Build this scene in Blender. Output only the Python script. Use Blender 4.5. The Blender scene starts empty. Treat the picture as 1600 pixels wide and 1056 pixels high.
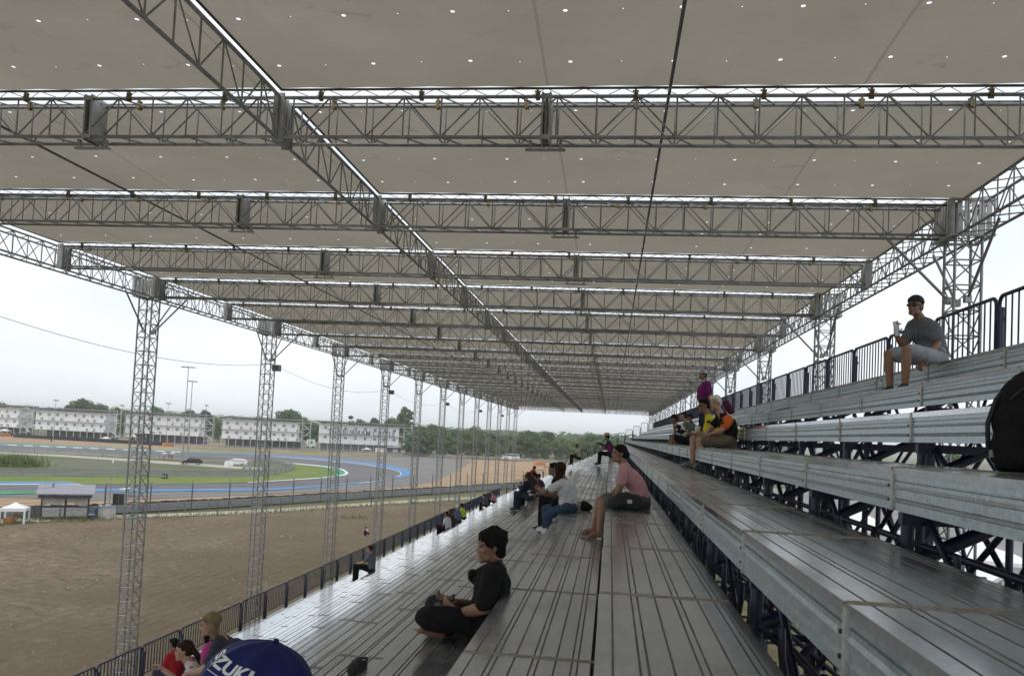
import bpy, math, random
from mathutils import Vector, Matrix
random.seed(7)
SC = bpy.context.scene
COL = SC.collection
EYE = 10.5
R_ = math.radians
# ---------------------------------------------------------------- camera model
CF, CCY = 1247.41, 623.97
CR = Vector((0.9913020, 0.1224468, 0.0482412))
CU = Vector((-0.0425966, -0.0483062, 0.9979239))
CW = Vector((-0.1245229, 0.9912988, 0.0426702))

def ray(x, y):
    return CR * ((x - 800) / CF) - CU * ((y - CCY) / CF) + CW
def at_y(x, y, Y):
    d = ray(x, y); p = d * (Y / d.y); p.z += EYE; return p
def at_z(x, y, Z):
    d = ray(x, y); p = d * ((Z - EYE) / d.z); p.z = Z; return p
def gp(x, y):
    return at_z(x, y, 0.0)
def mpp(p):
    return (Vector(p) - Vector((0, 0, EYE))).dot(CW) / CF      # metres per photo pixel there

cam_d = bpy.data.cameras.new('camera')
cam = bpy.data.objects.new('camera', cam_d); COL.objects.link(cam)
cam_d.sensor_fit = 'HORIZONTAL'; cam_d.sensor_width = 36.0
cam_d.lens = CF / 1600 * 36.0
cam_d.shift_y = (CCY - 528.0) / 1600.0
cam_d.clip_start = 0.05; cam_d.clip_end = 12000
m3 = Matrix((CR, CU, -CW)).transposed()
cam.matrix_world = Matrix.Translation((0, 0, EYE)) @ m3.to_4x4()
SC.camera = cam

# ---------------------------------------------------------------- names and tags
ORD = ['first', 'second', 'third', 'fourth', 'fifth', 'sixth', 'seventh', 'eighth', 'ninth', 'tenth', 'eleventh', 'twelfth',
       'thirteenth', 'fourteenth', 'fifteenth', 'sixteenth', 'seventeenth', 'eighteenth', 'nineteenth', 'twentieth']
TENS = {20: 'twenty', 30: 'thirty', 40: 'forty', 50: 'fifty', 60: 'sixty'}
def ordinal(n):
    if n <= 20: return ORD[n - 1]
    t, u = n // 10 * 10, n % 10
    if u == 0: return TENS[t][:-1] + 'ieth'
    return TENS[t] + '-' + ORD[u - 1]

def tag(o, label=None, cat=None, group=None, kind=None):
    if label: o['label'] = label
    if cat: o['category'] = cat
    if group: o['group'] = group
    if kind: o['kind'] = kind
    return o
def empty(name, loc=(0, 0, 0), label=None, cat=None, group=None):
    o = bpy.data.objects.new(name, None); COL.objects.link(o); o.location = loc
    o.empty_display_size = 0.2
    return tag(o, label, cat, group)
def place(name, me, parent=None, loc=None):
    o = bpy.data.objects.new(name, me); COL.objects.link(o)
    if parent: o.parent = parent
    if loc is not None: o.location = loc
    return o
def children_map():
    m = {}
    for o in COL.objects:
        if o.parent: m.setdefault(o.parent.name, []).append(o)
    return m
def copy_tree(o, parent=None, kids=None):
    c = o.copy(); COL.objects.link(c)
    if parent: c.parent = parent
    for ch in (kids.get(o.name, []) if kids is not None else list(o.children)):
        copy_tree(ch, c, kids)
    return c

# ---------------------------------------------------------------- mesh builder
def frame_of(d):
    d = Vector(d).normalized()
    h = Vector((0, 0, 1)) if abs(d.z) < 0.9 else Vector((0, 1, 0))
    a = d.cross(h).normalized(); b = d.cross(a)
    return d, a, b

class MB:
    def __init__(s):
        s.v = []; s.f = []; s.m = []; s.sm = []
    def face(s, idx, mi=0, smooth=False):
        s.f.append(idx); s.m.append(mi); s.sm.append(smooth)
    def poly(s, pts, mi=0):
        b = len(s.v); s.v += [tuple(p) for p in pts]; s.face(tuple(range(b, b + len(pts))), mi)
    def box(s, lo, hi, mi=0, M=None):
        (x0, y0, z0), (x1, y1, z1) = lo, hi
        b = len(s.v)
        c = [Vector(p) for p in ((x0, y0, z0), (x1, y0, z0), (x1, y1, z0), (x0, y1, z0), (x0, y0, z1), (x1, y0, z1), (x1, y1, z1), (x0, y1, z1))]
        s.v += [tuple(M @ p) if M else tuple(p) for p in c]
        for q in ((0, 3, 2, 1), (4, 5, 6, 7), (0, 1, 5, 4), (1, 2, 6, 5), (2, 3, 7, 6), (3, 0, 4, 7)):
            s.face(tuple(b + i for i in q), mi)
    def tube(s, p, q, r, n=6, mi=0, cap=False, r2=None):
        p, q = Vector(p), Vector(q)
        if (q - p).length < 1e-6: return
        d, a, b_ = frame_of(q - p); b = len(s.v); r2 = r if r2 is None else r2
        for c, rr in ((p, r), (q, r2)):
            for i in range(n):
                t = 2 * math.pi * i / n
                s.v.append(tuple(c + a * math.cos(t) * rr + b_ * math.sin(t) * rr))
        for i in range(n):
            j = (i + 1) % n
            s.face((b + i, b + j, b + n + j, b + n + i), mi, True)
        if cap:
            s.face(tuple(b + n - 1 - i for i in range(n)), mi); s.face(tuple(b + n + i for i in range(n)), mi)
    def path(s, pts, r, n=6, mi=0, closed=False):
        pts = [Vector(p) for p in pts]; k = len(pts); b = len(s.v); prev = None
        for i, p in enumerate(pts):
            if closed: d = pts[(i + 1) % k] - pts[i - 1]
            else: d = pts[min(i + 1, k - 1)] - pts[max(i - 1, 0)]
            d.normalize()
            if prev is None: _, a, bb = frame_of(d)
            else:
                a = (prev - d * prev.dot(d)).normalized(); bb = d.cross(a)
            prev = a
            for j in range(n):
                t = 2 * math.pi * j / n
                s.v.append(tuple(p + a * math.cos(t) * r + bb * math.sin(t) * r))
        for i in range(k if closed else k - 1):
            i2 = (i + 1) % k
            for j in range(n):
                j2 = (j + 1) % n
                s.face((b + i * n + j, b + i * n + j2, b + i2 * n + j2, b + i2 * n + j), mi, True)
    def ell(s, c, rx, ry, rz, F=None, nu=14, nv=9, mi=0):
        # F: (side, fwd, up) axes
        c = Vector(c); A = F or (Vector((1, 0, 0)), Vector((0, 1, 0)), Vector((0, 0, 1))); b = len(s.v)
        for i in range(nv + 1):
            ph = math.pi * i / nv
            for j in range(nu):
                th = 2 * math.pi * j / nu
                s.v.append(tuple(c + A[0] * (rx * math.sin(ph) * math.cos(th)) + A[1] * (ry * math.sin(ph) * math.sin(th)) + A[2] * (rz * math.cos(ph))))
        for i in range(nv):
            for j in range(nu):
                j2 = (j + 1) % nu
                s.face((b + i * nu + j, b + (i + 1) * nu + j, b + (i + 1) * nu + j2, b + i * nu + j2), mi, True)
    def cap(s, p, q, r, r2=None, n=12):
        p, q = Vector(p), Vector(q); r2 = r if r2 is None else r2
        d = q - p
        if d.length < 1e-5: d = Vector((0, 0, 1e-4))
        d, a, b_ = frame_of(d); b = len(s.v); rings = []
        for k in (0.03, 0.35, 0.7, 1.0): rings.append((p - d * r * math.cos(k * math.pi / 2), r * math.sin(k * math.pi / 2)))
        for k in (1.0, 0.7, 0.35, 0.03): rings.append((q + d * r2 * math.cos(k * math.pi / 2), r2 * math.sin(k * math.pi / 2)))
        for c, rr in rings:
            for i in range(n):
                t = 2 * math.pi * i / n
                s.v.append(tuple(c + a * math.cos(t) * rr + b_ * math.sin(t) * rr))
        for k in range(len(rings) - 1):
            for i in range(n):
                j = (i + 1) % n
                s.face((b + k * n + i, b + k * n + j, b + (k + 1) * n + j, b + (k + 1) * n + i), 0, True)
        s.face(tuple(b + n - 1 - i for i in range(n)), 0); e = b + (len(rings) - 1) * n
        s.face(tuple(e + i for i in range(n)), 0)
    def prism(s, prof, x0, x1, axis='y', mi=0, capped=True, closed=True):
        # prof: 2-D points; extruded along an axis; for 'y' prof=(x,z); for 'x' prof=(y,z); for 'z' prof=(x,y)
        n = len(prof); b = len(s.v)
        for t in (x0, x1):
            for (u, w) in prof:
                s.v.append((u, t, w) if axis == 'y' else ((t, u, w) if axis == 'x' else (u, w, t)))
        for i in range(n if closed else n - 1):
            j = (i + 1) % n
            s.face((b + i, b + j, b + n + j, b + n + i), mi)
        if capped and closed:
            s.face(tuple(b + n - 1 - i for i in range(n)), mi); s.face(tuple(b + n + i for i in range(n)), mi)
    def mesh(s, name, mats):
        me = bpy.data.meshes.new(name)
        me.from_pydata(s.v, [], s.f)
        for m in (mats if isinstance(mats, (list, tuple)) else [mats]): me.materials.append(m)
        me.polygons.foreach_set('material_index', s.m)
        me.polygons.foreach_set('use_smooth', s.sm)
        me.update(); return me
    def build(s, name, mats, parent=None, loc=None):
        return place(name, s.mesh(name, mats), parent, loc)

def fix_normals(me):
    import bmesh
    bm = bmesh.new(); bm.from_mesh(me); bmesh.ops.recalc_face_normals(bm, faces=bm.faces); bm.to_mesh(me); bm.free()

def remeshed(mb, name, voxel, smooth, material, factor=0.5):
    me = mb.mesh(name + '_raw', material); fix_normals(me)
    o = bpy.data.objects.new(name + '_raw', me); COL.objects.link(o)
    m = o.modifiers.new('r', 'REMESH'); m.mode = 'VOXEL'; m.voxel_size = voxel; m.use_smooth_shade = True
    if smooth:
        s = o.modifiers.new('s', 'SMOOTH'); s.iterations = smooth; s.factor = factor
    dg = bpy.context.evaluated_depsgraph_get()
    out = bpy.data.meshes.new_from_object(o.evaluated_get(dg), depsgraph=dg)
    out.name = name
    out.materials.clear(); out.materials.append(material)
    out.polygons.foreach_set('use_smooth', [True] * len(out.polygons))
    out.polygons.foreach_set('material_index', [0] * len(out.polygons))
    bpy.data.objects.remove(o); bpy.data.meshes.remove(me)
    return out

# ---------------------------------------------------------------- materials
class NT:
    def __init__(s, name):
        s.mat = bpy.data.materials.new(name); s.mat.use_nodes = True
        s.t = s.mat.node_tree; s.t.nodes.clear()
        s.out = s.t.nodes.new('ShaderNodeOutputMaterial'); s._pos = None
    def n(s, typ, **k):
        o = s.t.nodes.new('ShaderNode' + typ)
        for a, b in k.items(): setattr(o, a, b)
        return o
    def link(s, a, b): s.t.links.new(a, b)
    def put(s, sock, v):
        if hasattr(v, 'is_output'): s.link(v, sock)
        elif isinstance(v, (tuple, list)) and len(v) == 3 and sock.type == 'RGBA': sock.default_value = (*v, 1)
        else: sock.default_value = v
    def pos(s, scale=(1, 1, 1), obj=False):
        if obj: src = s.n('TexCoord').outputs['Object']
        else: src = s.n('NewGeometry').outputs['Position']
        mp = s.n('Mapping'); mp.inputs['Scale'].default_value = scale; s.link(src, mp.inputs['Vector'])
        return mp.outputs['Vector']
    def math(s, op, a, b=None, clamp=False):
        o = s.n('Math', operation=op, use_clamp=clamp); s.put(o.inputs[0], a)
        if b is not None: s.put(o.inputs[1], b)
        return o.outputs[0]
    def noise(s, vec, scale, detail=4, rough=0.55, dist=0.0):
        o = s.n('TexNoise'); s.link(vec, o.inputs['Vector'])
        o.inputs['Scale'].default_value = scale; o.inputs['Detail'].default_value = detail
        o.inputs['Roughness'].default_value = rough; o.inputs['Distortion'].default_value = dist
        return o.outputs['Fac']
    def voro(s, vec, scale, feat='F1', out='Distance'):
        o = s.n('TexVoronoi'); s.link(vec, o.inputs['Vector']); o.inputs['Scale'].default_value = scale
        return o.outputs[out]
    def ramp(s, fac, a, b):
        o = s.n('MapRange'); s.put(o.inputs[0], fac); o.inputs[1].default_value = a; o.inputs[2].default_value = b
        return o.outputs[0]
    def mix(s, fac, a, b):
        o = s.n('Mix', data_type='RGBA'); s.put(o.inputs[0], fac); s.put(o.inputs[6], a); s.put(o.inputs[7], b)
        return o.outputs[2]
    def bump(s, h, strength, dist=0.02):
        o = s.n('Bump'); s.link(h, o.inputs['Height']); o.inputs['Strength'].default_value = strength
        o.inputs['Distance'].default_value = dist; return o.outputs[0]
    def pbsdf(s, col, rough=0.6, metal=0.0, bump=None, spec=None):
        o = s.n('BsdfPrincipled'); s.put(o.inputs['Base Color'], col); s.put(o.inputs['Roughness'], rough); s.put(o.inputs['Metallic'], metal)
        if bump is not None: s.link(bump, o.inputs['Normal'])
        if spec is not None: o.inputs['Specular IOR Level'].default_value = spec
        return o.outputs[0]
    def done(s, sh):
        s.link(sh, s.out.inputs['Surface']); return s.mat

def simple(name, c, rough=0.6, metal=0.0, var=0.12, scale=6.0, bump=0.0, bscale=40.0, obj=True, spec=None):
    k = NT(name); p = k.pos(obj=obj)
    f = k.ramp(k.noise(p, scale), 0.3, 0.7)
    lo = tuple(x * (1 - var) for x in c); hi = tuple(min(1, x * (1 + var)) for x in c)
    b = k.bump(k.noise(p, bscale, 3), bump) if bump else None
    return k.done(k.pbsdf(k.mix(f, lo, hi), rough, metal, b, spec))

def mat_tread():
    k = NT('galvanised_tread'); p = k.pos(); ps = k.pos((3.0, 0.55, 3.0))
    base = k.mix(k.ramp(k.noise(ps, 1.4, 5), 0.30, 0.72), (0.56, 0.59, 0.625), (0.70, 0.735, 0.775))
    sp = k.mix(k.ramp(k.voro(p, 70, out='Color'), 0.2, 0.9), (0.82, 0.82, 0.82), (1, 1, 1))
    mu = k.n('Mix', data_type='RGBA', blend_type='MULTIPLY'); mu.inputs[0].default_value = 1
    k.link(base, mu.inputs[6]); k.link(sp, mu.inputs[7])
    d = k.ramp(k.noise(p, 0.8, 5, 0.55), 0.40, 0.70); d2 = k.ramp(k.noise(p, 4, 4, 0.55), 0.2, 0.75)
    dm = k.math('MULTIPLY', d, d2)
    geo = k.n('NewGeometry'); sep = k.n('SeparateXYZ'); k.link(geo.outputs['Normal'], sep.inputs[0])
    up = k.ramp(sep.outputs['Z'], 0.6, 0.95); sx = k.n('SeparateXYZ'); k.link(geo.outputs['Position'], sx.inputs[0])
    worn = k.math('MULTIPLY', k.ramp(sx.outputs['X'], -3.0, -0.4), k.math('SUBTRACT', 1.25, k.ramp(sx.outputs['X'], 0.45, 0.65)))
    dm = k.math('MULTIPLY', k.math('MULTIPLY', dm, up), k.math('ADD', k.math('MULTIPLY', worn, 0.6), 0.3))
    col = k.mix(dm, mu.outputs[2], (0.25, 0.243, 0.225))
    met = k.math('SUBTRACT', 0.92, k.math('MULTIPLY', dm, 0.6))
    ro = k.math('ADD', k.ramp(k.noise(ps, 2.5, 4), 0.3, 0.8), 0)
    rr = k.n('MapRange'); k.link(ro, rr.inputs[0]); rr.inputs[3].default_value = 0.10; rr.inputs[4].default_value = 0.25
    low_sheen = k.math('SUBTRACT', 1.0, k.ramp(sx.outputs['X'], -4.0, -0.8)); col = k.mix(k.math('MULTIPLY', low_sheen, 0.45), col, (0.80, 0.82, 0.84))  # paler towards the lower rows: their sky sheen put into the base colour
    lowr = k.math('ADD', 0.62, k.math('MULTIPLY', k.ramp(sx.outputs['X'], -5.0, -1.0), 0.38))
    ro2 = k.math('ADD', k.math('MULTIPLY', rr.outputs[0], lowr), k.math('MULTIPLY', dm, 0.25))
    return k.done(k.pbsdf(col, ro2, met, k.bump(k.noise(k.pos((2, 1.2, 2)), 3, 2), 0.05, 0.02)))
def mat_riser():
    k = NT('spangled_zinc'); p = k.pos()
    v = k.voro(k.pos((1, 0.8, 0.55)), 95, out='Color')
    base = k.mix(k.ramp(v, 0.15, 0.95), (0.42, 0.495, 0.53), (0.63, 0.72, 0.765))
    w = k.ramp(k.noise(p, 2.5, 5), 0.35, 0.7)
    base = k.mix(k.math('MULTIPLY', w, 0.5), base, (0.46, 0.53, 0.56))
    rr = k.n('MapRange'); k.link(v, rr.inputs[0]); rr.inputs[3].default_value = 0.26; rr.inputs[4].default_value = 0.44
    return k.done(k.pbsdf(base, rr.outputs[0], 0.9, k.bump(k.noise(k.pos((1, 0.5, 1)), 3.0, 2), 0.06, 0.03)))
def mat_steel(name, c, rough=0.42, metal=0.85):
    k = NT(name); p = k.pos()
    f = k.ramp(k.noise(p, 7, 5), 0.3, 0.72)
    col = k.mix(f, tuple(x * 0.62 for x in c), c)
    return k.done(k.pbsdf(col, rough, metal, k.bump(k.noise(p, 60, 2), 0.05)))
def mat_fabric():
    k = NT('canopy_fabric'); p = k.pos(); geo = k.n('NewGeometry'); sx = k.n('SeparateXYZ'); k.link(geo.outputs['Position'], sx.inputs[0])
    X, Y = sx.outputs['X'], sx.outputs['Y']
    n1 = k.ramp(k.noise(p, 0.8, 6, 0.6), 0.3, 0.72); n2 = k.ramp(k.noise(k.pos((1, 0.4, 1)), 3.2, 6, 0.65, 0.6), 0.55, 0.78)
    n3 = k.ramp(k.noise(p, 1.7, 9, 0.72, 1.2), 0.60, 0.70)
    weave = k.noise(k.pos((1, 6, 1)), 22, 2)
    col = k.mix(n1, (0.272, 0.245, 0.197), (0.326, 0.296, 0.241))
    col = k.mix(k.math('MULTIPLY', n2, 0.40), col, (0.29, 0.25, 0.20))
    col = k.mix(k.math('MULTIPLY', n3, 0.5), col, (0.20, 0.165, 0.13))
    col = k.mix(k.math('MULTIPLY', k.ramp(weave, 0.4, 0.7), 0.12), col, (0.28, 0.265, 0.23))
    # welded seams
    def cell(v, off, per):
        a = k.math('FRACT', k.math('DIVIDE', k.math('ADD', v, off), per))
        return k.math('MULTIPLY', k.math('SUBTRACT', a, 0.5), per)
    seam = k.math('LESS_THAN', k.math('ABSOLUTE', cell(X, 0.65 + 1.275 + 25.5, 2.55)), 0.013)
    col = k.mix(k.math('MULTIPLY', seam, 0.45), col, (0.16, 0.155, 0.14))
    dif = k.n('BsdfDiffuse'); k.link(col, dif.inputs['Color'])
    tr = k.n('BsdfTranslucent'); k.link(col, tr.inputs['Color'])
    bp = k.bump(k.noise(k.pos((0.7, 1.6, 1)), 2.2, 5, 0.6), 0.55, 0.07); k.link(bp, dif.inputs['Normal'])
    mx = k.n('MixShader'); mx.inputs[0].default_value = 0.50; k.link(dif.outputs[0], mx.inputs[1]); k.link(tr.outputs[0], mx.inputs[2])
    # drain eyelets, real holes in the sheet
    wob = k.n('TexWhiteNoise', noise_dimensions='2D')
    t = k.math('ADD', k.math('SUBTRACT', k.math('MULTIPLY', k.math('FRACT', k.math('DIVIDE', k.math('ADD', Y, 60 - 6.629), 3.0)), 3.0), 1.5), 0)
    dy = k.math('ABSOLUTE', k.math('SUBTRACT', k.math('ABSOLUTE', k.math('SUBTRACT', k.math('ABSOLUTE', t), 0.665)), 0.365))
    def hole(off, rad, dyv):
        dx = cell(X, off + 40.0, 0.8)
        d = k.math('SQRT', k.math('ADD', k.math('MULTIPLY', dx, dx), k.math('MULTIPLY', dyv, dyv)))
        return k.math('LESS_THAN', d, rad)
    h = k.math('MAXIMUM', hole(0.44 + 0.4, 0.0165, dy), hole(0.44, 0.0055, dy))
    tp = k.n('BsdfTransparent'); m2 = k.n('MixShader'); k.link(h, m2.inputs[0]); k.link(mx.outputs[0], m2.inputs[1]); k.link(tp.outputs[0], m2.inputs[2])
    return k.done(m2.outputs[0])
def mat_skin(name, c):
    k = NT(name); p = k.pos(obj=True)
    f = k.ramp(k.noise(p, 14, 4), 0.3, 0.7)
    o = k.n('BsdfPrincipled'); k.link(k.mix(f, tuple(x * 0.85 for x in c), c), o.inputs['Base Color'])
    o.inputs['Roughness'].default_value = 0.5; o.inputs['Subsurface Weight'].default_value = 0.08
    o.inputs['Subsurface Radius'].default_value = (0.02, 0.008, 0.004)
    return k.done(o.outputs[0])
def mat_cloth(name, c, pat=None, c2=(0, 0, 0), rough=0.85):
    k = NT(name); p = k.pos(obj=True)
    col = k.mix(k.ramp(k.noise(p, 5, 5), 0.3, 0.7), tuple(x * 0.8 for x in c), tuple(min(1, x * 1.1) for x in c))
    if pat == 'flowers':
        v = k.voro(p, 22); col = k.mix(k.math('LESS_THAN', v, 0.33), col, c2)
        v2 = k.voro(k.pos((1.3, 1.1, 0.9), obj=True), 30); col = k.mix(k.math('LESS_THAN', v2, 0.22), col, (0.10, 0.05, 0.06))
    elif pat == 'blocks':
        v = k.voro(k.pos((1, 1, 1.5), obj=True), 13, out='Color'); col = k.mix(k.math('GREATER_THAN', v, 0.62), col, c2)
    fold = k.noise(k.pos((1, 1, 0.6), obj=True), 11, 3, 0.5, 0.8)
    bp = k.bump(fold, 0.55, 0.03)
    return k.done(k.pbsdf(col, rough, 0, bp, 0.2))
def mat_leaf(name, a, b):
    k = NT(name); p = k.pos(obj=True)
    oi = k.n('ObjectInfo')
    f = k.ramp(k.noise(p, 1.1, 4), 0.3, 0.7)
    col = k.mix(f, a, b)
    col = k.mix(k.math('MULTIPLY', oi.outputs['Random'], 0.4), col, (0.12, 0.165, 0.065))
    d = k.n('BsdfDiffuse'); k.link(col, d.inputs['Color']); t = k.n('BsdfTranslucent'); k.link(col, t.inputs['Color'])
    m = k.n('MixShader'); m.inputs[0].default_value = 0.3; k.link(d.outputs[0], m.inputs[1]); k.link(t.outputs[0], m.inputs[2])
    return k.done(m.outputs[0])
def mat_ground(name, c1, c2, c3=None, scale=0.2, s3=0.05, lim=(0.5, 0.6), rough=0.95, bump=0.3, bscale=1.5, fine=None):
    k = NT(name); p = k.pos()
    col = k.mix(k.ramp(k.noise(p, scale, 8, 0.65), 0.32, 0.68), c1, c2)
    if fine: col = k.mix(k.ramp(k.noise(p, fine, 6, 0.7), 0.35, 0.7), tuple(x * 0.72 for x in c1), col)
    if c3: col = k.mix(k.ramp(k.noise(p, s3, 7, 0.6, 0.3), *lim), col, c3)
    return k.done(k.pbsdf(col, rough, 0, k.bump(k.noise(p, bscale, 6, 0.65), bump, 0.2), 0.15))

def mat_dirt():
    k = NT('bare_earth'); p = k.pos(); geo = k.n('NewGeometry'); sx = k.n('SeparateXYZ'); k.link(geo.outputs['Position'], sx.inputs[0])
    col = k.mix(k.ramp(k.noise(p, 0.13, 8, 0.6), 0.33, 0.66), (0.198, 0.153, 0.103), (0.318, 0.254, 0.175))
    col = k.mix(k.math('MULTIPLY', k.ramp(k.noise(p, 0.045, 5, 0.6), 0.46, 0.62), 0.5), col, (0.175, 0.138, 0.093))
    roof_shade = k.math('MULTIPLY', k.ramp(sx.outputs['X'], -36.0, -15.0), k.ramp(k.noise(p, 0.11, 5, 0.6), 0.15, 0.5)); col = k.mix(k.math('MULTIPLY', roof_shade, 0.72), col, (0.082, 0.062, 0.041))  # darkens earth towards the stand, painting the roof's shade into the colour
    col = k.mix(k.ramp(k.noise(p, 1.6, 8, 0.72), 0.36, 0.62), (0.135, 0.106, 0.072), col)
    col = k.mix(k.ramp(k.noise(p, 7.0, 6, 0.7), 0.60, 0.76), col, (0.42, 0.36, 0.27))
    # wheel ruts that run along the stand
    wv = k.n('TexWave', wave_type='BANDS', bands_direction='X'); k.link(k.pos((1, 0.06, 1)), wv.inputs['Vector'])
    wv.inputs['Scale'].default_value = 0.42; wv.inputs['Distortion'].default_value = 5.0; wv.inputs['Detail'].default_value = 5; wv.inputs['Detail Scale'].default_value = 1.6
    rm = k.math('MULTIPLY', k.ramp(wv.outputs['Fac'], 0.55, 0.9), k.ramp(k.noise(p, 0.07, 4), 0.44, 0.58))
    col = k.mix(k.math('MULTIPLY', rm, 0.5), col, (0.12, 0.088, 0.06))
    # weeds towards the stand and the far end
    gx = k.ramp(sx.outputs['X'], -23.0, -13.0); gy = k.ramp(sx.outputs['Y'], 24.0, 52.0)
    g = k.math('MULTIPLY', k.math('MULTIPLY', gx, gy), k.ramp(k.noise(p, 0.22, 8, 0.66), 0.42, 0.56))
    col = k.mix(g, col, k.mix(k.noise(p, 1.1, 5), (0.15, 0.19, 0.055), (0.27, 0.25, 0.10)))
    h = k.math('ADD', k.noise(p, 1.7, 9, 0.74), k.math('MULTIPLY', rm, -0.12))
    return k.done(k.pbsdf(col, 0.97, 0, k.bump(h, 0.8, 0.4), 0.1))

M = {}
def mats():
    M['tread'] = mat_tread(); M['riser'] = mat_riser()
    M['groove'] = simple('groove_grime', (0.25, 0.245, 0.235), 0.55, 0.55, 0.3, 5)
    M['strip'] = simple('weathered_strip', (0.30, 0.265, 0.205), 0.8, 0, 0.3, 9, 0.2)
    M['strut'] = simple('pale_post', (0.50, 0.50, 0.48), 0.5, 0.5, 0.2, 14)
    M['bolt'] = simple('bolt', (0.30, 0.29, 0.27), 0.5, 0.7)
    M['truss'] = mat_steel('truss_zinc', (0.38, 0.38, 0.375), 0.40, 0.68)
    M['plate'] = mat_steel('plate_zinc', (0.50, 0.50, 0.495), 0.55, 0.4)
    M['clamp'] = simple('brass_clamp', (0.17, 0.135, 0.06), 0.5, 0.5)
    M['hem'] = simple('hem_pole', (0.10, 0.095, 0.095), 0.6, 0.3); M['tube'] = simple('roof_tube', (0.15, 0.148, 0.145), 0.5, 0.5)
    M['rope'] = simple('lacing_cord', (0.18, 0.17, 0.17), 0.9)
    M['fabric'] = mat_fabric()
    M['navy'] = simple('navy_paint', (0.012, 0.014, 0.042), 0.42, 0.0, 0.25, 8)
    M['railnavy'] = simple('navy_rail', (0.016, 0.022, 0.055), 0.38, 0.1, 0.2, 8)
    M['black'] = simple('black', (0.012, 0.012, 0.013), 0.6)
    M['blackcloth'] = mat_cloth('black_cloth', (0.011, 0.011, 0.012))
    M['white'] = simple('white_paint', (0.74, 0.75, 0.75), 0.5, 0, 0.05)
    M['glass'] = simple('dark_glass', (0.03, 0.035, 0.04), 0.1)
    M['rubber'] = simple('rubber', (0.02, 0.02, 0.02), 0.8)
    M['grail'] = mat_steel('guard_rail_zinc', (0.36, 0.37, 0.38), 0.5, 0.5)
    M['bark'] = simple('bark', (0.13, 0.10, 0.075), 0.9, 0, 0.3, 3)
mats()

# ---------------------------------------------------------------- sky and sun
w = bpy.data.worlds.new('World'); SC.world = w; w.use_nodes = True
t = w.node_tree; t.nodes.clear()
wo = t.nodes.new('ShaderNodeOutputWorld'); bg = t.nodes.new('ShaderNodeBackground')
sky = t.nodes.new('ShaderNodeTexSky'); sky.sky_type = 'NISHITA'; sky.sun_disc = False
SUN_EL, SUN_ROT = 58.0, 205.0
sky.sun_elevation = R_(SUN_EL); sky.sun_rotation = R_(SUN_ROT); sky.dust_density = 3.0; sky.air_density = 1.2
tc = t.nodes.new('ShaderNodeTexCoord'); mp = t.nodes.new('ShaderNodeMapping'); mp.inputs['Scale'].default_value = (1, 1, 3.0)
t.links.new(tc.outputs['Generated'], mp.inputs['Vector'])
nz = t.nodes.new('ShaderNodeTexNoise'); nz.inputs['Scale'].default_value = 2.1; nz.inputs['Detail'].default_value = 7; nz.inputs['Roughness'].default_value = 0.5
t.links.new(mp.outputs[0], nz.inputs['Vector'])
mr = t.nodes.new('ShaderNodeMapRange'); mr.inputs[1].default_value = 0.34; mr.inputs[2].default_value = 0.66
t.links.new(nz.outputs['Fac'], mr.inputs[0])
cl = t.nodes.new('ShaderNodeMix'); cl.data_type = 'RGBA'
cl.inputs[6].default_value = (9.8, 10.7, 11.6, 1); cl.inputs[7].default_value = (13.0, 13.1, 13.2, 1)
t.links.new(mr.outputs[0], cl.inputs[0])
mx = t.nodes.new('ShaderNodeMix'); mx.data_type = 'RGBA'; mx.inputs[0].default_value = 0.86
t.links.new(sky.outputs[0], mx.inputs[6]); t.links.new(cl.outputs[2], mx.inputs[7])
t.links.new(mx.outputs[2], bg.inputs['Color']); bg.inputs['Strength'].default_value = 0.10
t.links.new(bg.outputs[0], wo.inputs['Surface'])
sd = bpy.data.lights.new('sun', 'SUN'); sd.energy = 1.1; sd.angle = R_(28); sd.color = (1.0, 0.96, 0.90)
so = bpy.data.objects.new('sun', sd); COL.objects.link(so)
el, az = R_(SUN_EL), R_(SUN_ROT)
sdir = Vector((math.sin(az) * math.cos(el), math.cos(az) * math.cos(el), math.sin(el)))
so.rotation_euler = sdir.to_track_quat('Z', 'Y').to_euler(); so.location = (0, 0, 60)
SC.view_settings.view_transform = 'Standard'; SC.view_settings.look = 'None'; SC.view_settings.exposure = 0.0; SC.view_settings.gamma = 1.0
SC.render.engine = 'CYCLES'; SC.cycles.use_denoising = True
SC.cycles.max_bounces = 8; SC.cycles.transparent_max_bounces = 12
# ---------------------------------------------------------------- people
UP = Vector((0, 0, 1))
SK = {'tan': mat_skin('skin_tan', (0.27, 0.145, 0.09)), 'dark': mat_skin('skin_brown', (0.20, 0.105, 0.065)), 'fair': mat_skin('skin_fair', (0.42, 0.24, 0.17))}
HAIRM = {'black': simple('hair_black', (0.010, 0.009, 0.009), 0.75, 0, 0.3, 30, 0.25, 120, True, 0.12), 'brown': simple('hair_brown', (0.035, 0.018, 0.012), 0.75, 0, 0.3, 30, 0.25, 120, True, 0.12),
         'blond': simple('hair_blond', (0.23, 0.165, 0.095), 0.75, 0, 0.25, 30, 0.25, 120, True, 0.12), 'white': simple('hair_white', (0.62, 0.60, 0.55), 0.75, 0, 0.15, 30, 0.25, 120, True, 0.12),
         'redbrown': simple('hair_red_brown', (0.07, 0.022, 0.012), 0.75, 0, 0.3, 30, 0.25, 120, True, 0.12)}
EYEM = simple('eye_dark', (0.015, 0.012, 0.010), 0.25); LIPM = simple('lip', (0.22, 0.085, 0.07), 0.5)
_cm = {}
def cloth(c, pat=None, c2=(0, 0, 0)):
    k = (c, pat, c2)
    if k not in _cm: _cm[k] = mat_cloth('cloth_%d' % len(_cm), c, pat, c2)
    return _cm[k]

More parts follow.
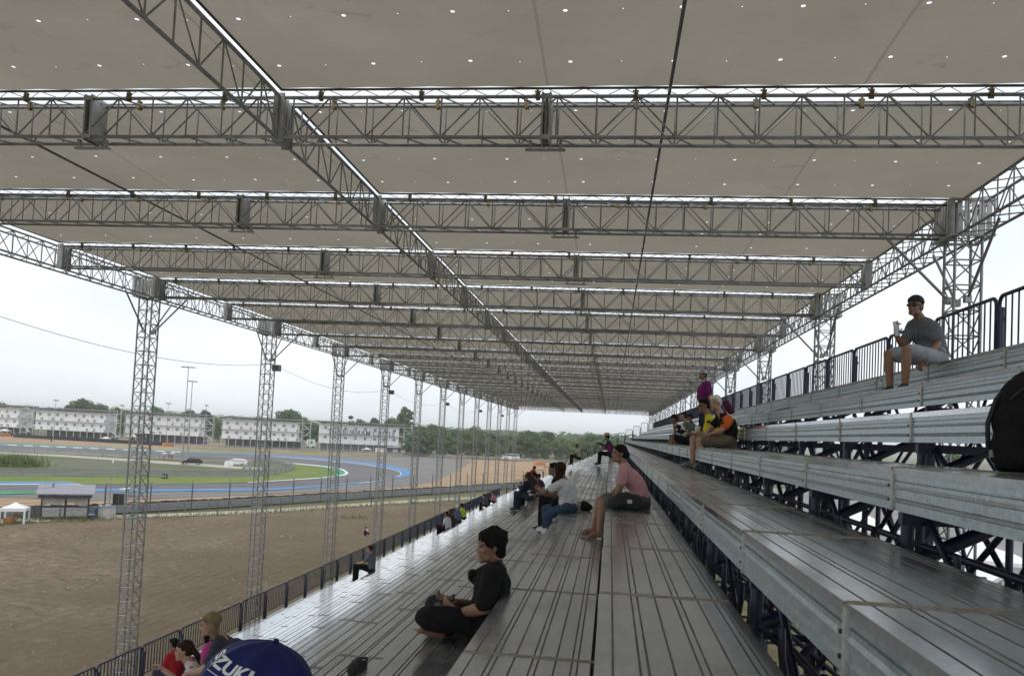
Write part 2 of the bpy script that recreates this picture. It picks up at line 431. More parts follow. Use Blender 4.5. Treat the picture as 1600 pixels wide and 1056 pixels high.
from mathutils import noise as mnoise
def crumple(me, amp, f, f2=None, st=(1, 1, 1)):
    """small folds pushed along the normals"""
    me.update(); nn = [v.normal.copy() for v in me.vertices]
    for v, n_ in zip(me.vertices, nn):
        c = Vector((v.co.x * st[0], v.co.y * st[1], v.co.z * st[2]))
        d = mnoise.noise(c * f) * amp + (mnoise.noise(c * f2 + Vector((7, 3, 1))) * amp * 0.5 if f2 else 0)
        v.co = v.co + n_ * d
    me.update(); return me
def ik(a, b, l1, l2, pole):
    a, b = Vector(a), Vector(b); d = b - a; L = d.length
    L_ = min(L, (l1 + l2) * 0.999); d.normalize()
    x = (l1 * l1 - l2 * l2 + L_ * L_) / (2 * L_); h = math.sqrt(max(0, l1 * l1 - x * x))
    pole = Vector(pole); pole = pole - d * pole.dot(d)
    if pole.length < 1e-4: pole = d.orthogonal()
    return a + d * x + pole.normalized() * h

def head_frame(fwd, up):
    f = Vector(fwd).normalized(); u = Vector(up); u = (u - f * u.dot(f)).normalized(); r = f.cross(u)
    return r, f, u

def hand(mb, w, d, nrm, s, curl=0.7, thumb=1):
    """palm, four unequal bent fingers and a thumb off the side of the palm"""
    d = Vector(d).normalized(); nrm = Vector(nrm); nrm = (nrm - d * nrm.dot(d)).normalized(); sd = d.cross(nrm) * thumb
    w = Vector(w)
    for k in (-0.022, -0.007, 0.008, 0.022): mb.cap(w + sd * k * 0.6 * s + d * 0.01 * s, w + sd * k * s + d * 0.082 * s, 0.014 * s, 0.0115 * s, 8)
    for k, l in ((-0.026, 0.060), (-0.009, 0.074), (0.009, 0.079), (0.026, 0.070)):
        p = w + sd * k * s + d * 0.085 * s; a = 0.0; r = 0.0092 * s
        for q, fr in enumerate((0.45, 0.32, 0.23)):
            a += curl * (0.55 if q == 0 else 0.75)
            e = p + (d * math.cos(a) + nrm * math.sin(a)) * l * fr * s
            mb.cap(p, e, r, r * 0.92, 8); p = e; r *= 0.92
    p = w + sd * 0.026 * s + d * 0.02 * s
    q = p + (sd * 0.75 + d * 0.6 + nrm * 0.35).normalized() * 0.042 * s; mb.cap(p, q, 0.013 * s, 0.0105 * s, 8)
    mb.cap(q, q + (d * 0.85 + nrm * 0.5 + sd * 0.1).normalized() * 0.034 * s, 0.0105 * s, 0.009 * s, 8)

def build_head(mb, c, F, s):
    r, f, u = F
    def P(a, b, d): return c + (r * a + f * b + u * d) * s
    mb.ell(P(0, -0.012, 0.032), 0.074 * s, 0.094 * s, 0.088 * s, F, 18, 12)
    mb.ell(P(0, 0.022, -0.035), 0.058 * s, 0.066 * s, 0.082 * s, F, 16, 10)
    mb.cap(P(-0.032, 0.03, -0.075), P(0.032, 0.03, -0.075), 0.030 * s, 0.030 * s)
    mb.cap(P(-0.010, 0.068, -0.098), P(0.010, 0.068, -0.098), 0.021 * s)
    mb.cap(P(0, 0.082, 0.012), P(0, 0.094, -0.028), 0.0095 * s, 0.0130 * s)
    mb.cap(P(-0.013, 0.084, -0.034), P(0.013, 0.084, -0.034), 0.0095 * s)
    mb.cap(P(-0.040, 0.070, 0.028), P(0.040, 0.070, 0.028), 0.014 * s)
    for k in (-1, 1):
        mb.ell(P(k * 0.038, 0.050, -0.022), 0.023 * s, 0.023 * s, 0.026 * s, F, 10, 7)
        mb.ell(P(k * 0.074, -0.012, -0.008), 0.009 * s, 0.019 * s, 0.031 * s, F, 10, 8)
    mb.cap(P(-0.020, 0.078, -0.061), P(0.020, 0.078, -0.061), 0.0088 * s); mb.cap(P(-0.016, 0.077, -0.075), P(0.016, 0.077, -0.075), 0.0090 * s)

def hair_mesh(style, c, F, s, hairm, vox):
    r, f, u = F; mb = MB()
    def P(a, b, d): return c + (r * a + f * b + u * d) * s
    q_ = random.Random(11)
    def strands(R_h, n):
        for _ in range(n):
            a = q_.uniform(-2.0, 5.1); top = P(q_.uniform(-.02, .02), -0.03 + q_.uniform(-.02, .02), 0.135)
            fr = math.sin(a); side = math.cos(a); end_u = (0.050 if fr > 0.55 else (0.0 if abs(side) > 0.75 else -0.06)) + q_.uniform(-0.02, 0.018)
            e1 = P(side * 0.083, -0.018 + fr * 0.094, 0.095); e2 = P(side * 0.084, -0.018 + fr * (0.100 if fr > 0 else 0.085), end_u)
            mb.cap(top, e1, 0.010 * s, 0.011 * s, 7); mb.cap(e1, e2, 0.011 * s, 0.005 * s, 7)
    if style == 'crop':
        mb.ell(P(0, -0.026, 0.044), 0.081 * s, 0.094 * s, 0.088 * s, F, 18, 12); mb.ell(P(0, -0.05, 0.0), 0.072 * s, 0.058 * s, 0.075 * s, F, 14, 10)
        mb.cap(P(-0.045, 0.045, 0.083), P(0.045, 0.045, 0.083), 0.030 * s)
    elif style == 'thick':
        mb.ell(P(0, -0.026, 0.046), 0.086 * s, 0.101 * s, 0.092 * s, F, 18, 12); mb.ell(P(0, -0.055, -0.015), 0.076 * s, 0.056 * s, 0.085 * s, F, 14, 10)
        mb.cap(P(-0.046, 0.040, 0.082), P(0.046, 0.040, 0.082), 0.030 * s); strands(0.105, 46)
        for k in (-1, 1): mb.cap(P(k * 0.072, 0.012, 0.04), P(k * 0.074, 0.008, 0.0), 0.017 * s, 0.011 * s)
    elif style == 'bun':
        mb.ell(P(0, -0.026, 0.040), 0.081 * s, 0.096 * s, 0.090 * s, F, 18, 12); mb.ell(P(0, -0.05, -0.01), 0.070 * s, 0.056 * s, 0.075 * s, F, 14, 10)
        mb.ell(P(0, -0.115, -0.015), 0.045 * s, 0.036 * s, 0.045 * s, F, 12, 8); mb.cap(P(-0.045, 0.04, 0.075), P(0.045, 0.04, 0.075), 0.028 * s)
    elif style in ('long', 'bob'):
        mb.ell(P(0, -0.026, 0.044), 0.088 * s, 0.100 * s, 0.092 * s, F, 18, 12)
        L = -0.17 if style == 'long' else -0.13
        for k in (-1, -0.5, 0, 0.5, 1): mb.cap(P(k * 0.066, -0.052 + abs(k) * 0.035, 0.02), P(k * 0.072, -0.065 + abs(k) * 0.03, L), 0.040 * s, 0.030 * s)
        mb.cap(P(-0.045, 0.045, 0.078), P(0.045, 0.045, 0.078), 0.030 * s)
        for k in (-1, 1): mb.cap(P(k * 0.074, 0.005, 0.05), P(k * 0.076, -0.02, L * 0.9), 0.018 * s, 0.016 * s)
    elif style == 'pony':
        mb.ell(P(0, -0.026, 0.040), 0.080 * s, 0.095 * s, 0.089 * s, F, 18, 12); mb.ell(P(0, -0.05, -0.005), 0.070 * s, 0.056 * s, 0.072 * s, F, 14, 10)
        mb.cap(P(-0.045, 0.042, 0.076), P(0.045, 0.042, 0.076), 0.028 * s)
        mb.cap(P(0, -0.11, 0.0), P(0, -0.155, -0.06), 0.034 * s, 0.036 * s); mb.cap(P(0, -0.155, -0.06), P(0.01, -0.175, -0.17), 0.036 * s, 0.014 * s)
    elif style == 'curly':
        q = random.Random(4)
        for _ in range(26):
            a, b_ = q.uniform(0, 6.28), q.uniform(-0.5, 1.2)
            mb.ell(P(0.082 * math.cos(a) * math.cos(b_), -0.045 + 0.072 * math.sin(a) * math.cos(b_), 0.02 + 0.10 * math.sin(b_)), 0.04 * s, 0.04 * s, 0.04 * s, F, 8, 6)
        for _ in range(8): mb.ell(P(q.uniform(-0.07, 0.07), -0.085, q.uniform(-0.14, 0)), 0.04 * s, 0.035 * s, 0.045 * s, F, 8, 6)
    return crumple(remeshed(mb, 'hair', vox, 2, hairm), 0.008 * s, 34, 70, (1, 1, 0.35))

def cap_part(c, F, s, m, parent, brim=1, name='cap'):
    r, f, u = F; mb = MB(); c0 = c + (u * 0.052 - f * 0.012) * s
    nu, nv = 18, 6; b = 0
    for i in range(nv + 1):
        ph = math.pi / 2 * i / nv
        for j in range(nu):
            th = 2 * math.pi * j / nu
            mb.v.append(tuple(c0 + (r * (0.091 * math.sin(ph) * math.cos(th)) + f * (0.112 * math.sin(ph) * math.sin(th)) + u * (0.094 * math.cos(ph))) * s))
    for i in range(nv):
        for j in range(nu):
            j2 = (j + 1) % nu; mb.face((i * nu + j, (i + 1) * nu + j, (i + 1) * nu + j2, i * nu + j2), 0, True)
    o = mb.build(name, m, parent)
    if brim:
        k = MB(); pts = []
        for t_ in range(9):
            a = math.pi * t_ / 8; pts.append((c0 + (r * 0.076 * math.cos(a) + f * brim * (0.07 + 0.105 * math.sin(a)) - u * (0.004 + 0.016 * math.sin(a))) * s))
        n = len(pts); k.v += [tuple(p) for p in pts] + [tuple(p + u * 0.008 * s) for p in pts]
        k.face(tuple(range(n))); k.face(tuple(range(2 * n - 1, n - 1, -1)))
        for i in range(n): k.face((i, (i + 1) % n, n + (i + 1) % n, n + i))
        k.build('peak', m, o)
    return o

def person(J, label, skin, shirt, pants, shoes=None, hair=('crop', 'black'), s=1.0, vox=0.012, sleeve=0.62, leg='long', cap=None, group=None, glasses=False,
           curl=0.7, hands=True, eyes=True, wide=1.0, hs=0.93):
    H = Vector(J['head']); F = head_frame(J['hf'], J.get('hu', UP)); r, f, u = F
    nb = Vector(J['neck']); S = [Vector(J['sL']), Vector(J['sR'])]; E = [Vector(J['eL']), Vector(J['eR'])]; W = [Vector(J['wL']), Vector(J['wR'])]
    HP = [Vector(J['hL']), Vector(J['hR'])]; K = [Vector(J['kL']), Vector(J['kR'])]; A = [Vector(J['aL']), Vector(J['aR'])]; T = [Vector(J['tL']), Vector(J['tR'])]
    pel = (HP[0] + HP[1]) / 2; sm = (S[0] + S[1]) / 2; across = (S[1] - S[0]).normalized(); spine = (sm - pel).normalized()
    front = spine.cross(across); front = -front if front.dot(Vector(J['hf'])) < 0 and abs(front.dot(Vector(J['hf']))) > 0.2 else front
    bend = Vector(J.get('bend', (0, 0, 0)))
    mid = pel.lerp(sm, 0.5) + bend
    ch = pel.lerp(sm, 0.80) + bend * 0.5
    root = empty('person', (pel.x, pel.y, min(a.z for a in A + [pel]) - 0.06), label, 'person', group)
    off = -root.location
    def shift(me):
        me.transform(Matrix.Translation(off)); return me
    def torso(mb, g, lo=0.0):
        hw = 0.085 * s * wide
        for k in (-1, 0, 1):
            p0 = pel + across * k * hw * 0.85 + spine * 0.02 * s; p1 = mid + across * k * hw * 0.85; p2 = ch + across * k * hw * 1.05
            mb.cap(p0, p1, (0.098 * wide + g) * s, (0.090 * wide + g) * s, 14); mb.cap(p1, p2, (0.090 * wide + g) * s, (0.100 + g) * s, 14)
        mb.cap(S[0].lerp(sm, 0.20), S[1].lerp(sm, 0.20), (0.058 + g) * s, (0.058 + g) * s, 14)
        for q in (0, 1): mb.cap(S[q].lerp(sm, 0.10), nb.lerp(S[q], 0.22), (0.050 + g) * s, (0.044 + g) * s, 12)
    body = MB(); torso(body, 0.0)
    body.cap(nb - (H - nb).normalized() * 0.03 * s, H - u * 0.05 * s - f * 0.015 * s, 0.056 * s, 0.050 * s, 14)
    build_head(body, H, F, s * hs)
    for q in (0, 1):
        body.cap(S[q], E[q], 0.046 * s, 0.038 * s); body.cap(E[q], E[q].lerp(W[q], 0.35), 0.039 * s, 0.040 * s); body.cap(E[q].lerp(W[q], 0.35), W[q], 0.040 * s, 0.025 * s)
        if hands:
            d = J.get('dL' if q == 0 else 'dR', W[q] - E[q]); nn = J.get('nL' if q == 0 else 'nR', front * 0.3 - UP)
            hand(body, W[q], d, nn, s, curl, 1 if q == 0 else -1)
        else: body.cap(W[q], W[q] + (W[q] - E[q]).normalized() * 0.09 * s, 0.035 * s, 0.028 * s)
        body.cap(HP[q], K[q], 0.080 * s, 0.053 * s, 14); body.cap(K[q], K[q].lerp(A[q], 0.32), 0.052 * s, 0.054 * s); body.cap(K[q].lerp(A[q], 0.32), A[q], 0.054 * s, 0.034 * s)
        body.cap(A[q] - UP * 0.02 * s, A[q].lerp(T[q], 0.55) - UP * 0.010 * s, 0.034 * s, 0.032 * s); body.cap(A[q].lerp(T[q], 0.5), T[q], 0.034 * s, 0.022 * s)
        hd = (A[q] - T[q]); hd.z = 0; hd.normalize(); body.cap(A[q] + hd * 0.025 * s - UP * 0.03 * s, A[q].lerp(T[q], 0.3) - UP * 0.02 * s, 0.031 * s, 0.03 * s)
        if shoes is None:                                   # toes
            td = (T[q] - A[q]).normalized(); sd = td.cross(UP).normalized()
            for i, k in enumerate((-0.026, -0.012, 0.002, 0.015, 0.027)): body.cap(T[q] + sd * k * s - td * 0.015 * s, T[q] + sd * k * s + td * (0.030 - 0.004 * abs(i - 1)) * s - UP * 0.008 * s, 0.0105 * s, 0.0085 * s, 8)
    place('body', shift(remeshed(body, 'body', vox, 4 if vox < 0.009 else 1, SK[skin], 0.45)), root)
    g = 0.016 if vox > 0.009 else 0.013
    mb = MB(); torso(mb, g)
    for q in (0, 1):
        e = S[q].lerp(E[q], min(1, sleeve)); mb.cap(S[q], e, (0.050 + g) * s, (0.048 + g * 1.3) * s, 14)
        if sleeve > 1: mb.cap(E[q], E[q].lerp(W[q], sleeve - 1), (0.042 + g) * s, (0.030 + g) * s, 14)
    place('shirt', shift(crumple(remeshed(mb, 'shirt', vox * 1.1, 2, shirt, 0.4), 0.011 * s, 13, 27, (1, 1, 0.75))), root)
    mb = MB(); ww = 0.072 * s * wide
    for k in (-1, 0, 1): mb.cap(pel + across * k * ww - spine * 0.02 * s, pel + across * k * ww + spine * 0.045 * s, (0.106 * wide + g) * s, (0.098 * wide + g) * s, 14)
    for q in (0, 1):
        if leg == 'long':
            mb.cap(HP[q], K[q], (0.086 + g) * s, (0.060 + g) * s, 14); mb.cap(K[q], A[q].lerp(K[q], 0.10), (0.060 + g) * s, (0.046 + g) * s, 14)
        else:
            mb.cap(HP[q], HP[q].lerp(K[q], 0.84), (0.088 + g) * s, (0.072 + g) * s, 14)
    place('trousers' if leg == 'long' else 'shorts', shift(crumple(remeshed(mb, 'trousers', vox * 1.1, 2, pants, 0.4), 0.011 * s, 12, 26)), root)
    if shoes is not None:
        for q in (0, 1):
            mb = MB(); hd = (A[q] - T[q]); hd.z = 0; hd.normalize()
            mb.cap(A[q] + hd * 0.03 * s - UP * 0.025 * s, A[q].lerp(T[q], 0.6) - UP * 0.012 * s, 0.046 * s, 0.044 * s); mb.cap(A[q].lerp(T[q], 0.5) - UP * 0.005 * s, T[q], 0.044 * s, 0.034 * s)
            mb.cap(A[q], A[q] - UP * 0.02 * s, 0.046 * s, 0.046 * s)
            place('shoe', shift(remeshed(mb, 'shoe', vox, 2, shoes, 0.4)), root)
    ho = None
    if hair:
        hm = shift(hair_mesh(hair[0], H, F, s * hs, HAIRM[hair[1]], max(0.007, vox * 0.9)))
        ho = place('hair', hm, root)
    Ho = H + off
    if cap:
        cap_part(Ho, F, s * hs, cap[0], root, cap[1])
    if eyes:
        for k in (-1, 1):
            mb = MB(); mb.ell(Ho + (r * k * 0.031 + f * 0.0765 + u * 0.006) * s * hs, 0.0125 * s * hs, 0.008 * s * hs, 0.0055 * s * hs, F, 10, 6); mb.build('eye', EYEM, root)
            mb = MB(); mb.cap(Ho + (r * k * 0.018 + f * 0.084 + u * 0.030) * s * hs, Ho + (r * k * 0.045 + f * 0.072 + u * 0.032) * s * hs, 0.0042 * s * hs, 0.003 * s * hs, 6); mb.build('eyebrow', HAIRM[hair[1]] if hair else HAIRM['brown'], root)
        mb = MB(); mb.cap(Ho + (-r * 0.019 + f * 0.0845 - u * 0.067) * s * hs, Ho + (r * 0.019 + f * 0.0845 - u * 0.067) * s * hs, 0.0048 * s * hs, None, 6); mb.build('mouth', LIPM, root)
    if glasses:
        mb = MB()
        for k in (-1, 1):
            mb.ell(Ho + (r * k * 0.033 + f * 0.088 + u * 0.008) * s * hs, 0.030 * s * hs, 0.007 * s * hs, 0.021 * s * hs, F, 14, 8)
            mb.tube(Ho + (r * k * 0.058 + f * 0.082 + u * 0.013) * s * hs, Ho + (r * k * 0.078 - f * 0.01 + u * 0.012) * s * hs, 0.004 * s * hs, 6)
        mb.tube(Ho + (-r * 0.012 + f * 0.094 + u * 0.013) * s * hs, Ho + (r * 0.012 + f * 0.094 + u * 0.013) * s * hs, 0.004 * s * hs, 6)
        mb.build('sunglasses', M['glass'], root)
    return root

def sit(hip, yaw, lean=0.25, seat_drop=0.30, s=1.0, fwd=None, knee_up=0.10, arms='knees', head_yaw=0.0, head_pitch=0.0, reach=0.43, foot=0.34, side=0.0):
    """joints of a seated figure; yaw is the heading (0 faces the track, positive turns away from the camera)"""
    a = math.pi - yaw; Fw = Vector((math.cos(a), math.sin(a), 0)); Rt = Fw.cross(UP)
    hip = Vector(hip); sp = (UP * math.cos(lean) + Fw * math.sin(lean)).normalized()
    J = {}; nb = hip + sp * 0.50 * s
    fx = math.cos(head_pitch)
    hy = a - head_yaw; hf = Vector((math.cos(hy) * fx, math.sin(hy) * fx, math.sin(head_pitch)))
    J['neck'] = nb; J['hf'] = hf; J['head'] = nb + (UP * 0.158 + Fw * (0.035 + 0.06 * math.sin(lean))) * s
    J['sL'] = nb - Rt * 0.185 * s - sp * 0.055 * s; J['sR'] = nb + Rt * 0.185 * s - sp * 0.055 * s
    J['hL'] = hip - Rt * 0.085 * s; J['hR'] = hip + Rt * 0.085 * s; J['bend'] = -Fw * 0.035 * s
    for q, sg in (('L', -1), ('R', 1)):
        k = hip + Rt * sg * (0.13 + side) * s + Fw * reach * s + UP * knee_up * s; J['k' + q] = k
        an = hip + Rt * sg * (0.11 + side * 0.6) * s + Fw * (reach + foot - 0.34 + 0.02) * s + UP * (-seat_drop + 0.0); J['a' + q] = Vector((an.x, an.y, hip.z - seat_drop - 0.02))
        J['t' + q] = J['a' + q] + Fw * 0.15 * s - UP * 0.045 * s
        if arms == 'knees': w_ = k + UP * 0.075 * s - Fw * 0.06 * s + Rt * -sg * 0.03
        elif arms == 'lap': w_ = hip + Fw * 0.28 * s + UP * 0.13 * s + Rt * sg * 0.05
        elif arms == 'phone': w_ = hip + Fw * 0.36 * s + UP * 0.30 * s + Rt * sg * 0.05
        elif arms == 'raised': w_ = hip + Fw * 0.34 * s + UP * 0.52 * s + Rt * sg * 0.06
        J['w' + q] = w_; J['e' + q] = ik(J['s' + q], w_, 0.28 * s, 0.25 * s, Rt * sg * 0.6 - UP * 0.7 - Fw * 0.4)
    return J

def thing(name, label, cat, loc, parts, group=None, rz=0):
    e = empty(name, loc, label, cat, group); e.rotation_euler = (0, 0, rz)
    for nme, mb, m in parts: mb.build(nme, m, e)
    return e
def Ds(x, y, Y, dx=0): return at_y(x, y, Y)

BK = cloth((0.010, 0.010, 0.011)); NAVYC = cloth((0.020, 0.024, 0.040)); JEAN = cloth((0.045, 0.075, 0.13)); JEAND = cloth((0.03, 0.04, 0.065)); KHAKI = cloth((0.155, 0.125, 0.085))
WHT = cloth((0.62, 0.61, 0.64)); PINK = cloth((0.52, 0.27, 0.285)); GREY = cloth((0.14, 0.15, 0.175)); LGREY = cloth((0.30, 0.32, 0.36)); PURP = cloth((0.17, 0.02, 0.14)); YEL = cloth((0.66, 0.58, 0.02))
OLIVE = cloth((0.13, 0.15, 0.125)); RED = cloth((0.40, 0.02, 0.03)); HOTP = cloth((0.55, 0.07, 0.30)); ORNG = cloth((0.62, 0.13, 0.03)); CREAM = cloth((0.50, 0.47, 0.36)); BLUEC = cloth((0.10, 0.15, 0.24)); NEON = cloth((0.50, 0.62, 0.05))
SHOEW = simple('shoe_white', (0.55, 0.55, 0.55), 0.6); SHOEB = simple('shoe_black', (0.02, 0.02, 0.022), 0.6); SHOEG = simple('shoe_grey', (0.16, 0.17, 0.19), 0.6, 0, 0.5, 18)

def people():
    # --- man in black, cross-legged, back against the row above
    Y = 4.95
    J = dict(head=at_y(766.5, 853, Y), hf=(-0.93, -0.36, -0.06), hu=(0.06, 0, 1), neck=at_y(775, 886, Y + .02), sL=at_y(768, 899, Y - 0.20), sR=at_y(777, 893, Y + 0.18),
             eL=at_y(757, 950, Y - 0.27), wL=at_y(717, 957, Y - 0.16), eR=at_y(744, 948, Y + 0.28), wR=at_y(712, 940, Y + 0.02),
             hL=at_y(756, 975, Y - 0.09), hR=at_y(758, 972, Y + 0.10), kL=at_y(668, 964, Y - 0.27), kR=at_y(680, 945, Y + 0.26),
             aL=at_y(704, 982, Y + 0.02), tL=at_y(735, 984, Y + 0.10), aR=at_y(684, 982, Y - 0.14), tR=at_y(658, 984, Y - 0.20),
             dL=(-0.85, 0.15, 0.45), nL=(0.3, 0.8, 0.35), dR=(-0.9, -0.25, 0.2), nR=(-0.2, -0.6, 0.75))
    p = person(J, 'man in black sitting cross-legged and barefoot against the row above, looking at the track', 'tan', BK, BK, None, ('thick', 'black'), 0.97, 0.0062, 0.80, 'long', hs=0.90)
    ph = MB(); c = at_y(694, 940, Y - 0.08); Mx = Matrix.Translation(c) @ Matrix.Rotation(-0.5, 4, 'Y') @ Matrix.Rotation(0.35, 4, 'X')
    ph.box((-0.072, -0.037, -0.004), (0.072, 0.037, 0.004), 0, Mx)
    sc = MB(); sc.box((-0.064, -0.033, 0.0042), (0.064, 0.033, 0.0055), 0, Mx)
    thing('phone', 'black phone held in the lap of the man in black', 'phone', (0, 0, 0), [('case', ph, M['black']), ('screen', sc, M['glass'])])
    st = MB(); nb = J['neck']; st.path([at_y(741, 893, Y - 0.05), at_y(757, 883, Y - 0.10), at_y(771, 878, Y - 0.075), at_y(783, 876, Y + 0.0), at_y(776, 876, Y + 0.08), at_y(758, 884, Y + 0.07), at_y(742, 892, Y + 0.02)], 0.009, 6)
    pk = MB(); c = at_y(745, 899, Y - 0.03)
    pk.cap(at_y(738, 896, Y - 0.07), at_y(738, 896, Y + 0.06), 0.030); pk.cap(at_y(748, 905, Y - 0.07), at_y(748, 905, Y + 0.06), 0.034); pk.cap(at_y(752, 893, Y - 0.06), at_y(752, 893, Y + 0.05), 0.028); pk.cap(at_y(737, 902, Y - 0.02), at_y(745, 909, Y - 0.02), 0.026)
    e = empty('camera_pouch', c, 'black pouch hanging on a neck strap at the chest of the man in black', 'pouch')
    me = remeshed(pk, 'bag', 0.008, 3, M['blackcloth']); me.transform(Matrix.Translation(-c)); place('bag', me, e)
    me = st.mesh('strap', M['black']); me.transform(Matrix.Translation(-c)); place('strap', me, e)
    # --- clog left on the deck
    cz = row_z(-3); c = at_z(556, 1049, cz); mb = MB(); d = Vector((at_z(575, 1036, cz) - c)); d.z = 0; d.normalize(); n_ = d.cross(UP)
    mb.cap(c - d * 0.045 + UP * 0.028, c + d * 0.015 + UP * 0.030, 0.042, 0.040); mb.cap(c + d * 0.015 + UP * 0.05, c + d * 0.035 + UP * 0.062, 0.034, 0.026); mb.cap(c + UP * 0.018 - d * 0.05, c + d * 0.12 + UP * 0.016, 0.034, 0.030)
    e = empty('clog', c, 'single black rubber clog lying on the bench deck near the umbrella', 'shoe')
    me = remeshed(mb, 'upper', 0.007, 2, M['rubber']); me.transform(Matrix.Translation(-c)); place('upper', me, e)
    st = MB(); st.path([(-n_ * 0.037 + d * 0.02 + UP * 0.055), (-n_ * 0.036 + d * 0.09 + UP * 0.055), (-n_ * 0.02 + d * 0.135 + UP * 0.052), (n_ * 0.02 + d * 0.135 + UP * 0.052), (n_ * 0.036 + d * 0.09 + UP * 0.055), (n_ * 0.037 + d * 0.02 + UP * 0.055)], 0.008, 6)
    st.build('heel_strap', M['rubber'], e)
    # --- woman in pink
    Y = 8.05
    J = dict(head=at_y(967, 708.5, Y), hf=(-0.93, -0.34, -0.02), hu=(0.10, 0, 1), neck=at_y(975.5, 727, Y + .02), sL=at_y(975, 738.5, Y - 0.17), sR=at_y(975, 736, Y + 0.17), bend=(0.06, 0, 0.0),
             eL=at_y(968, 764, Y - 0.20), wL=at_y(957, 793, Y - 0.14), eR=at_y(966, 764, Y + 0.16), wR=at_y(949, 781, Y + 0.05),
             hL=at_y(1000, 783, Y - 0.09), hR=at_y(1000, 780, Y + 0.10), kL=at_y(942, 785, Y - 0.13), kR=at_y(938, 782, Y + 0.10),
             aL=at_y(936, 831, Y - 0.22), tL=at_y(919, 839, Y - 0.30), aR=at_y(927, 826, Y + 0.02), tR=at_y(909, 833, Y - 0.06))
    for q in 'LR':
        zf = row_z(-1); J['a' + q].z = zf + 0.062; J['t' + q].z = zf + 0.024
    person(J, 'barefoot woman in a pink T-shirt sitting with her feet on the row below', 'tan', PINK, cloth((0.10, 0.105, 0.12)), None, ('bun', 'black'), 0.84, 0.0070, 0.50, 'short', hs=0.90)
    # her bag
    zb = row_z(0); c = at_z(981, 796, zb); c.y = 7.70; c = Vector((at_y(981, 796, 7.70).x, 7.70, zb)); mb = MB()
    for x, h, rr in ((-0.12, 0.065, 0.058), (-0.07, 0.088, 0.080), (0.0, 0.090, 0.080), (0.07, 0.080, 0.070), (0.13, 0.062, 0.050)):
        mb.ell((x, 0, h * 0.92), 0.075, 0.075, rr, None, 14, 9)
    mb.cap((-0.11, 0, 0.058), (0.125, 0, 0.05), 0.056, 0.046); mb.cap((-0.08, 0, 0.095), (0.05, 0, 0.085), 0.072, 0.066)
    e = empty('sling_bag', c, 'charcoal grey sling bag with a small white label, beside the woman in pink', 'bag')
    gb = mat_cloth('bag_grey', (0.035, 0.038, 0.040))
    place('pouch', crumple(remeshed(mb, 'pouch', 0.010, 3, gb), 0.014, 11, 24), e)
    lb = MB(); lb.box((-0.010, -0.092, 0.072), (0.034, -0.080, 0.105)); lb.build('label_patch', simple('label', (0.45, 0.45, 0.44)), e)
    zp = MB(); zp.path([(-0.12, -0.05, 0.120), (-0.05, -0.060, 0.145), (0.02, -0.060, 0.145), (0.09, -0.05, 0.122)], 0.005, 6); zp.build('zip', M['black'], e)
    # --- woman in white seen from behind
    Y = 10.2
    J = dict(head=at_y(874, 734, Y), hf=(-0.80, 0.60, 0.03), hu=(0.02, 0, 1), neck=at_y(882, 751, Y), sL=at_y(873, 757, Y - 0.17), sR=at_y(894, 756, Y + 0.15), bend=(0.02, -0.01, 0),
             eL=at_y(852, 769, Y - 0.16), wL=at_y(838, 760, Y + 0.06), eR=at_y(872, 774, Y + 0.32), wR=at_y(848, 772, Y + 0.30), dL=(-0.5, 0.25, 0.8), nL=(0.3, 0.8, 0.2),
             hL=at_y(885, 791, Y - 0.08), hR=at_y(890, 789, Y + 0.10), kL=at_y(854, 806, Y - 0.02), kR=at_y(853, 795, Y + 0.24),
             aL=at_y(861, 832, Y + 0.0), tL=at_y(848, 838, Y + 0.05), aR=at_y(852, 828, Y + 0.26), tR=at_y(840, 834, Y + 0.34))
    for q in 'LR':
        J['a' + q].z = row_z(-2) + 0.075; J['t' + q].z = row_z(-2) + 0.035
    person(J, 'woman in a white T-shirt and jeans seen from behind, holding up a phone', 'dark', WHT, JEAN, SHOEW, ('bob', 'brown'), 0.84, 0.0078, 0.52, 'long', hs=0.95)
    st = MB(); st.path([at_y(891, 750, Y - 0.02), at_y(895, 765, Y - 0.13), at_y(890, 776, Y - 0.15), at_y(882, 781, Y - 0.13)], 0.006, 5)
    bgm = MB(); bgm.cap(at_y(866, 786, Y - 0.03), at_y(876, 781, Y + 0.02), 0.05, 0.06)
    tag(place('hip_bag', remeshed(bgm, 'hip_bag', 0.012, 2, M['blackcloth'])), 'small black hip bag in the lap of the woman in white', 'bag')
    ph = MB(); c = at_y(833, 752, Y + 0.05); ph.box((-0.075, -0.01, -0.036), (0.06, 0.0, 0.036), 0, Matrix.Translation(c) @ Matrix.Rotation(0.5, 4, 'Z') @ Matrix.Rotation(0.9, 4, 'Y'))
    tag(ph.build('phone', M['black']), 'black phone held up by the woman in white', 'phone')
    # person in black just beyond her
    J = sit((at_y(889, 789, 11.0)), 0.2, 0.50, 0.30, 0.80, arms='lap')
    person(J, 'person in black clothes with bare arms half hidden behind the woman in white', 'dark', BK, BK, SHOEB, ('crop', 'black'), 0.80, 0.011, 0.5)
    zc = row_z(-1); c = at_z(902, 799, zc); mb = MB()
    for z0, z1, r0, r1 in ((0.0, 0.13, 0.030, 0.042),): mb.tube(c + UP * z0, c + UP * z1, r0, 16, cap=True, r2=r1)
    drink = MB(); drink.tube(c + UP * 0.131, c + UP * 0.145, 0.044, 16, cap=True, r2=0.040)
    thing('cup', 'clear plastic cup with a pale drink on the deck behind the woman in white', 'cup', (0, 0, 0), [('tumbler', mb, simple('drink', (0.30, 0.27, 0.20), 0.3)), ('lid', drink, M['white'])])
    mb = MB(); c = at_z(912, 797, zc); mb.ell(c + UP * 0.06, 0.08, 0.10, 0.07); mb.ell(c + Vector((0.05, 0.02, 0.045)), 0.07, 0.07, 0.05)
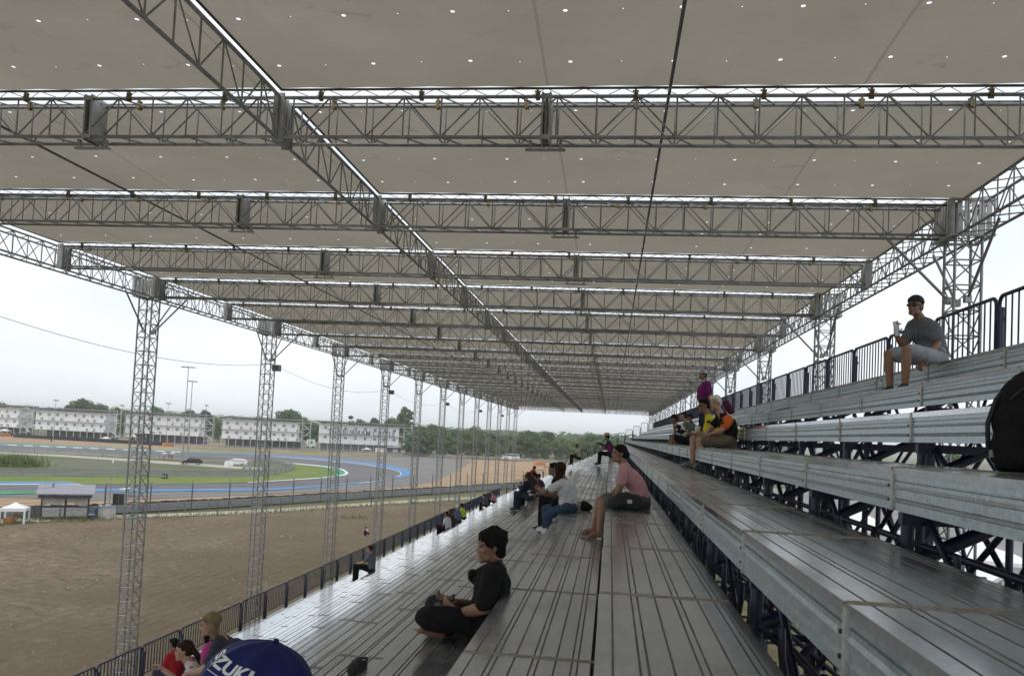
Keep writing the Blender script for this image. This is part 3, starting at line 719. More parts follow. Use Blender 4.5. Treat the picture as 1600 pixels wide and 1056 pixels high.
    tag(place('shoulder_bag', remeshed(mb, 'shoulder_bag', 0.011, 2, M['blackcloth'])), 'slumped black shoulder bag on the deck beside the plastic cup', 'bag')
    # --- man with cap, phone and sunglasses on the top row
    Y = 8.25
    ax, zt = 2.55, row_z(4)
    J = dict(head=at_y(1430, 479, Y), hf=(-0.72, -0.68, 0.02), hu=(0.05, 0, 1), neck=at_y(1440, 500, Y + .03), sL=at_y(1461, 511, Y - 0.10), sR=at_y(1425, 508, Y + 0.16), bend=(0.04, 0.04, 0),
             eL=at_y(1465, 539, Y - 0.16), wL=at_y(1444, 562, Y - 0.28), eR=at_y(1412, 541, Y + 0.06), wR=at_y(1399.5, 523, Y - 0.02), dR=(-0.1, -0.25, 0.9), nR=(0.75, 0.3, 0.0), dL=(-0.5, -0.3, -0.6),
             hL=at_y(1464, 561, Y - 0.17), hR=at_y(1449, 559, Y + 0.06), kL=at_y(1417, 547, Y - 0.36), kR=at_y(1388, 553, Y + 0.02),
             aL=at_y(1414, 596, Y - 0.36), tL=at_y(1405, 602, Y - 0.46), aR=at_y(1391, 602, Y + 0.0), tR=at_y(1383, 608, Y - 0.09))
    for q in 'LR':
        J['a' + q].z = zt + 0.075; J['t' + q].z = zt + 0.035; J['a' + q].x = max(J['a' + q].x, 2.56); J['t' + q].x = max(J['t' + q].x, 2.44)
    DC = cloth((0.035, 0.037, 0.042))
    person(J, 'man in a grey T-shirt, backward cap and sunglasses on the top row, raising a phone', 'tan', GREY, LGREY, SHOEB, ('crop', 'brown'), 0.88, 0.0070, 0.62, 'short', cap=(DC, -0.55), glasses=True, curl=0.9, hs=0.93)
    ph = MB(); c = at_y(1401, 513, Y - 0.07); Mx = Matrix.Translation(c) @ Matrix.Rotation(0.55, 4, 'Z') @ Matrix.Rotation(-0.28, 4, 'Y')
    ph.box((-0.034, -0.005, -0.07), (0.034, 0.005, 0.072), 0, Mx)
    ln = MB(); ln.box((0.006, -0.0075, 0.035), (0.022, -0.005, 0.062), 0, Mx)
    thing('phone', 'pale silver phone raised by the man in the backward cap', 'phone', (0, 0, 0), [('case', ph, simple('phone_silver', (0.55, 0.56, 0.56), 0.35)), ('lens', ln, M['black'])])
    c = at_y(1377, 603, 8.35); c.z = zt; b1 = MB(); b1.tube(c, c + UP * 0.12, 0.025, 12, cap=True); b1.tube(c + UP * 0.12, c + UP * 0.155, 0.025, 12, r2=0.011)
    b2 = MB(); b2.tube(c + UP * 0.155, c + UP * 0.172, 0.012, 10, cap=True); b3 = MB(); b3.tube(c + UP * 0.06, c + UP * 0.10, 0.0256, 12)
    thing('water_bottle', 'clear plastic water bottle with blue label beside the feet of the man raising a phone', 'bottle', (0, 0, 0), [('bottle_body', b1, simple('clear_plastic', (0.55, 0.60, 0.63), 0.15)), ('bottle_cap', b2, simple('cap_blue', (0.05, 0.12, 0.35))), ('bottle_label', b3, simple('label_blue', (0.25, 0.36, 0.50)))])
    # --- white haired man in orange and black
    Y = 11.4; zf = row_z(1)
    J = dict(head=at_y(1117.5, 629.5, Y), hf=(-0.72, -0.66, -0.08), hu=(0.03, 0, 1), neck=at_y(1127, 648, Y), sL=at_y(1139, 656, Y - 0.16), sR=at_y(1126, 652, Y + 0.14), bend=(0.05, 0.02, 0),
             eL=at_y(1128, 672, Y - 0.24), wL=at_y(1113, 677, Y - 0.22), eR=at_y(1108, 672, Y + 0.1), wR=at_y(1104, 678, Y - 0.05),
             hL=at_y(1139, 689, Y - 0.12), hR=at_y(1134, 688, Y + 0.08), kL=at_y(1092, 688, Y - 0.22), kR=at_y(1084, 686, Y + 0.12),
             aL=at_y(1097, 722, Y - 0.20), tL=at_y(1086, 731, Y - 0.28), aR=at_y(1082, 722, Y + 0.12), tR=at_y(1066, 729, Y + 0.06))
    for q in 'LR':
        J['a' + q].z = zf + 0.085; J['t' + q].z = zf + 0.038
    pr = person(J, 'white haired man in a black shirt with orange sleeves and khaki shorts', 'fair', BK, KHAKI, SHOEG, ('crop', 'white'), 0.92, 0.0082, 0.55, 'short', hs=0.95)
    mb = MB()
    mb.cap(J['sL'], J['sL'].lerp(J['eL'], 0.60), 0.064, 0.063, 14)
    mb.cap(J['sL'].lerp(J['neck'], 0.25), J['sL'].lerp(J['neck'], 0.5), 0.058, 0.05, 14)
    me = remeshed(mb, 'sleeves', 0.009, 2, ORNG); me.transform(Matrix.Translation(-pr.location)); place('orange_sleeves', me, pr)
    mb = MB(); c = at_y(1111, 698, Y - 0.10); c.z = row_z(2); mb.ell(c + UP * 0.05, 0.09, 0.08, 0.06); mb2 = MB(); mb2.box((c.x - 0.16, c.y - 0.05, c.z), (c.x - 0.06, c.y + 0.05, c.z + 0.02))
    thing('baseball_cap', 'white and black cap lying on the bench under the knee of the white haired man', 'cap', (0, 0, 0), [('crown', mb, M['white']), ('peak', mb2, M['black'])])
    # --- man in yellow
    Y = 12.2
    J = dict(head=at_y(1099.5, 634, Y), hf=(-0.97, -0.20, -0.16), hu=(0.0, 0, 1), neck=at_y(1107, 650, Y), sL=at_y(1108, 657, Y - 0.19), sR=at_y(1110, 655, Y + 0.17), bend=(0.05, 0.0, 0),
             eL=at_y(1103, 677, Y - 0.22), wL=at_y(1083, 677, Y - 0.08), eR=at_y(1102, 677, Y + 0.2), wR=at_y(1083, 677, Y + 0.06),
             hL=at_y(1121, 688, Y - 0.09), hR=at_y(1121, 687, Y + 0.09), kL=at_y(1083, 687, Y - 0.13), kR=at_y(1082, 685, Y + 0.12),
             aL=at_y(1087, 720, Y - 0.1), tL=at_y(1076, 728, Y - 0.12), aR=at_y(1085, 718, Y + 0.12), tR=at_y(1072, 725, Y + 0.10))
    for q in 'LR':
        J['a' + q].z = zf + 0.085; J['t' + q].z = zf + 0.038
    pr = person(J, 'man with glasses in a bright yellow T-shirt looking down at a phone', 'tan', YEL, BK, SHOEB, ('crop', 'black'), 0.90, 0.0085, 0.72, 'short', glasses=True, hs=0.95)
    mb = MB(); c = at_y(1108, 659, Y - 0.262) - pr.location; mb.box((-0.035, -0.006, -0.014), (0.028, 0.008, 0.018), 0, Matrix.Translation(c)); mb.build('badge', M['black'], pr)
    c = at_y(1077, 675, Y - 0.02); ph = MB(); ph.box((-0.07, -0.036, -0.004), (0.07, 0.036, 0.004), 0, Matrix.Translation(c) @ Matrix.Rotation(0.35, 4, 'Y')); tag(ph.build('phone', M['black']), 'black phone in the hands of the man in yellow', 'phone')
    c = at_y(1090, 671, Y + 0.05); mb = MB(); mb.tube(c - UP * 0.05, c + UP * 0.05, 0.035, 12, cap=True, r2=0.042); tag(mb.build('paper_cup', M['white']), 'white paper cup standing between the men in yellow and orange', 'cup')
    # --- standing man in purple
    Y = 16.0; hd = at_y(1098, 586, Y); zf = hd.z - 1.60; b = Vector((hd.x + 0.06, Y, 0))
    zf = row_z(2); sc_ = (hd.z - zf) / 1.60
    def Q(x, y, z): return Vector((b.x + x * sc_, Y + y * sc_, zf + z * sc_))
    J = dict(head=hd, hf=(-0.9, -0.42, 0.12), neck=Q(0.0, 0, 1.44), sL=Q(0.03, -0.20, 1.39), sR=Q(-0.02, 0.19, 1.39), eL=Q(0.09, -0.25, 1.11), wL=Q(0.06, -0.24, 0.86), eR=Q(0.0, 0.26, 1.11), wR=Q(-0.06, 0.25, 0.87),
             hL=Q(0.03, -0.09, 0.92), hR=Q(0.0, 0.10, 0.92), kL=Q(0.02, -0.11, 0.50), kR=Q(-0.03, 0.12, 0.50), aL=Q(0.05, -0.11, 0.085), aR=Q(0.0, 0.13, 0.085), tL=Q(-0.09, -0.15, 0.04), tR=Q(-0.14, 0.11, 0.04), bend=(-0.06, 0, 0))
    pr = person(J, 'standing man in a purple polo shirt and white cap, hands at his sides', 'tan', PURP, JEAND, SHOEB, ('crop', 'black'), sc_, 0.011, 0.68, 'long', cap=(cloth((0.55, 0.58, 0.62)), 0.6), wide=1.12)
    cb_ = MB(); cb_.path([Vector(J['neck']) - pr.location + Vector((0.055 * math.cos(a), 0.055 * math.sin(a), 0.025)) for a in [k * math.pi / 5 for k in range(10)]], 0.014, 6, closed=True); cb_.build('collar', M['white'], pr)
    # --- seated people on the upper rows further along
    def sitter(px, py, Y, label, yaw, shirt, pants, hair, s=1.0, skin='tan', lean=0.35, drop=0.30, arms='knees', cap=None, leg='long', shoes=SHOEB, sleeve=0.6, vox=0.013, hy=0.0, hp=0.0, knee=0.10, reach=0.43, sink=None, **kw):
        """seat whose pixel is the point between the hips"""
        s *= 0.86
        hip = at_y(px, py, Y) if sink is None else sink
        return person(sit(hip, yaw, lean, drop, s, arms=arms, head_yaw=hy, head_pitch=hp, knee_up=knee, reach=reach), label, skin, shirt, pants, shoes, hair, s, vox, sleeve, leg, cap, **kw)
    bw = cloth((0.02, 0.02, 0.025), 'blocks', (0.55, 0.55, 0.55))
    sitter(1076, 689, 17.0, 'man in a black and white patterned shirt and black cap leaning over his knees', -0.15, bw, BK, ('crop', 'black'), 0.95, 'dark', 0.72, cap=(M['blackcloth'], 1), leg='short', arms='phone', drop=0.30, hp=0.0)
    sitter(1088, 684, 18.6, 'man in an olive grey T-shirt sitting behind the patterned shirt', -0.1, OLIVE, JEAND, ('crop', 'brown'), 1.0, 'fair', 0.65, arms='lap')
    sitter(1137, 677, 13.8, 'dark haired person with a red bag strap, hidden behind the white haired man', 0.05, NAVYC, BK, ('crop', 'black'), 1.0, 'dark', 0.42, arms='lap')
    c = at_y(1134, 630, 13.65); mb = MB(); mb.cap(c, c + Vector((0.09, 0, -0.12)), 0.055, 0.065)
    tag(place('backpack', remeshed(mb, 'backpack', 0.014, 2, cloth((0.10, 0.012, 0.035)))), 'dark red and navy backpack on the back of the person behind the white haired man', 'backpack')
    sitter(1084, 684, 21.5, 'person in dark clothes beyond the olive grey shirt, only the cap showing', 0.0, BK, BK, ('crop', 'black'), 0.95, 'dark', 0.2, arms='lap', cap=(M['blackcloth'], 1))
    # --- lower rows: family at the umbrella
    p = at_y(356, 1056, 6.2)
    J = dict(head=at_y(328, 975, 6.1), hf=(-0.86, -0.48, -0.14), hu=(-0.06, 0, 1), neck=at_y(345, 997, 6.15), sL=at_y(339, 1012, 5.96), sR=at_y(355, 1003, 6.32), bend=(0.09, 0, 0.02), eL=at_y(328, 1043, 5.9), wL=at_y(300, 1052, 5.95), eR=at_y(335, 1036, 6.5), wR=at_y(306, 1046, 6.35),
             hL=at_y(375, 1064, 6.1), hR=at_y(378, 1062, 6.3), kL=at_y(308, 1068, 6.05), kR=at_y(312, 1063, 6.4), aL=at_y(300, 1125, 6.05), tL=at_y(285, 1135, 6.05), aR=at_y(303, 1120, 6.4), tR=at_y(288, 1130, 6.4))
    person(J, 'broad man with long blond hair in a navy T-shirt beside the blue umbrella', 'fair', cloth((0.040, 0.047, 0.066)), KHAKI, SHOEG, ('bob', 'blond'), 0.86, 0.0080, 0.72, 'short', wide=1.45, hs=0.86)
    J = dict(head=at_y(287, 1016, 6.5), hf=(-0.93, -0.34, -0.04), hu=(0, 0, 1), neck=at_y(297, 1037, 6.5), sL=at_y(300, 1048, 6.33), sR=at_y(302, 1044, 6.67), bend=(0.04, 0, 0), eL=at_y(290, 1075, 6.3), wL=at_y(256, 1046, 6.35), eR=at_y(295, 1072, 6.75), wR=at_y(265, 1075, 6.6),
             hL=at_y(318, 1100, 6.4), hR=at_y(318, 1098, 6.6), kL=at_y(262, 1096, 6.35), kR=at_y(262, 1094, 6.65), aL=at_y(258, 1150, 6.35), tL=at_y(245, 1158, 6.35), aR=at_y(258, 1150, 6.65), tR=at_y(245, 1158, 6.65))
    person(J, 'woman with a dark ponytail in a white floral blouse, in front of the blond man', 'fair', cloth((0.60, 0.55, 0.57), 'flowers', (0.38, 0.10, 0.17)), JEAND, SHOEB, ('pony', 'brown'), 0.80, 0.0080, 0.6, 'long', hs=0.90)
    sitter(274, 1058, 9.5, 'child in a red T-shirt seated low beside the lower fence', 0.25, RED, JEAND, ('crop', 'black'), 0.72, 'dark', 0.12, arms='lap', leg='short', vox=0.011)
    sitter(327, 1041, 9.6, 'child in a hot pink top partly hidden by the blond man', -0.2, HOTP, JEAND, ('bob', 'black'), 0.66, 'tan', 0.15, arms='lap', vox=0.011)
    # --- scattered spectators further along the lower rows
    sitter(580, 889, 20.2, 'man in a grey T-shirt sitting alone near the lower fence, leaning back on his arm', 0.0, GREY, BK, ('crop', 'brown'), 0.92, 'fair', 0.10, reach=0.50, arms='knees', shoes=SHOEW, drop=0.30)
    sitter(700, 826, 30.5, 'person in a white T-shirt seated at the lower fence with a black bag', 0.3, WHT, BK, ('crop', 'black'), 1.0, 'dark', 0.15, arms='lap', vox=0.016)
    sitter(707, 821, 31.4, 'woman with long reddish hair at the lower fence beside the white T-shirt', 0.3, cloth((0.05, 0.03, 0.035)), BK, ('long', 'redbrown'), 1.0, 'fair', 0.2, arms='lap', vox=0.016)
    sitter(717, 813, 33.5, 'grey haired man in a dark blue shirt at the lower fence', 0.2, BLUEC, BK, ('crop', 'white'), 1.0, 'fair', 0.2, arms='lap', vox=0.016)
    sitter(725, 808, 35.0, 'person in a neon yellow top at the lower fence', 0.2, NEON, BK, ('crop', 'black'), 0.95, 'dark', 0.3, arms='lap', vox=0.016)
    sitter(762, 790, 42.0, 'spectator in dark grey crouched low by the navy fence', 0.2, cloth((0.07, 0.08, 0.10)), BK, ('crop', 'brown'), 1.0, 'fair', 0.5, arms='lap', vox=0.02)
    sitter(773, 784, 44.0, 'spectator in faded pink and white by the navy fence', 0.2, cloth((0.5, 0.22, 0.26)), BK, ('crop', 'brown'), 0.9, 'fair', 0.3, arms='lap', vox=0.02)
    J = sit(at_y(828, 776, 19.5), 0.35, 0.16, 0.27, 0.78, arms='phone')
    person(J, 'curly haired girl in a navy jacket and dark jeans, seated below the woman in white', 'dark', cloth((0.018, 0.024, 0.045)), JEAND, SHOEB, ('curly', 'redbrown'), 0.78, 0.012, 1.8)
    c = at_y(829, 770, 19.2); mb = MB(); mb.cap(c, c + Vector((0.13, 0.02, -0.03)), 0.085, 0.075)
    tag(place('handbag', remeshed(mb, 'handbag', 0.012, 2, cloth((0.03, 0.03, 0.04), 'blocks', (0.6, 0.6, 0.6)))), 'black and white patterned handbag beside the girl in navy', 'bag')
    sitter(836, 772, 21.0, 'person in a red cap hidden behind the girl in navy', 0.3, cloth((0.16, 0.06, 0.05)), BK, ('crop', 'black'), 0.95, 'dark', 0.15, arms='raised', cap=(cloth((0.45, 0.03, 0.02)), 1))
    sitter(843, 770, 27.0, 'spectator in black among the far group on the lower rows', 0.2, BK, BK, ('crop', 'black'), 1.0, 'dark', 0.3, vox=0.018)
    sitter(849, 767, 29.5, 'spectator in dark violet among the far group on the lower rows', 0.2, cloth((0.06, 0.03, 0.12)), BK, ('crop', 'black'), 1.0, 'dark', 0.4, vox=0.018)
    sitter(838, 775, 24.5, 'spectator in a brown shirt bending forward in the far group', 0.2, cloth((0.10, 0.05, 0.04)), BK, ('crop', 'black'), 1.0, 'dark', 0.5, vox=0.018)
    hd = at_y(834.5, 731, 44.0); zf = hd.z - 1.6; b = hd.copy()
    def Q(x, y, z): return Vector((b.x + x, b.y + y, zf + z))
    J = dict(head=hd, hf=(-1, 0, 0), neck=Q(0.03, 0, 1.44), sL=Q(0.05, -0.19, 1.38), sR=Q(0.05, 0.19, 1.38), eL=Q(0.08, -0.24, 1.10), wL=Q(0, -0.24, 0.86), eR=Q(0.08, 0.24, 1.10), wR=Q(0, 0.24, 0.86), hL=Q(0.04, -0.09, 0.9), hR=Q(0.04, 0.09, 0.9),
             kL=Q(0.02, -0.1, 0.48), kR=Q(0.02, 0.1, 0.48), aL=Q(0.06, -0.1, 0.085), aR=Q(0.06, 0.1, 0.085), tL=Q(-0.08, -0.1, 0.04), tR=Q(-0.08, 0.1, 0.04))
    person(J, 'spectator in white standing far along the lower rows', 'dark', WHT, JEAND, SHOEB, ('crop', 'black'), 1.0, 0.02, 0.6)
    # straw hat person
    Y = 28.0
    pr = sitter(955, 709.5, Y, 'person in dark navy with a wide straw hat sitting far along the middle rows', 0.1, cloth((0.02, 0.03, 0.06)), BK, ('crop', 'black'), 1.05, 'dark', 0.28, arms='phone', vox=0.015, knee=0.02)
    hd = sit(at_y(955, 709.5, Y), 0.1, 0.28, 0.3, 1.05 * 0.86)['head']; mb = MB(); c = hd + UP * 0.07 - pr.location; mb.tube(c, c + UP * 0.012, 0.20, 18, cap=True, r2=0.19); mb.tube(c + UP * 0.01, c + UP * 0.10, 0.105, 16, cap=True, r2=0.08)
    mb.build('straw_hat', simple('straw', (0.42, 0.33, 0.21), 0.9), pr)
    mb = MB(); a, b_ = at_y(932, 691, Y - 0.1), at_y(949, 697, Y); mb.tube(a, b_, 0.018, 8, cap=True, r2=0.03); tag(mb.build('folded_umbrella', M['black']), 'dark folded umbrella held out by the person in the straw hat', 'umbrella')
    mb = MB(); a = at_y(952, 700, Y - 0.35); mb.ell(a, 0.09, 0.06, 0.13); tag(mb.build('red_bag', cloth((0.25, 0.02, 0.08))), 'small crimson bag on the lap of the person in the straw hat', 'bag')
    sitter(904, 714.5, 41.0, 'person in a cream shirt sitting by the far end railings', 0.1, CREAM, BK, ('crop', 'redbrown'), 1.0, 'dark', 0.2, arms='knees', vox=0.02)
    # --- rucksack at the frame's edge
    z0 = row_z(2); Yb = 3.55; c = Vector((at_y(1592, 738, Yb).x + 0.03, Yb, z0)); mb = MB()
    h = 0.43
    mb.ell((0, 0.0, 0.13), 0.135, 0.12, 0.13); mb.ell((0.0, 0.0, 0.22), 0.135, 0.125, 0.20); mb.ell((0.03, 0.0, 0.29), 0.115, 0.11, 0.145); mb.ell((-0.06, -0.02, 0.11), 0.09, 0.10, 0.11); mb.cap((-0.085, 0, 0.03), (0.12, 0, 0.03), 0.035, 0.035); mb.ell((0.05, -0.09, 0.17), 0.10, 0.07, 0.13)
    e = empty('rucksack', c, 'bulging black rucksack standing on the bench at the right edge', 'rucksack')
    place('pack', crumple(remeshed(mb, 'pack', 0.009, 3, M['blackcloth']), 0.014, 11, 25), e)
    st = MB(); st.path([(-0.10, 0.02, 0.06), (-0.152, 0.0, 0.10), (-0.156, 0, 0.20), (-0.125, 0.0, 0.30), (-0.07, 0, 0.38)], 0.010, 6); st.path([(-0.06, -0.12, 0.02), (0.03, -0.16, 0.035), (0.10, -0.15, 0.02)], 0.012, 6); st.build('strap', M['black'], e)
    bk = MB(); bk.box((-0.150, -0.03, 0.062), (-0.122, -0.005, 0.092)); bk.build('buckle', simple('buckle_grey', (0.25, 0.25, 0.25)), e)
    zp = MB(); zp.path([(-0.11, -0.085, 0.30), (-0.05, -0.10, 0.36), (0.03, -0.105, 0.40), (0.10, -0.09, 0.36)], 0.006, 6); zp.build('zip', M['rubber'], e)

def umbrella():
    ub = NT('umbrella_blue'); p = ub.pos(obj=True); ubm = ub.done(ub.pbsdf(ub.mix(ub.noise(p, 3, 4), (0.005, 0.010, 0.085), (0.010, 0.018, 0.14)), 0.7, 0, ub.bump(ub.noise(p, 4, 3), 0.2), 0.3))
    Y = 5.0; ax = Vector((0.26, 0.12, 0.95)).normalized(); C = at_y(402.5, 1080, Y); R = 79 * mpp(C); th_max = 1.75
    a0 = Vector((1, 0, 0)); a0 = (a0 - ax * a0.dot(ax)).normalized(); b0 = ax.cross(a0)
    e = empty('umbrella', C, 'open blue umbrella with white SUZUKI lettering, seen from above by the family', 'umbrella')
    def S(th, az, rr=R):
        return (a0 * math.cos(az) + b0 * math.sin(az)) * math.sin(th) * rr + ax * math.cos(th) * rr
    mb = MB(); nA, nT = 64, 14
    def rad(th, az):
        seg = (az / (2 * math.pi) * 8) % 1.0
        return R * (1 + 0.17 * max(0.0, th - 0.30) ** 1.4) * (1 - 0.105 * math.sin(math.pi * seg) * min(1.0, th / 1.2) ** 1.2)
    for i in range(nT + 1):
        th = max(0.005, th_max * i / nT)
        for j_ in range(nA): mb.v.append(tuple(S(th, 2 * math.pi * j_ / nA, rad(th, 2 * math.pi * j_ / nA))))
    for i in range(nT):
        for j_ in range(nA):
            k = (j_ + 1) % nA; mb.face((i * nA + j_, (i + 1) * nA + j_, (i + 1) * nA + k, i * nA + k), 0, True)
    mb.build('canopy', ubm, e)
    rb = MB()
    for q in range(8): rb.path([S(max(0.02, th_max * i / 10), 2 * math.pi * q / 8, rad(max(0.02, th_max * i / 10), 2 * math.pi * q / 8) * 0.985) for i in range(11)], 0.004, 5)
    rb.build('ribs', M['plate'], e)
    fr = MB(); fr.tube(ax * R * 0.99, ax * (R + 0.022), 0.024, 10, cap=True, r2=0.016); fr.build('ferrule', ubm, e)
    sh = MB(); sh.tube(ax * R, -ax * 0.12, 0.007, 8); sh.build('shaft', M['plate'], e)
    hd_ = MB(); hd_.tube(-ax * 0.06, -ax * 0.16, 0.018, 8, cap=True); hd_.build('handle', M['black'], e)
    cu = bpy.data.curves.new('t', 'FONT'); cu.body = 'SUZUKI'; cu.size = 1.0; cu.align_x = 'CENTER'; cu.align_y = 'CENTER'; cu.extrude = 0.0; cu.offset = 0.035; cu.resolution_u = 3
    o = bpy.data.objects.new('t', cu); COL.objects.link(o)
    me = bpy.data.meshes.new_from_object(o.evaluated_get(bpy.context.evaluated_depsgraph_get())); bpy.data.objects.remove(o)
    import bmesh
    bm = bmesh.new(); bm.from_mesh(me)
    bmesh.ops.triangulate(bm, faces=bm.faces); bmesh.ops.subdivide_edges(bm, edges=[ed for ed in bm.edges if ed.calc_length() > 0.12], cuts=3, use_grid_fill=False); bmesh.ops.triangulate(bm, faces=bm.faces)
    nv_ = (at_y(352, 1041, Y - 0.64 * R) - C).normalized(); AZ0 = math.atan2(nv_.dot(b0), nv_.dot(a0)); TH0 = math.acos(nv_.dot(ax)); xs = [v.co.x for v in bm.verts]; KX = 1.42 * R / (max(xs) - min(xs)); SZ = 0.24 * R / 0.72
    for v in bm.verts:
        x, y = v.co.x * KX, v.co.y * SZ
        th = TH0 - y / R; az = AZ0 + x / (R * math.sin(TH0)); v.co = S(th, az, rad(th, az) + 0.0025)
    bm.to_mesh(me); bm.free(); me.materials.clear(); me.materials.append(M['white']); place('lettering', me, e)
    ln = MB(); th = TH0 + 0.20
    for i in range(30):
        a1, a2 = AZ0 - 0.75 + i * 0.05, AZ0 - 0.75 + (i + 1) * 0.05
        ln.poly([S(th, a1, rad(th, a1) + 0.0025), S(th, a2, rad(th, a2) + 0.0025), S(th - 0.012, a2, rad(th - 0.012, a2) + 0.0025), S(th - 0.012, a1, rad(th - 0.012, a1) + 0.0025)])
    ln.build('white_line', M['white'], e)
TXT_AZ, TXT_TH = 232.0, 0.62
def row_x(n): return -0.014 + (0.589 if n < 0 else 0.6) * n
def row_z(n): return EYE + (-0.671 + (0.302 if n < 0 else 0.304) * n)
people()
umbrella()
# ---------------------------------------------------------------- the grandstand
def row_x(n): return -0.014 + (0.589 if n < 0 else 0.6) * n
def row_z(n): return EYE + (-0.671 + (0.302 if n < 0 else 0.304) * n)
N_LO, N_HI = -16, 5
Y_END = 68.0
MOD = 1.505
Y_J = 2.03                                            # a joint between planks
DECK_W = 0.555

def deck_profile(w, g=1.0, slot=False):
    pts = [(-0.006, -0.03), (-0.006, -0.0012), (-0.0052, 0.0)]
    for u in (0.045, 0.125, 0.150, 0.225, 0.305, 0.330, 0.405, 0.475, 0.500):
        if u + 0.012 > w: break
        pts += [(u, 0.0), (u + 0.003 * g, -0.006 * g), (u + 0.006 * g, -0.006 * g), (u + 0.009 * g, 0.0)]
    if slot: pts += [(w - 0.030, 0.0), (w - 0.029, -0.022), (w, -0.022)]
    else: pts += [(w - 0.004, 0.0), (w, -0.004), (w, -0.05)]
    return pts

def deck_mesh(nseg, w=DECK_W, g=0.95):
    mb = MB(); L = nseg * MOD
    for k in range(nseg):
        f0 = len(mb.f); pr = deck_profile(w, g, w > 0.56); mb.prism(pr, k * MOD + 0.018, (k + 1) * MOD - 0.010, 'y', 0, closed=False)
        for i in range(len(pr) - 1):
            if min(pr[i][1], pr[i + 1][1]) < -0.005 and 0.01 < pr[i][0] < w - 0.001: mb.m[f0 + i] = 3 if pr[i + 1][1] > -0.02 else 4
        y0 = k * MOD - 0.010
        mb.box((-0.004, y0, -0.03), (w - 0.032, y0 + 0.028, -0.0015), 1)
        mb.box((-0.002, y0 + 0.004, -0.0015), (w - 0.01, y0 + 0.010, 0.0035), 1)
        mb.box((-0.002, y0 + 0.018, -0.0015), (w - 0.01, y0 + 0.024, 0.0035), 1)
        for u in (0.14, 0.2, 0.36):
            mb.box((u, y0 - 0.002, -0.001), (u + 0.035, y0 + 0.030, 0.0055), 2)
    return mb.mesh('deck_panel', [M['tread'], M['strip'], M['bolt'], M['groove'], M['rubber']])  # rubber black lines the back slot, painting in the gap's shade
def riser_mesh(nseg):
    mb = MB(); h = 0.178
    prof = [(0.0, -0.031), (0.0, -0.052), (0.007, -0.054), (0.007, -0.057), (-0.001, -0.060), (-0.001, -0.074), (-0.008, -0.086), (0.0, -0.090), (0.0, -0.124),
            (0.006, -0.126), (-0.006, -0.139), (0.0, -0.143), (0.0, -h), (0.03, -h)]
    for k in range(nseg):
        mb.prism(prof, k * MOD + 0.022, (k + 1) * MOD - 0.012, 'y', 0, closed=False)
        y0 = k * MOD - 0.012
        mb.box((-0.010, y0, -h), (0.03, y0 + 0.012, -0.012), 1)
        mb.box((-0.008, y0 + 0.015, -h), (0.03, y0 + 0.034, -0.012), 1)
        for z in (-0.075, -0.135): mb.box((-0.012, y0 + 0.036, z - 0.006), (0.01, y0 + 0.052, z + 0.004), 2)
    return mb.mesh('riser_panel', [M['riser'], M['strut'], M['black']])

D1, D4 = deck_mesh(1), deck_mesh(4)
E1, E4 = deck_mesh(1, 0.588, 1.0), deck_mesh(4, 0.588, 1.5); G1 = deck_mesh(1, 0.588, 1.35)
RS1, RS4 = riser_mesh(1), riser_mesh(4)
RL = riser_mesh(45)
Y_NEAR = Y_J - 4 * MOD                               # behind the photographer's shoulder, for the reflections
N_NEAR = 30                                           # single planks, then longer runs
rnd = random.Random(3)
for n in range(N_LO, N_HI + 1):
    i = n - N_LO + 1
    nm = 'topmost against the navy barriers' if n == N_HI else ('lowest beside the lower navy fence' if n == N_LO else ordinal(i) + ' up from the lower fence')
    extra = {-2: ', seat of the man in black', -1: ', seat of the woman in white', 0: ', seat of the woman in pink', 2: ', with the black rucksack on it', 5: '', 4: ''}.get(n, '')
    row = empty('bench_row', (row_x(n), Y_NEAR, row_z(n)), 'galvanised bench row, ' + nm + extra, 'bench row', 'bench rows of the grandstand')
    off = 0.0 if n >= -2 else rnd.choice([0.0, 0.0, -0.5, 0.75, 0.35])
    dm1, dm4 = (D1, D4) if n >= 0 else ((E1, E4) if n > -3 else (G1, E4))
    for k in range(N_NEAR): place('deck_panel', dm1, row, (0, k * MOD + off, 0))
    for k in range(4): place('deck_panel', dm4, row, (0, (N_NEAR + 4 * k) * MOD + off, 0))
    if n >= 0:
        for k in range(N_NEAR): place('riser_panel', RS1, row, (0, k * MOD, 0))
        for k in range(4): place('riser_panel', RS4, row, (0, (N_NEAR + 4 * k) * MOD, 0))
    else:
        place('riser_panel', RL, row, (0, off, 0))
Y_STOP = Y_NEAR + (N_NEAR + 16) * MOD

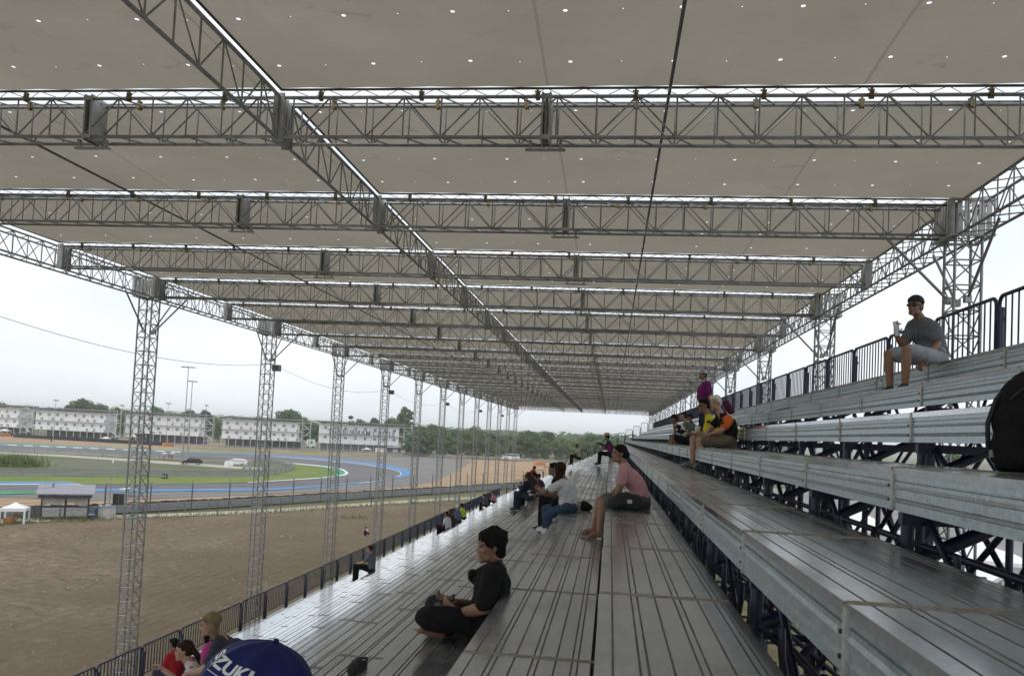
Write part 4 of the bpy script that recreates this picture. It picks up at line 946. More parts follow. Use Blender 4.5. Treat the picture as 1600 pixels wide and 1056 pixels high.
# ---------------------------------------------------------------- scaffold under the seats
def frame_parts():
    parts = []
    y = 0.0
    def P(n, dz): return Vector((row_x(n) + 0.06, y, row_z(n) + dz))
    mb = MB(); a, b = Vector((row_x(N_LO), y, row_z(N_LO) - 0.42)), Vector((row_x(N_HI) + 0.6, y, row_z(N_HI) - 0.12 ))
    mb.tube(a, b, 0.03, 8)
    parts.append(('raker', mb))
    for n in (-12, -8, -4, -1, 0, 1, 2, 3, 4, 5):
        mb = MB(); p = P(n, -0.16)
        mb.tube((p.x, y, 0.0 if n not in (-1, 1, 3) else row_z(n) - 1.4), (p.x, y, p.z), 0.028, 8)
        parts.append(('post', mb))
    for n in range(-2, 6):                                              # short brackets that carry each row
        mb = MB(); p = P(n, -0.186)
        mb.box((p.x - 0.03, y - 0.025, p.z - 0.05), (p.x + 0.52, y + 0.025, p.z + 0.0), 0)
        parts.append(('bracket', mb))
    for z in (EYE - 1.15, EYE - 2.6, EYE - 4.4, EYE - 7.0):
        x0 = max(row_x(N_LO), 1.95 * (z - EYE + 0.671) + 1.1); mb = MB(); mb.tube((x0, y + 0.03, z), (3.56, y + 0.03, z), 0.022, 6)
        parts.append(('tie_beam', mb))
    for (n0, z0, n1, z1) in ((0, -1.75, 2, -0.40), (1, -0.75, 3, -1.7), (3, -1.6, 5, 0.35), (4, 0.15, 5, -1.9), (2, -2.9, 4, -1.2), (-4, -3.6, 0, -1.9), (1, -2.6, 3, -0.15)):
        mb = MB(); mb.tube((row_x(n0) + 0.06, y - 0.03, EYE + z0), (row_x(n1) + 0.06, y - 0.03, EYE + z1), 0.017, 6)
        parts.append(('diagonal_brace', mb))
    for n, dz in ((1, 0.0), (2, 0.0), (3, 0.0), (5, 0.0)):               # X-bracing to the next frame
        x = row_x(n) + 0.10; zt, zb = row_z(n) - 0.20, row_z(n) - 1.25
        mb = MB()
        mb.tube((x, 0.0, zt), (x, MOD, zb), 0.017, 6); mb.tube((x + 0.035, 0.0, zb), (x + 0.035, MOD, zt), 0.017, 6)
        mb.path([(x - 0.03, MOD * 0.5 + math.cos(a) * 0.30, zt - 0.10 - math.sin(a) * 0.26) for a in [math.pi * q / 9 for q in range(10)]], 0.015, 6)
        mb.tube((x, 0.0, zb - 0.05), (x, MOD, zb - 0.05), 0.02, 6)
        parts.append(('cross_brace', mb))
        mb = MB(); mb.tube((x + 0.05, 0, row_z(n) - 0.33 if n != 1 else row_z(n) - 0.42), (x + 0.05, MOD, row_z(n) - 0.33 if n != 1 else row_z(n) - 0.42), 0.016, 6)
        parts.append(('ledger', mb))
    return [(nme, m_.mesh(nme, M['navy'])) for nme, m_ in parts]
FP = frame_parts()
k0 = 1
for k in range(1, 46):
    y = Y_J + (k - 2) * MOD
    fr = empty('scaffold_frame', (0, y, 0), 'navy tube scaffold frame under the bench rows, ' + ordinal(k) + ' from the camera', 'scaffold', 'scaffold frames under the bench rows')
    for nme, me in FP:
        if k > 24 and nme in ('diagonal_brace', 'ledger') : continue
        place(nme, me, fr)

# ---------------------------------------------------------------- barrier panels
def barrier_meshes(L, H, nb, r=0.019, rb=0.0085, rp=0.028):
    a = MB(); c = 0.08; pts = [(0, 0.03, -0.25)]
    pts += [(0, 0.03, H - c)] + [(0, 0.03 + c - c * math.cos(t), H - c + c * math.sin(t)) for t in (0.4, 0.8, 1.2)] + [(0, 0.03 + c, H)]
    pts += [(0, L - 0.03 - c, H)] + [(0, L - 0.03 - c + c * math.sin(t), H - c + c * math.cos(t)) for t in (0.4, 0.8, 1.2)] + [(0, L - 0.03, H - c), (0, L - 0.03, -0.25)]
    a.path(pts, r, 8); a.tube((0, 0.03, 0.09), (0, L - 0.03, 0.09), 0.014, 6)
    b = MB()
    for i in range(1, nb):
        y = 0.03 + (L - 0.06) * i / nb; b.tube((0, y, 0.09), (0, y, H - 0.01), rb, 5)
    p = MB(); p.tube((0.03, 0, -0.35), (0.03, 0, H - 0.10), rp, 10, cap=True); p.box((-0.02, -0.028, H - 0.22), (0.06, 0.028, H - 0.19))
    p.box((-0.02, -0.028, 0.12), (0.06, 0.028, 0.15))
    return a.mesh('rail_frame', M['railnavy']), b.mesh('railing_bars', M['railnavy']), p.mesh('post', M['navy'])
BM = barrier_meshes(MOD, 0.665, 12)
BL = barrier_meshes(MOD, 0.70, 13, 0.020, 0.0115, 0.044)
def barrier(set_, loc, rz, label, group):
    e = empty('barrier_panel', loc, label, 'barrier', group); e.rotation_euler = (0, 0, rz)
    for nme, me in zip(('rail_frame', 'railing_bars', 'post'), set_): place(nme, me, e)
    return e
XF_T = row_x(N_HI) + 0.60; ZF_T = row_z(N_HI)
j = 0
for k in range(1, 44):
    j += 1
    barrier(BM, (XF_T, Y_J + 0.12 + (k + 0.9) * MOD, ZF_T), 0, 'navy barred barrier panel along the top bench row, ' + ordinal(j) + ' from the camera', 'barriers along the top row')
XF_B = row_x(N_LO) - 0.10; ZF_B = row_z(N_LO)
j = 0
for k in range(6, 46):
    j += 1
    barrier(BL, (XF_B, Y_J + 0.3 + (k - 1) * MOD, ZF_B), 0, 'navy barred fence panel along the bottom bench row, ' + ordinal(j) + ' from the camera', 'barriers along the bottom row')
EB = barrier_meshes(0.56, 0.85, 4)
for n in range(N_LO, N_HI + 1):
    barrier(EB, (row_x(n) + 0.56, Y_STOP + 0.03, row_z(n)), math.pi / 2, 'short navy railing at the far end of bench row ' + ordinal(n - N_LO + 1) + ' from the bottom', 'end railings stepping up with the rows')

# ---------------------------------------------------------------- roof trusses
ZB, TH, TW = EYE + 2.515, 0.351, 0.19
XL, XR = -9.557, 3.76
def t_y(k): return 9.629 + (k - 2) * 3.0
K0, K1 = -2, 26

def box_truss(L, w, h, bay, rc, rw, planar=False, n=6):
    """chords and lacing of a truss that runs along +X, from the near bottom chord"""
    ys = (0.0, w) if not planar else (0.0,)
    chords = []
    for y in ys:
        for z in (0, h):
            mb = MB(); mb.tube((0, y, z), (L, y, z), rc, 8, cap=True); chords.append(mb)
    lc = MB(); nb = max(1, round(L / bay)); b = L / nb
    for yi, y in enumerate(ys):
        for i in range(nb + 1): lc.tube((i * b, y, 0), (i * b, y, h), rw, n)
        for i in range(nb):
            if i % 2 == 0: lc.tube((i * b, y, 0), ((i + 1) * b, y, h), rw, n)
            else: lc.tube((i * b, y, h), ((i + 1) * b, y, 0), rw, n)
    if not planar:
        for z in (0, h):
            for i in range(nb):
                lc.tube((i * b, 0, z), ((i + 0.5) * b, w, z), rw, 5)
    return [c.mesh('chord', M['truss']) for c in chords], lc.mesh('lacing', M['truss'])

TC, TL = box_truss(XR - XL, TW, TH, 0.334, 0.0165, 0.0078)
cb = MB()
for dx in (-0.032, 0.032): cb.box((dx - 0.008, -0.02, -0.03), (dx + 0.008, TW + 0.02, TH + 0.035))
for y in (0.02, 0.08, 0.14): cb.box((-0.012, y, -0.02), (0.012, y + 0.02, TH + 0.02))
for z in (0.0, TH): cb.box((-0.045, -0.024, z - 0.02), (0.045, -0.019, z + 0.02))
CBX = cb.mesh('splice_box', M['plate'])
hg = MB()
for dx in (-0.13, 0.13):
    hg.box((dx - 0.012, 0.06, -0.075), (dx + 0.012, 0.10, 0.0))
hg.box((-0.17, 0.055, -0.085), (0.17, 0.105, -0.073))
HNG = hg.mesh('hanger', M['plate'])
cl_ = MB(); cl_.box((-0.015, -0.022, -0.024), (0.015, 0.024, 0.024)); cl_.box((-0.009, -0.022, 0.022), (0.009, 0.022, 0.060)); cl_.box((0.014, -0.007, -0.032), (0.022, 0.007, 0.036)); cl_.tube((-0.026, 0, 0.044), (0.026, 0, 0.044), 0.008, 6, cap=True)
CLM = cl_.mesh('clamp', M['clamp'])
JX = (-4.85, -0.66)
j = 0
for k in range(K0, K1 + 1):
    if k >= 1: j += 1
    lab = 'galvanised lattice truss crossing under the canopy, ' + (ordinal(j) + ' from the camera' if k >= 1 else ('just over the camera' if k == 0 else ordinal(-k) + ' one behind the camera'))
    e = empty('roof_truss', (XL, t_y(k), ZB), lab, 'truss', 'trusses crossing under the canopy')
    for me in TC: place('chord', me, e)
    place('lacing', TL, e)
    for x in JX:
        place('splice_box', CBX, e, (x - XL, 0, 0)); place('hanger', HNG, e, (x - XL, 0, 0))
    if 0 <= k <= 9:
        rr = random.Random(k)
        for i in range(14):
            x = 0.4 + i * 0.93 + rr.uniform(-0.06, 0.06)
            place('clamp', CLM, e, (x, 0.0, TH)); place('clamp', CLM, e, (x + rr.uniform(-0.12, 0.12), TW, TH))

# long girders: edge beams on the column heads and the flat spine truss
Y0g = t_y(K0) - 0.4; LG = t_y(K1) + 0.6 - Y0g
GX_L, GX_R, GX_M = XL - 0.38, XR + 0.06, -3.03
def girder(x, w, planar, label, name):
    ch, lc = box_truss(LG, w, TH + 0.02, 0.334, 0.0165, 0.0078, planar)
    e = empty(name, (x + (w if not planar else 0), Y0g, ZB - 0.012), label, 'girder'); e.rotation_euler = (0, 0, math.pi / 2)
    for me in ch: place('chord', me, e)
    place('lacing', lc, e)
    return e
gl = girder(GX_L, 0.27, False, 'long galvanised lattice edge beam on the column heads facing the track', 'edge_girder')
gr_ = girder(GX_R, 0.27, False, 'long galvanised lattice edge beam on the column heads behind the top row', 'edge_girder')
gm = girder(GX_M, 0.0, True, 'flat lattice spine truss running lengthwise under the middle of the canopy', 'spine_truss')
jb = MB()
for dy in (-0.02, 0.20): jb.box((-0.05, dy, -0.03), (0.05, dy + 0.014, TH + 0.05))
for dy in (0.03, 0.09, 0.15): jb.box((-0.04, dy, -0.02), (0.04, dy + 0.016, TH + 0.03))
JB = jb.mesh('joint_plate', M['plate'])
for k in range(K0, K1 + 1):
    for g_, gx in ((gm, GX_M), (gl, XL - 0.02), (gr_, XR + 0.03)):
        o = place('joint_plate', JB, g_); o.rotation_euler = (0, 0, -math.pi / 2)
        gox = g_.location.x
        o.location = (t_y(k) - Y0g, gox - gx, 0.0)

# ---------------------------------------------------------------- lattice columns
CS = 0.29
def column_meshes(h):
    legs = []
    for dx in (-CS / 2, CS / 2):
        for dy in (-CS / 2, CS / 2):
            mb = MB(); mb.tube((dx, dy, 0), (dx, dy, h), 0.0175, 8); legs.append(mb.mesh('leg', M['truss']))
    lc = MB(); nb = int(h / 0.288); b = h / nb; c = CS / 2
    for i in range(nb + 1):
        z = i * b
        for a, d in (((-c, -c), (c, -c)), ((c, -c), (c, c)), ((c, c), (-c, c)), ((-c, c), (-c, -c))):
            lc.tube((*a, z), (*d, z), 0.009, 6)
            if i < nb: lc.tube((*a, z + b), (*d, z), 0.009, 5)
    bp = MB(); bp.box((-0.3, -0.3, 0), (0.3, 0.3, 0.03)); 
    for dx in (-0.22, 0.22):
        for dy in (-0.22, 0.22): bp.tube((dx, dy, 0.03), (dx, dy, 0.10), 0.02, 6, cap=True)
    hd = MB(); w_ = 0.235
    for i in range(7):
        y = -w_ + i * (2 * w_ / 6)
        hd.box((-w_, y - 0.008, h - 0.03), (-w_ + 0.012, y + 0.05 if i < 6 else y + 0.008, h + TH + 0.03)); hd.box((w_ - 0.012, y - 0.008, h - 0.03), (w_, y + 0.008, h + TH + 0.03))
        hd.box((y - 0.008, -w_, h - 0.03), (y + 0.045 if i < 6 else y + 0.008, -w_ + 0.012, h + TH + 0.03)); hd.box((y - 0.008, w_ - 0.012, h - 0.03), (y + 0.008, w_, h + TH + 0.03))
    for z in (h - 0.035, h + TH + 0.02): 
        hd.box((-w_ - 0.012, -w_ - 0.012, z), (-w_ + 0.03, w_ + 0.012, z + 0.025)); hd.box((w_ - 0.03, -w_ - 0.012, z), (w_ + 0.012, w_ + 0.012, z + 0.025))
        hd.box((-w_ + 0.03, -w_ - 0.012, z), (w_ - 0.03, -w_ + 0.03, z + 0.025)); hd.box((-w_ + 0.03, w_ - 0.03, z), (w_ - 0.03, w_ + 0.012, z + 0.025))
    for dx in (-0.19, 0.0): hd.tube((dx, -0.16, h + TH), (dx, -0.16, h + TH + 0.11), 0.016, 6, cap=True)
    br = []
    for d in ((0, -1), (0, 1), (-1, 0), (1, 0)):
        mb = MB(); mb.tube((d[0] * c, d[1] * c, h - 0.74), (d[0] * 0.86, d[1] * 0.86, h - 0.01), 0.017, 7)
        mb.box((d[0] * c - 0.035, d[1] * c - 0.035, h - 0.78), (d[0] * c + 0.035, d[1] * c + 0.035, h - 0.70)); br.append(mb.mesh('knee_brace', M['truss']))
    return legs, lc.mesh('lacing', M['truss']), bp.mesh('base_plate', M['plate']), hd.mesh('column_head', M['plate']), br
CM = column_meshes(ZB)
CX_L, CX_R = GX_L + 0.135, GX_R + 0.135
for side, cx in (('L', CX_L), ('R', CX_R)):
    j = 0
    for k in range(0, K1 + 1, 2):
        if side == 'R' and k == 0: continue
        y = t_y(k) + TW / 2
        j += 1
        lab = ('tall lattice column standing in the earth beyond the lower fence, ' if side == 'L' else 'lattice column behind the top row barriers, ') + ordinal(j) + ' from the camera'
        e = empty('lattice_column', (cx, y, 0), lab, 'column', 'columns on the track side' if side == 'L' else 'columns behind the top row')
        for me in CM[0]: place('leg', me, e)
        place('lacing', CM[1], e); place('base_plate', CM[2], e); place('column_head', CM[3], e)
        for bi, me in enumerate(CM[4]):
            if (bi == 2 and side == 'L') or (bi == 3 and side == 'R'): continue
            place('knee_brace', me, e)

# floodlights and the cable slung between alternate columns
fl_pts = []
fb = MB(); fb.box((-0.11, -0.07, -0.09), (0.11, 0.07, 0.09)); fb.box((-0.02, 0.07, -0.02), (0.02, 0.2, 0.02))
FLB = fb.mesh('lamp_housing', M['plate'])
fg = MB(); fg.box((-0.095, -0.078, -0.075), (0.095, -0.0705, 0.075)); FLG = fg.mesh('lens', M['glass'])
j = 0
for k in (2, 6, 10, 14, 18, 22):
    y = t_y(k) + TW / 2; p = Vector((CX_L + 0.30, y - 0.08, ZB - 0.98)); fl_pts.append(Vector((CX_L + 0.14, y, ZB - 0.86)))
    if k < 6: continue
    j += 1
    e = empty('floodlight', p, 'small grey floodlight clamped to a track-side lattice column, ' + ordinal(j) + ' from the camera', 'floodlight', 'floodlights on the columns')
    place('lamp_housing', FLB, e); place('lens', FLG, e)
mb = MB(); pts = []
for a, b in zip(fl_pts[:-1], fl_pts[1:]):
    for i in range(16):
        t_ = i / 16; p = a.lerp(b, t_); p.z -= 0.40 * 4 * t_ * (1 - t_); pts.append(p)
pts.append(fl_pts[-1]); mb.path(pts, 0.005, 5)
tag(mb.build('cable', M['rope']), 'thin dark cable sagging from column to column on the track side', 'cable')

# ---------------------------------------------------------------- canopy sheets
ZF = EYE + 2.93
def canopy_mesh(x0, x1, y0, y1, seed):
    rr = random.Random(seed); nx, ny = 26, 10; mb = MB(); b = 0
    ph = [rr.uniform(0, 6.28) for _ in range(6)]
    def z(u, v, x, y):
        e = min(u, 1 - u, v, 1 - v)
        s = 0.035 * math.sin(math.pi * v) * (0.5 + 0.5 * math.sin(math.pi * u))
        s += 0.010 * math.sin(1.7 * x + ph[0]) * math.sin(2.3 * y + ph[1]) + 0.006 * math.sin(4.1 * x + ph[2] + y)
        return s * min(1, e * 9 + 0.12)
    for j in range(ny + 1):
        for i in range(nx + 1):
            u, v = i / nx, j / ny; x, y = x0 + (x1 - x0) * u, y0 + (y1 - y0) * v
            if j in (0, ny) and i % 2: y += 0.018 * (1 if j == 0 else -1)
            mb.v.append((x, y, z(u, v, x, y)))
    for j in range(ny):
        for i in range(nx):
            a = j * (nx + 1) + i; mb.face((a, a + 1, a + nx + 2, a + nx + 1), 0, True)
    return mb.mesh('sheet', M['fabric'])
def hem_mesh(x0, x1, y0, y1):
    mb = MB(); r = 0.011
    for a, b in (((x0, y0), (x1, y0)), ((x1, y0), (x1, y1)), ((x1, y1), (x0, y1)), ((x0, y1), (x0, y0))): mb.tube((*a, -0.012), (*b, -0.012), r, 6)
    return mb.mesh('hem', M['hem'])
def lace_mesh(x0, x1, y0, y1):
    mb = MB(); n = int((x1 - x0) / 0.32)
    for i in range(n):
        xa = x0 + 0.1 + i * 0.32
        mb.tube((xa, y1, -0.012), (xa + 0.16, y1 + 0.075, -0.055), 0.0035, 4); mb.tube((xa + 0.16, y1 + 0.075, -0.055), (xa + 0.32, y1, -0.012), 0.0035, 4)
        mb.tube((xa, y0, -0.012), (xa + 0.16, y0 - 0.085, -0.055), 0.0035, 4); mb.tube((xa + 0.16, y0 - 0.085, -0.055), (xa + 0.32, y0, -0.012), 0.0035, 4)
    return mb.mesh('lacing_cord', M['rope'])
Y_A, Y_B = 0.262, 2.955
spans = ((XL - 0.02, GX_M - 0.035), (GX_M + 0.03, XR + 0.11))
HM = [hem_mesh(a, b, Y_A, Y_B) for a, b in spans]; LM = [lace_mesh(a, b, Y_A, Y_B) for a, b in spans]
SV = [[canopy_mesh(a, b, Y_A, Y_B, s * 5 + q) for s in range(5)] for q, (a, b) in enumerate(spans)]
for k in range(K0 - 1, K1):
    for q in (0, 1):
        where = 'track side' if q == 0 else 'seat side'
        lab = 'beige canopy sheet, ' + where + ' of the spine truss, ' + ('past the ' + ordinal(k) + ' cross truss' if k >= 1 else ('before the first cross truss' if k == 0 else ordinal(-k) + ' behind the camera'))
        e = empty('canopy_sheet', (0, t_y(k), ZF), lab, 'canopy', 'canopy sheets laced between the trusses')
        place('sheet', SV[q][k % 5], e); place('hem', HM[q], e)
        if k < 12: place('lacing_cord', LM[q], e)
for x, lab in ((0.36, 'straight dark tube under the canopy sheets over the seats, running lengthwise'), (-6.3, 'straight dark tube under the canopy sheets nearer the track, running lengthwise')):
    mb = MB(); z = ZF - 0.055
    mb.tube((0, t_y(K0), z), (0, t_y(K1), z), 0.014, 8)
    tag(mb.build('roof_tube', M['tube'], None, (x, 0, 0)), lab, 'roof tube', 'lengthwise tubes under the canopy')
HAZE = 0.00028
# ---------------------------------------------------------------- ground and track
def smooth_line(pts, sub=6, closed=False):
    pts = [Vector(p) for p in pts]; n = len(pts); out = []
    rng = range(n if closed else n - 1)
    for i in rng:
        p0 = pts[i - 1] if (i > 0 or closed) else pts[0]; p1 = pts[i]; p2 = pts[(i + 1) % n]; p3 = pts[(i + 2) % n] if (closed or i + 2 < n) else p2
        for k in range(sub):
            t_ = k / sub; out.append(0.5 * ((2 * p1) + (p2 - p0) * t_ + (2 * p0 - 5 * p1 + 4 * p2 - p3) * t_ * t_ + (3 * p1 - p0 - 3 * p2 + p3) * t_ ** 3))
    if not closed: out.append(pts[-1])
    return out
def G(*px): return [gp(x, y) for x, y in px]
def sheet(name, pts, z, m):
    mb = MB(); mb.poly([(p.x, p.y, z) for p in pts]); me = mb.mesh(name, m)
    if me.polygons[0].normal.z < 0: me.flip_normals()
    return tag(place(name, me), kind='structure')
def band(name, pa, pb, z, m):
    """strip between two lines with the same number of points"""
    mb = MB(); n = len(pa)
    mb.v += [(p.x, p.y, z) for p in pa] + [(p.x, p.y, z) for p in pb]
    for i in range(n - 1): mb.face((i, i + 1, n + i + 1, n + i))
    me = mb.mesh(name, m)
    if me.polygons[0].normal.z < 0: me.flip_normals()
    return tag(place(name, me), kind='structure')
def resample(pts, n):
    d = [0.0]
    for a, b in zip(pts[:-1], pts[1:]): d.append(d[-1] + (b - a).length)
    out = []
    for i in range(n):
        t_ = d[-1] * i / (n - 1); k = 0
        while k < len(d) - 2 and d[k + 1] < t_: k += 1
        out.append(pts[k].lerp(pts[k + 1], (t_ - d[k]) / max(1e-6, d[k + 1] - d[k])))
    return out

GM = dict(
    plain=mat_ground('plain_ground', (0.115, 0.125, 0.06), (0.19, 0.175, 0.11), (0.10, 0.115, 0.05), 0.05, 0.02),
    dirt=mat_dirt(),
    path=mat_ground('pale_concrete', (0.37, 0.34, 0.27), (0.46, 0.43, 0.35), None, 0.5),
    asphalt=mat_ground('runoff_asphalt', (0.165, 0.162, 0.160), (0.215, 0.205, 0.20), (0.195, 0.185, 0.175), 0.05, 0.03, (0.5, 0.62), 0.9, 0.1),
    track=mat_ground('track_asphalt', (0.125, 0.120, 0.130), (0.17, 0.163, 0.17), None, 0.04, rough=0.85, bump=0.05),
    gravel=mat_ground('gravel', (0.30, 0.205, 0.125), (0.38, 0.275, 0.18), (0.25, 0.175, 0.115), 0.15, 0.06, (0.55, 0.68)),
    grass=mat_ground('mown_grass', (0.115, 0.17, 0.045), (0.175, 0.225, 0.06), (0.20, 0.21, 0.08), 0.2, 0.08, (0.52, 0.66)),
    infield=mat_ground('weedy_gravel', (0.115, 0.115, 0.085), (0.16, 0.155, 0.115), (0.105, 0.135, 0.05), 0.25, 0.05, (0.48, 0.60)),
    farverge=mat_ground('dry_verge', (0.22, 0.21, 0.09), (0.30, 0.26, 0.15), (0.14, 0.17, 0.06), 0.1, 0.06, (0.5, 0.6)),
    blue=mat_ground('blue_paint', (0.085, 0.21, 0.40), (0.115, 0.26, 0.46), None, 0.15, rough=0.7, bump=0.05),
    teal=mat_ground('teal_paint', (0.10, 0.22, 0.20), (0.15, 0.26, 0.235), None, 0.1, rough=0.7, bump=0.05),
    green=mat_ground('green_paint', (0.04, 0.27, 0.13), (0.06, 0.32, 0.16), None, 0.2, rough=0.7, bump=0.05),
    wpaint=mat_ground('white_line_paint', (0.60, 0.62, 0.62), (0.68, 0.69, 0.69), None, 0.3, rough=0.7, bump=0.05),
    paddock=mat_ground('paddock_asphalt', (0.20, 0.195, 0.19), (0.27, 0.265, 0.26), None, 0.08, rough=0.9, bump=0.1),
)
mb = MB(); mb.poly([(-5000, -900, -0.08), (5000, -900, -0.08), (5000, 7000, -0.08), (-5000, 7000, -0.08)])
tag(mb.build('ground', GM['plain']), kind='structure')

edge = G((-260, 846), (0, 818), (50, 813), (250, 807), (390, 801), (525, 792), (650, 785), (740, 779), (800, 774))
edge2 = [Vector((-9.0, p.y, 0)) for p in edge]
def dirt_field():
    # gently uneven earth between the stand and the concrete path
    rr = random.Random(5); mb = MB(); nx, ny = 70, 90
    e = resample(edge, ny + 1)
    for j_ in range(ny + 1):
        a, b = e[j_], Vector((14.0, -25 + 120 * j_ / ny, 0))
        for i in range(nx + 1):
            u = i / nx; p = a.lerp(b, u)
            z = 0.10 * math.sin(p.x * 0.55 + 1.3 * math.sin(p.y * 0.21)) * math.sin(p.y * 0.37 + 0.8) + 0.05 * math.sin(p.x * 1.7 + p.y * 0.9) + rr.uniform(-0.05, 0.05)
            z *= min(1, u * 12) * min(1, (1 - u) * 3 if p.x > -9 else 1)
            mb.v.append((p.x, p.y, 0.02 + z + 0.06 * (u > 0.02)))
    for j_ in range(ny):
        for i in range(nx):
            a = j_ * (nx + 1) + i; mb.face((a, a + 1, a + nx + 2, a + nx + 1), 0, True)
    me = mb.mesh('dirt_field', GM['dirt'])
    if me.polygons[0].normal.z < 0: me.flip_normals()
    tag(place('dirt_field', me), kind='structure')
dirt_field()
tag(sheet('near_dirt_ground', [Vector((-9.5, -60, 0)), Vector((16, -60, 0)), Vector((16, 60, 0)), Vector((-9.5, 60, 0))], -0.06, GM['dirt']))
band('concrete_path', resample(G((-260, 835), (0, 811), (215, 804.5), (412, 796.5), (525, 788.5), (650, 781), (755, 775.5), (820, 771)), 40), resample(G((-260, 844), (0, 818), (215, 809.5), (412, 802), (525, 793.5), (650, 785.5), (755, 779.5), (820, 774.5)), 40), 0.05, GM['path'])
sheet('gravel_trap', G((-400, 812), (0, 796), (137, 792), (387, 781), (560, 772), (660, 766), (800, 757), (900, 748), (900, 724), (850, 721.5), (735, 717), (700, 712), (300, 690), (0, 676), (-400, 660)), -0.04, GM['gravel'])
sheet('runoff', smooth_line(G((-400, 790), (0, 777), (137, 781), (387, 773), (560, 766), (650, 757), (690, 746), (735, 722), (715, 715.5), (640, 713), (560, 711.5), (500, 710.5), (430, 707.5), (330, 704), (250, 702), (150, 697), (0, 690), (-400, 668)), 3, True), 0.0, GM['asphalt'])
sheet('far_verge', G((258, 696.5), (420, 702.5), (560, 708), (650, 712), (640, 712.8), (560, 711), (500, 709.5), (420, 706.5), (330, 702.5)), 0.02, GM['farverge'])
# racing line surface: around the hairpin
t_out = smooth_line(G((-400, 783), (0, 772), (137, 767), (387, 766), (520, 759), (600, 751), (630, 743), (622, 734), (580, 725.5), (500, 717.5), (400, 712), (250, 702.5), (0, 692), (-400, 672)), 6)
t_in = smooth_line(G((-400, 767), (0, 757.5), (137, 757.5), (387, 755), (480, 749), (535, 742), (541, 738), (533, 733), (500, 728), (440, 722), (340, 717.5), (200, 711), (0, 701), (-400, 684)), 6)
band('racetrack', resample(t_out, 90), resample(t_in, 90), 0.03, GM['track'])
g_out = smooth_line(G((-400, 766), (0, 757), (137, 757), (387, 754), (480, 748), (533, 741), (538, 738), (531, 733.5), (500, 728.5), (440, 722.5), (417, 720.5)), 6)
g_in = smooth_line(G((-400, 752), (0, 744), (137, 744.5), (387, 744), (440, 739), (458, 735), (460, 732), (456, 729), (445, 725), (430, 722.5), (417, 721.5)), 6)
band('grass_verge', resample(g_out, 70), resample(g_in, 70), 0.05, GM['grass'])
sheet('infield', smooth_line(G((-400, 752), (0, 744), (250, 745), (400, 744), (445, 738), (459, 732), (445, 726), (417, 722), (340, 720), (280, 718), (100, 709.5), (0, 705), (-400, 690)), 4, True), 0.06, GM['infield'])
band('service_road', resample(G((-400, 692), (0, 706.5), (100, 711), (175, 715.5), (282, 722.5), (375, 729), (405, 730.5)), 30), resample(G((-400, 695), (0, 709), (100, 714), (175, 719), (282, 726.5), (375, 733), (410, 733.5)), 30), 0.08, GM['path'])
b_out = smooth_line(G((130, 764), (250, 764), (387, 763), (470, 760.2), (520, 756.6), (587, 751.2), (625, 746.6), (640, 743.2), (642.5, 739), (636, 733.6), (618, 728.6), (590, 724.2), (560, 721), (500, 715.6), (425, 711), (380, 708.6)), 5)
b_in = smooth_line(G((130, 768.5), (250, 768), (387, 766.8), (470, 763.2), (520, 759), (587, 753.2), (628, 747.8), (628, 743.2), (626, 739.5), (618, 735.2), (603, 731), (580, 727.2), (556, 723.6), (500, 718.2), (425, 713), (380, 710)), 5)
# outer paint follows the outside of the bend, the inner line its inside
band('blue_runoff', resample(b_out, 80), resample(smooth_line(G((130, 768.5), (250, 768), (387, 767), (470, 763), (520, 759), (580, 753.4), (612, 747.6), (626, 742.6), (627, 738.6), (619, 734.4), (603, 730.6), (580, 727), (556, 723.6), (500, 718), (425, 713), (380, 710)), 5), 80), 0.06, GM['blue'])
wl = smooth_line(G((560, 754.8), (590, 751.8), (612, 747.3), (625.5, 742.5), (626.5, 738.7), (618.5, 734.6), (602, 730.9), (580, 727.3), (556, 724), (500, 718.4), (425, 713.4)), 5)
wl2 = smooth_line(G((560, 755.4), (590, 752.4), (611, 747.7), (624, 742.5), (625, 738.7), (617.5, 735), (601, 731.4), (579, 727.8), (555, 724.4), (500, 718.9), (425, 713.8)), 5)
band('track_edge_line', resample(wl, 50), resample(wl2, 50), 0.08, GM['wpaint'])
k1 = smooth_line(G((440, 722), (500, 727.5), (531, 732), (541, 736), (544, 739.5), (538, 743), (500, 747.5), (440, 751.5), (387, 754.5)), 5); k2 = smooth_line(G((440, 723), (500, 729), (529, 733.8), (537, 737), (538, 739), (531, 742), (498, 746.5), (440, 750.5), (387, 753.7)), 5)
band('white_kerb', resample(k1, 60), resample(k2, 60), 0.09, GM['wpaint'])
k3 = smooth_line(G((500, 728.5), (529, 733), (538, 737), (539, 739.5), (532, 742.4), (498, 747)), 5); k4 = smooth_line(G((495, 729.5), (518, 733.5), (526, 737), (526, 739.5), (520, 742), (492, 746.3)), 5)
band('green_kerb', resample(k3, 40), resample(k4, 40), 0.10, GM['green'])
sheet('blue_patch', G((-400, 767), (0, 753.5), (108, 753.5), (126, 757), (0, 757.4), (-400, 772)), 0.09, GM['blue'])
sheet('blue_patch_line', G((-400, 772.5), (0, 757.4), (126, 757), (128, 758), (0, 758.4), (-400, 774)), 0.10, GM['wpaint'])
sheet('green_strip', G((-400, 778), (0, 768.5), (58, 768), (64, 769), (60, 771), (0, 773), (-400, 784)), 0.08, GM['green'])
sheet('teal_verge', G((-300, 676), (0, 692.3), (100, 696.2), (250, 702.2), (330, 705.5), (378, 708.3), (378, 710), (330, 708.2), (250, 705.4), (100, 699.5), (0, 695.8), (-300, 681)), 0.06, GM['teal'])
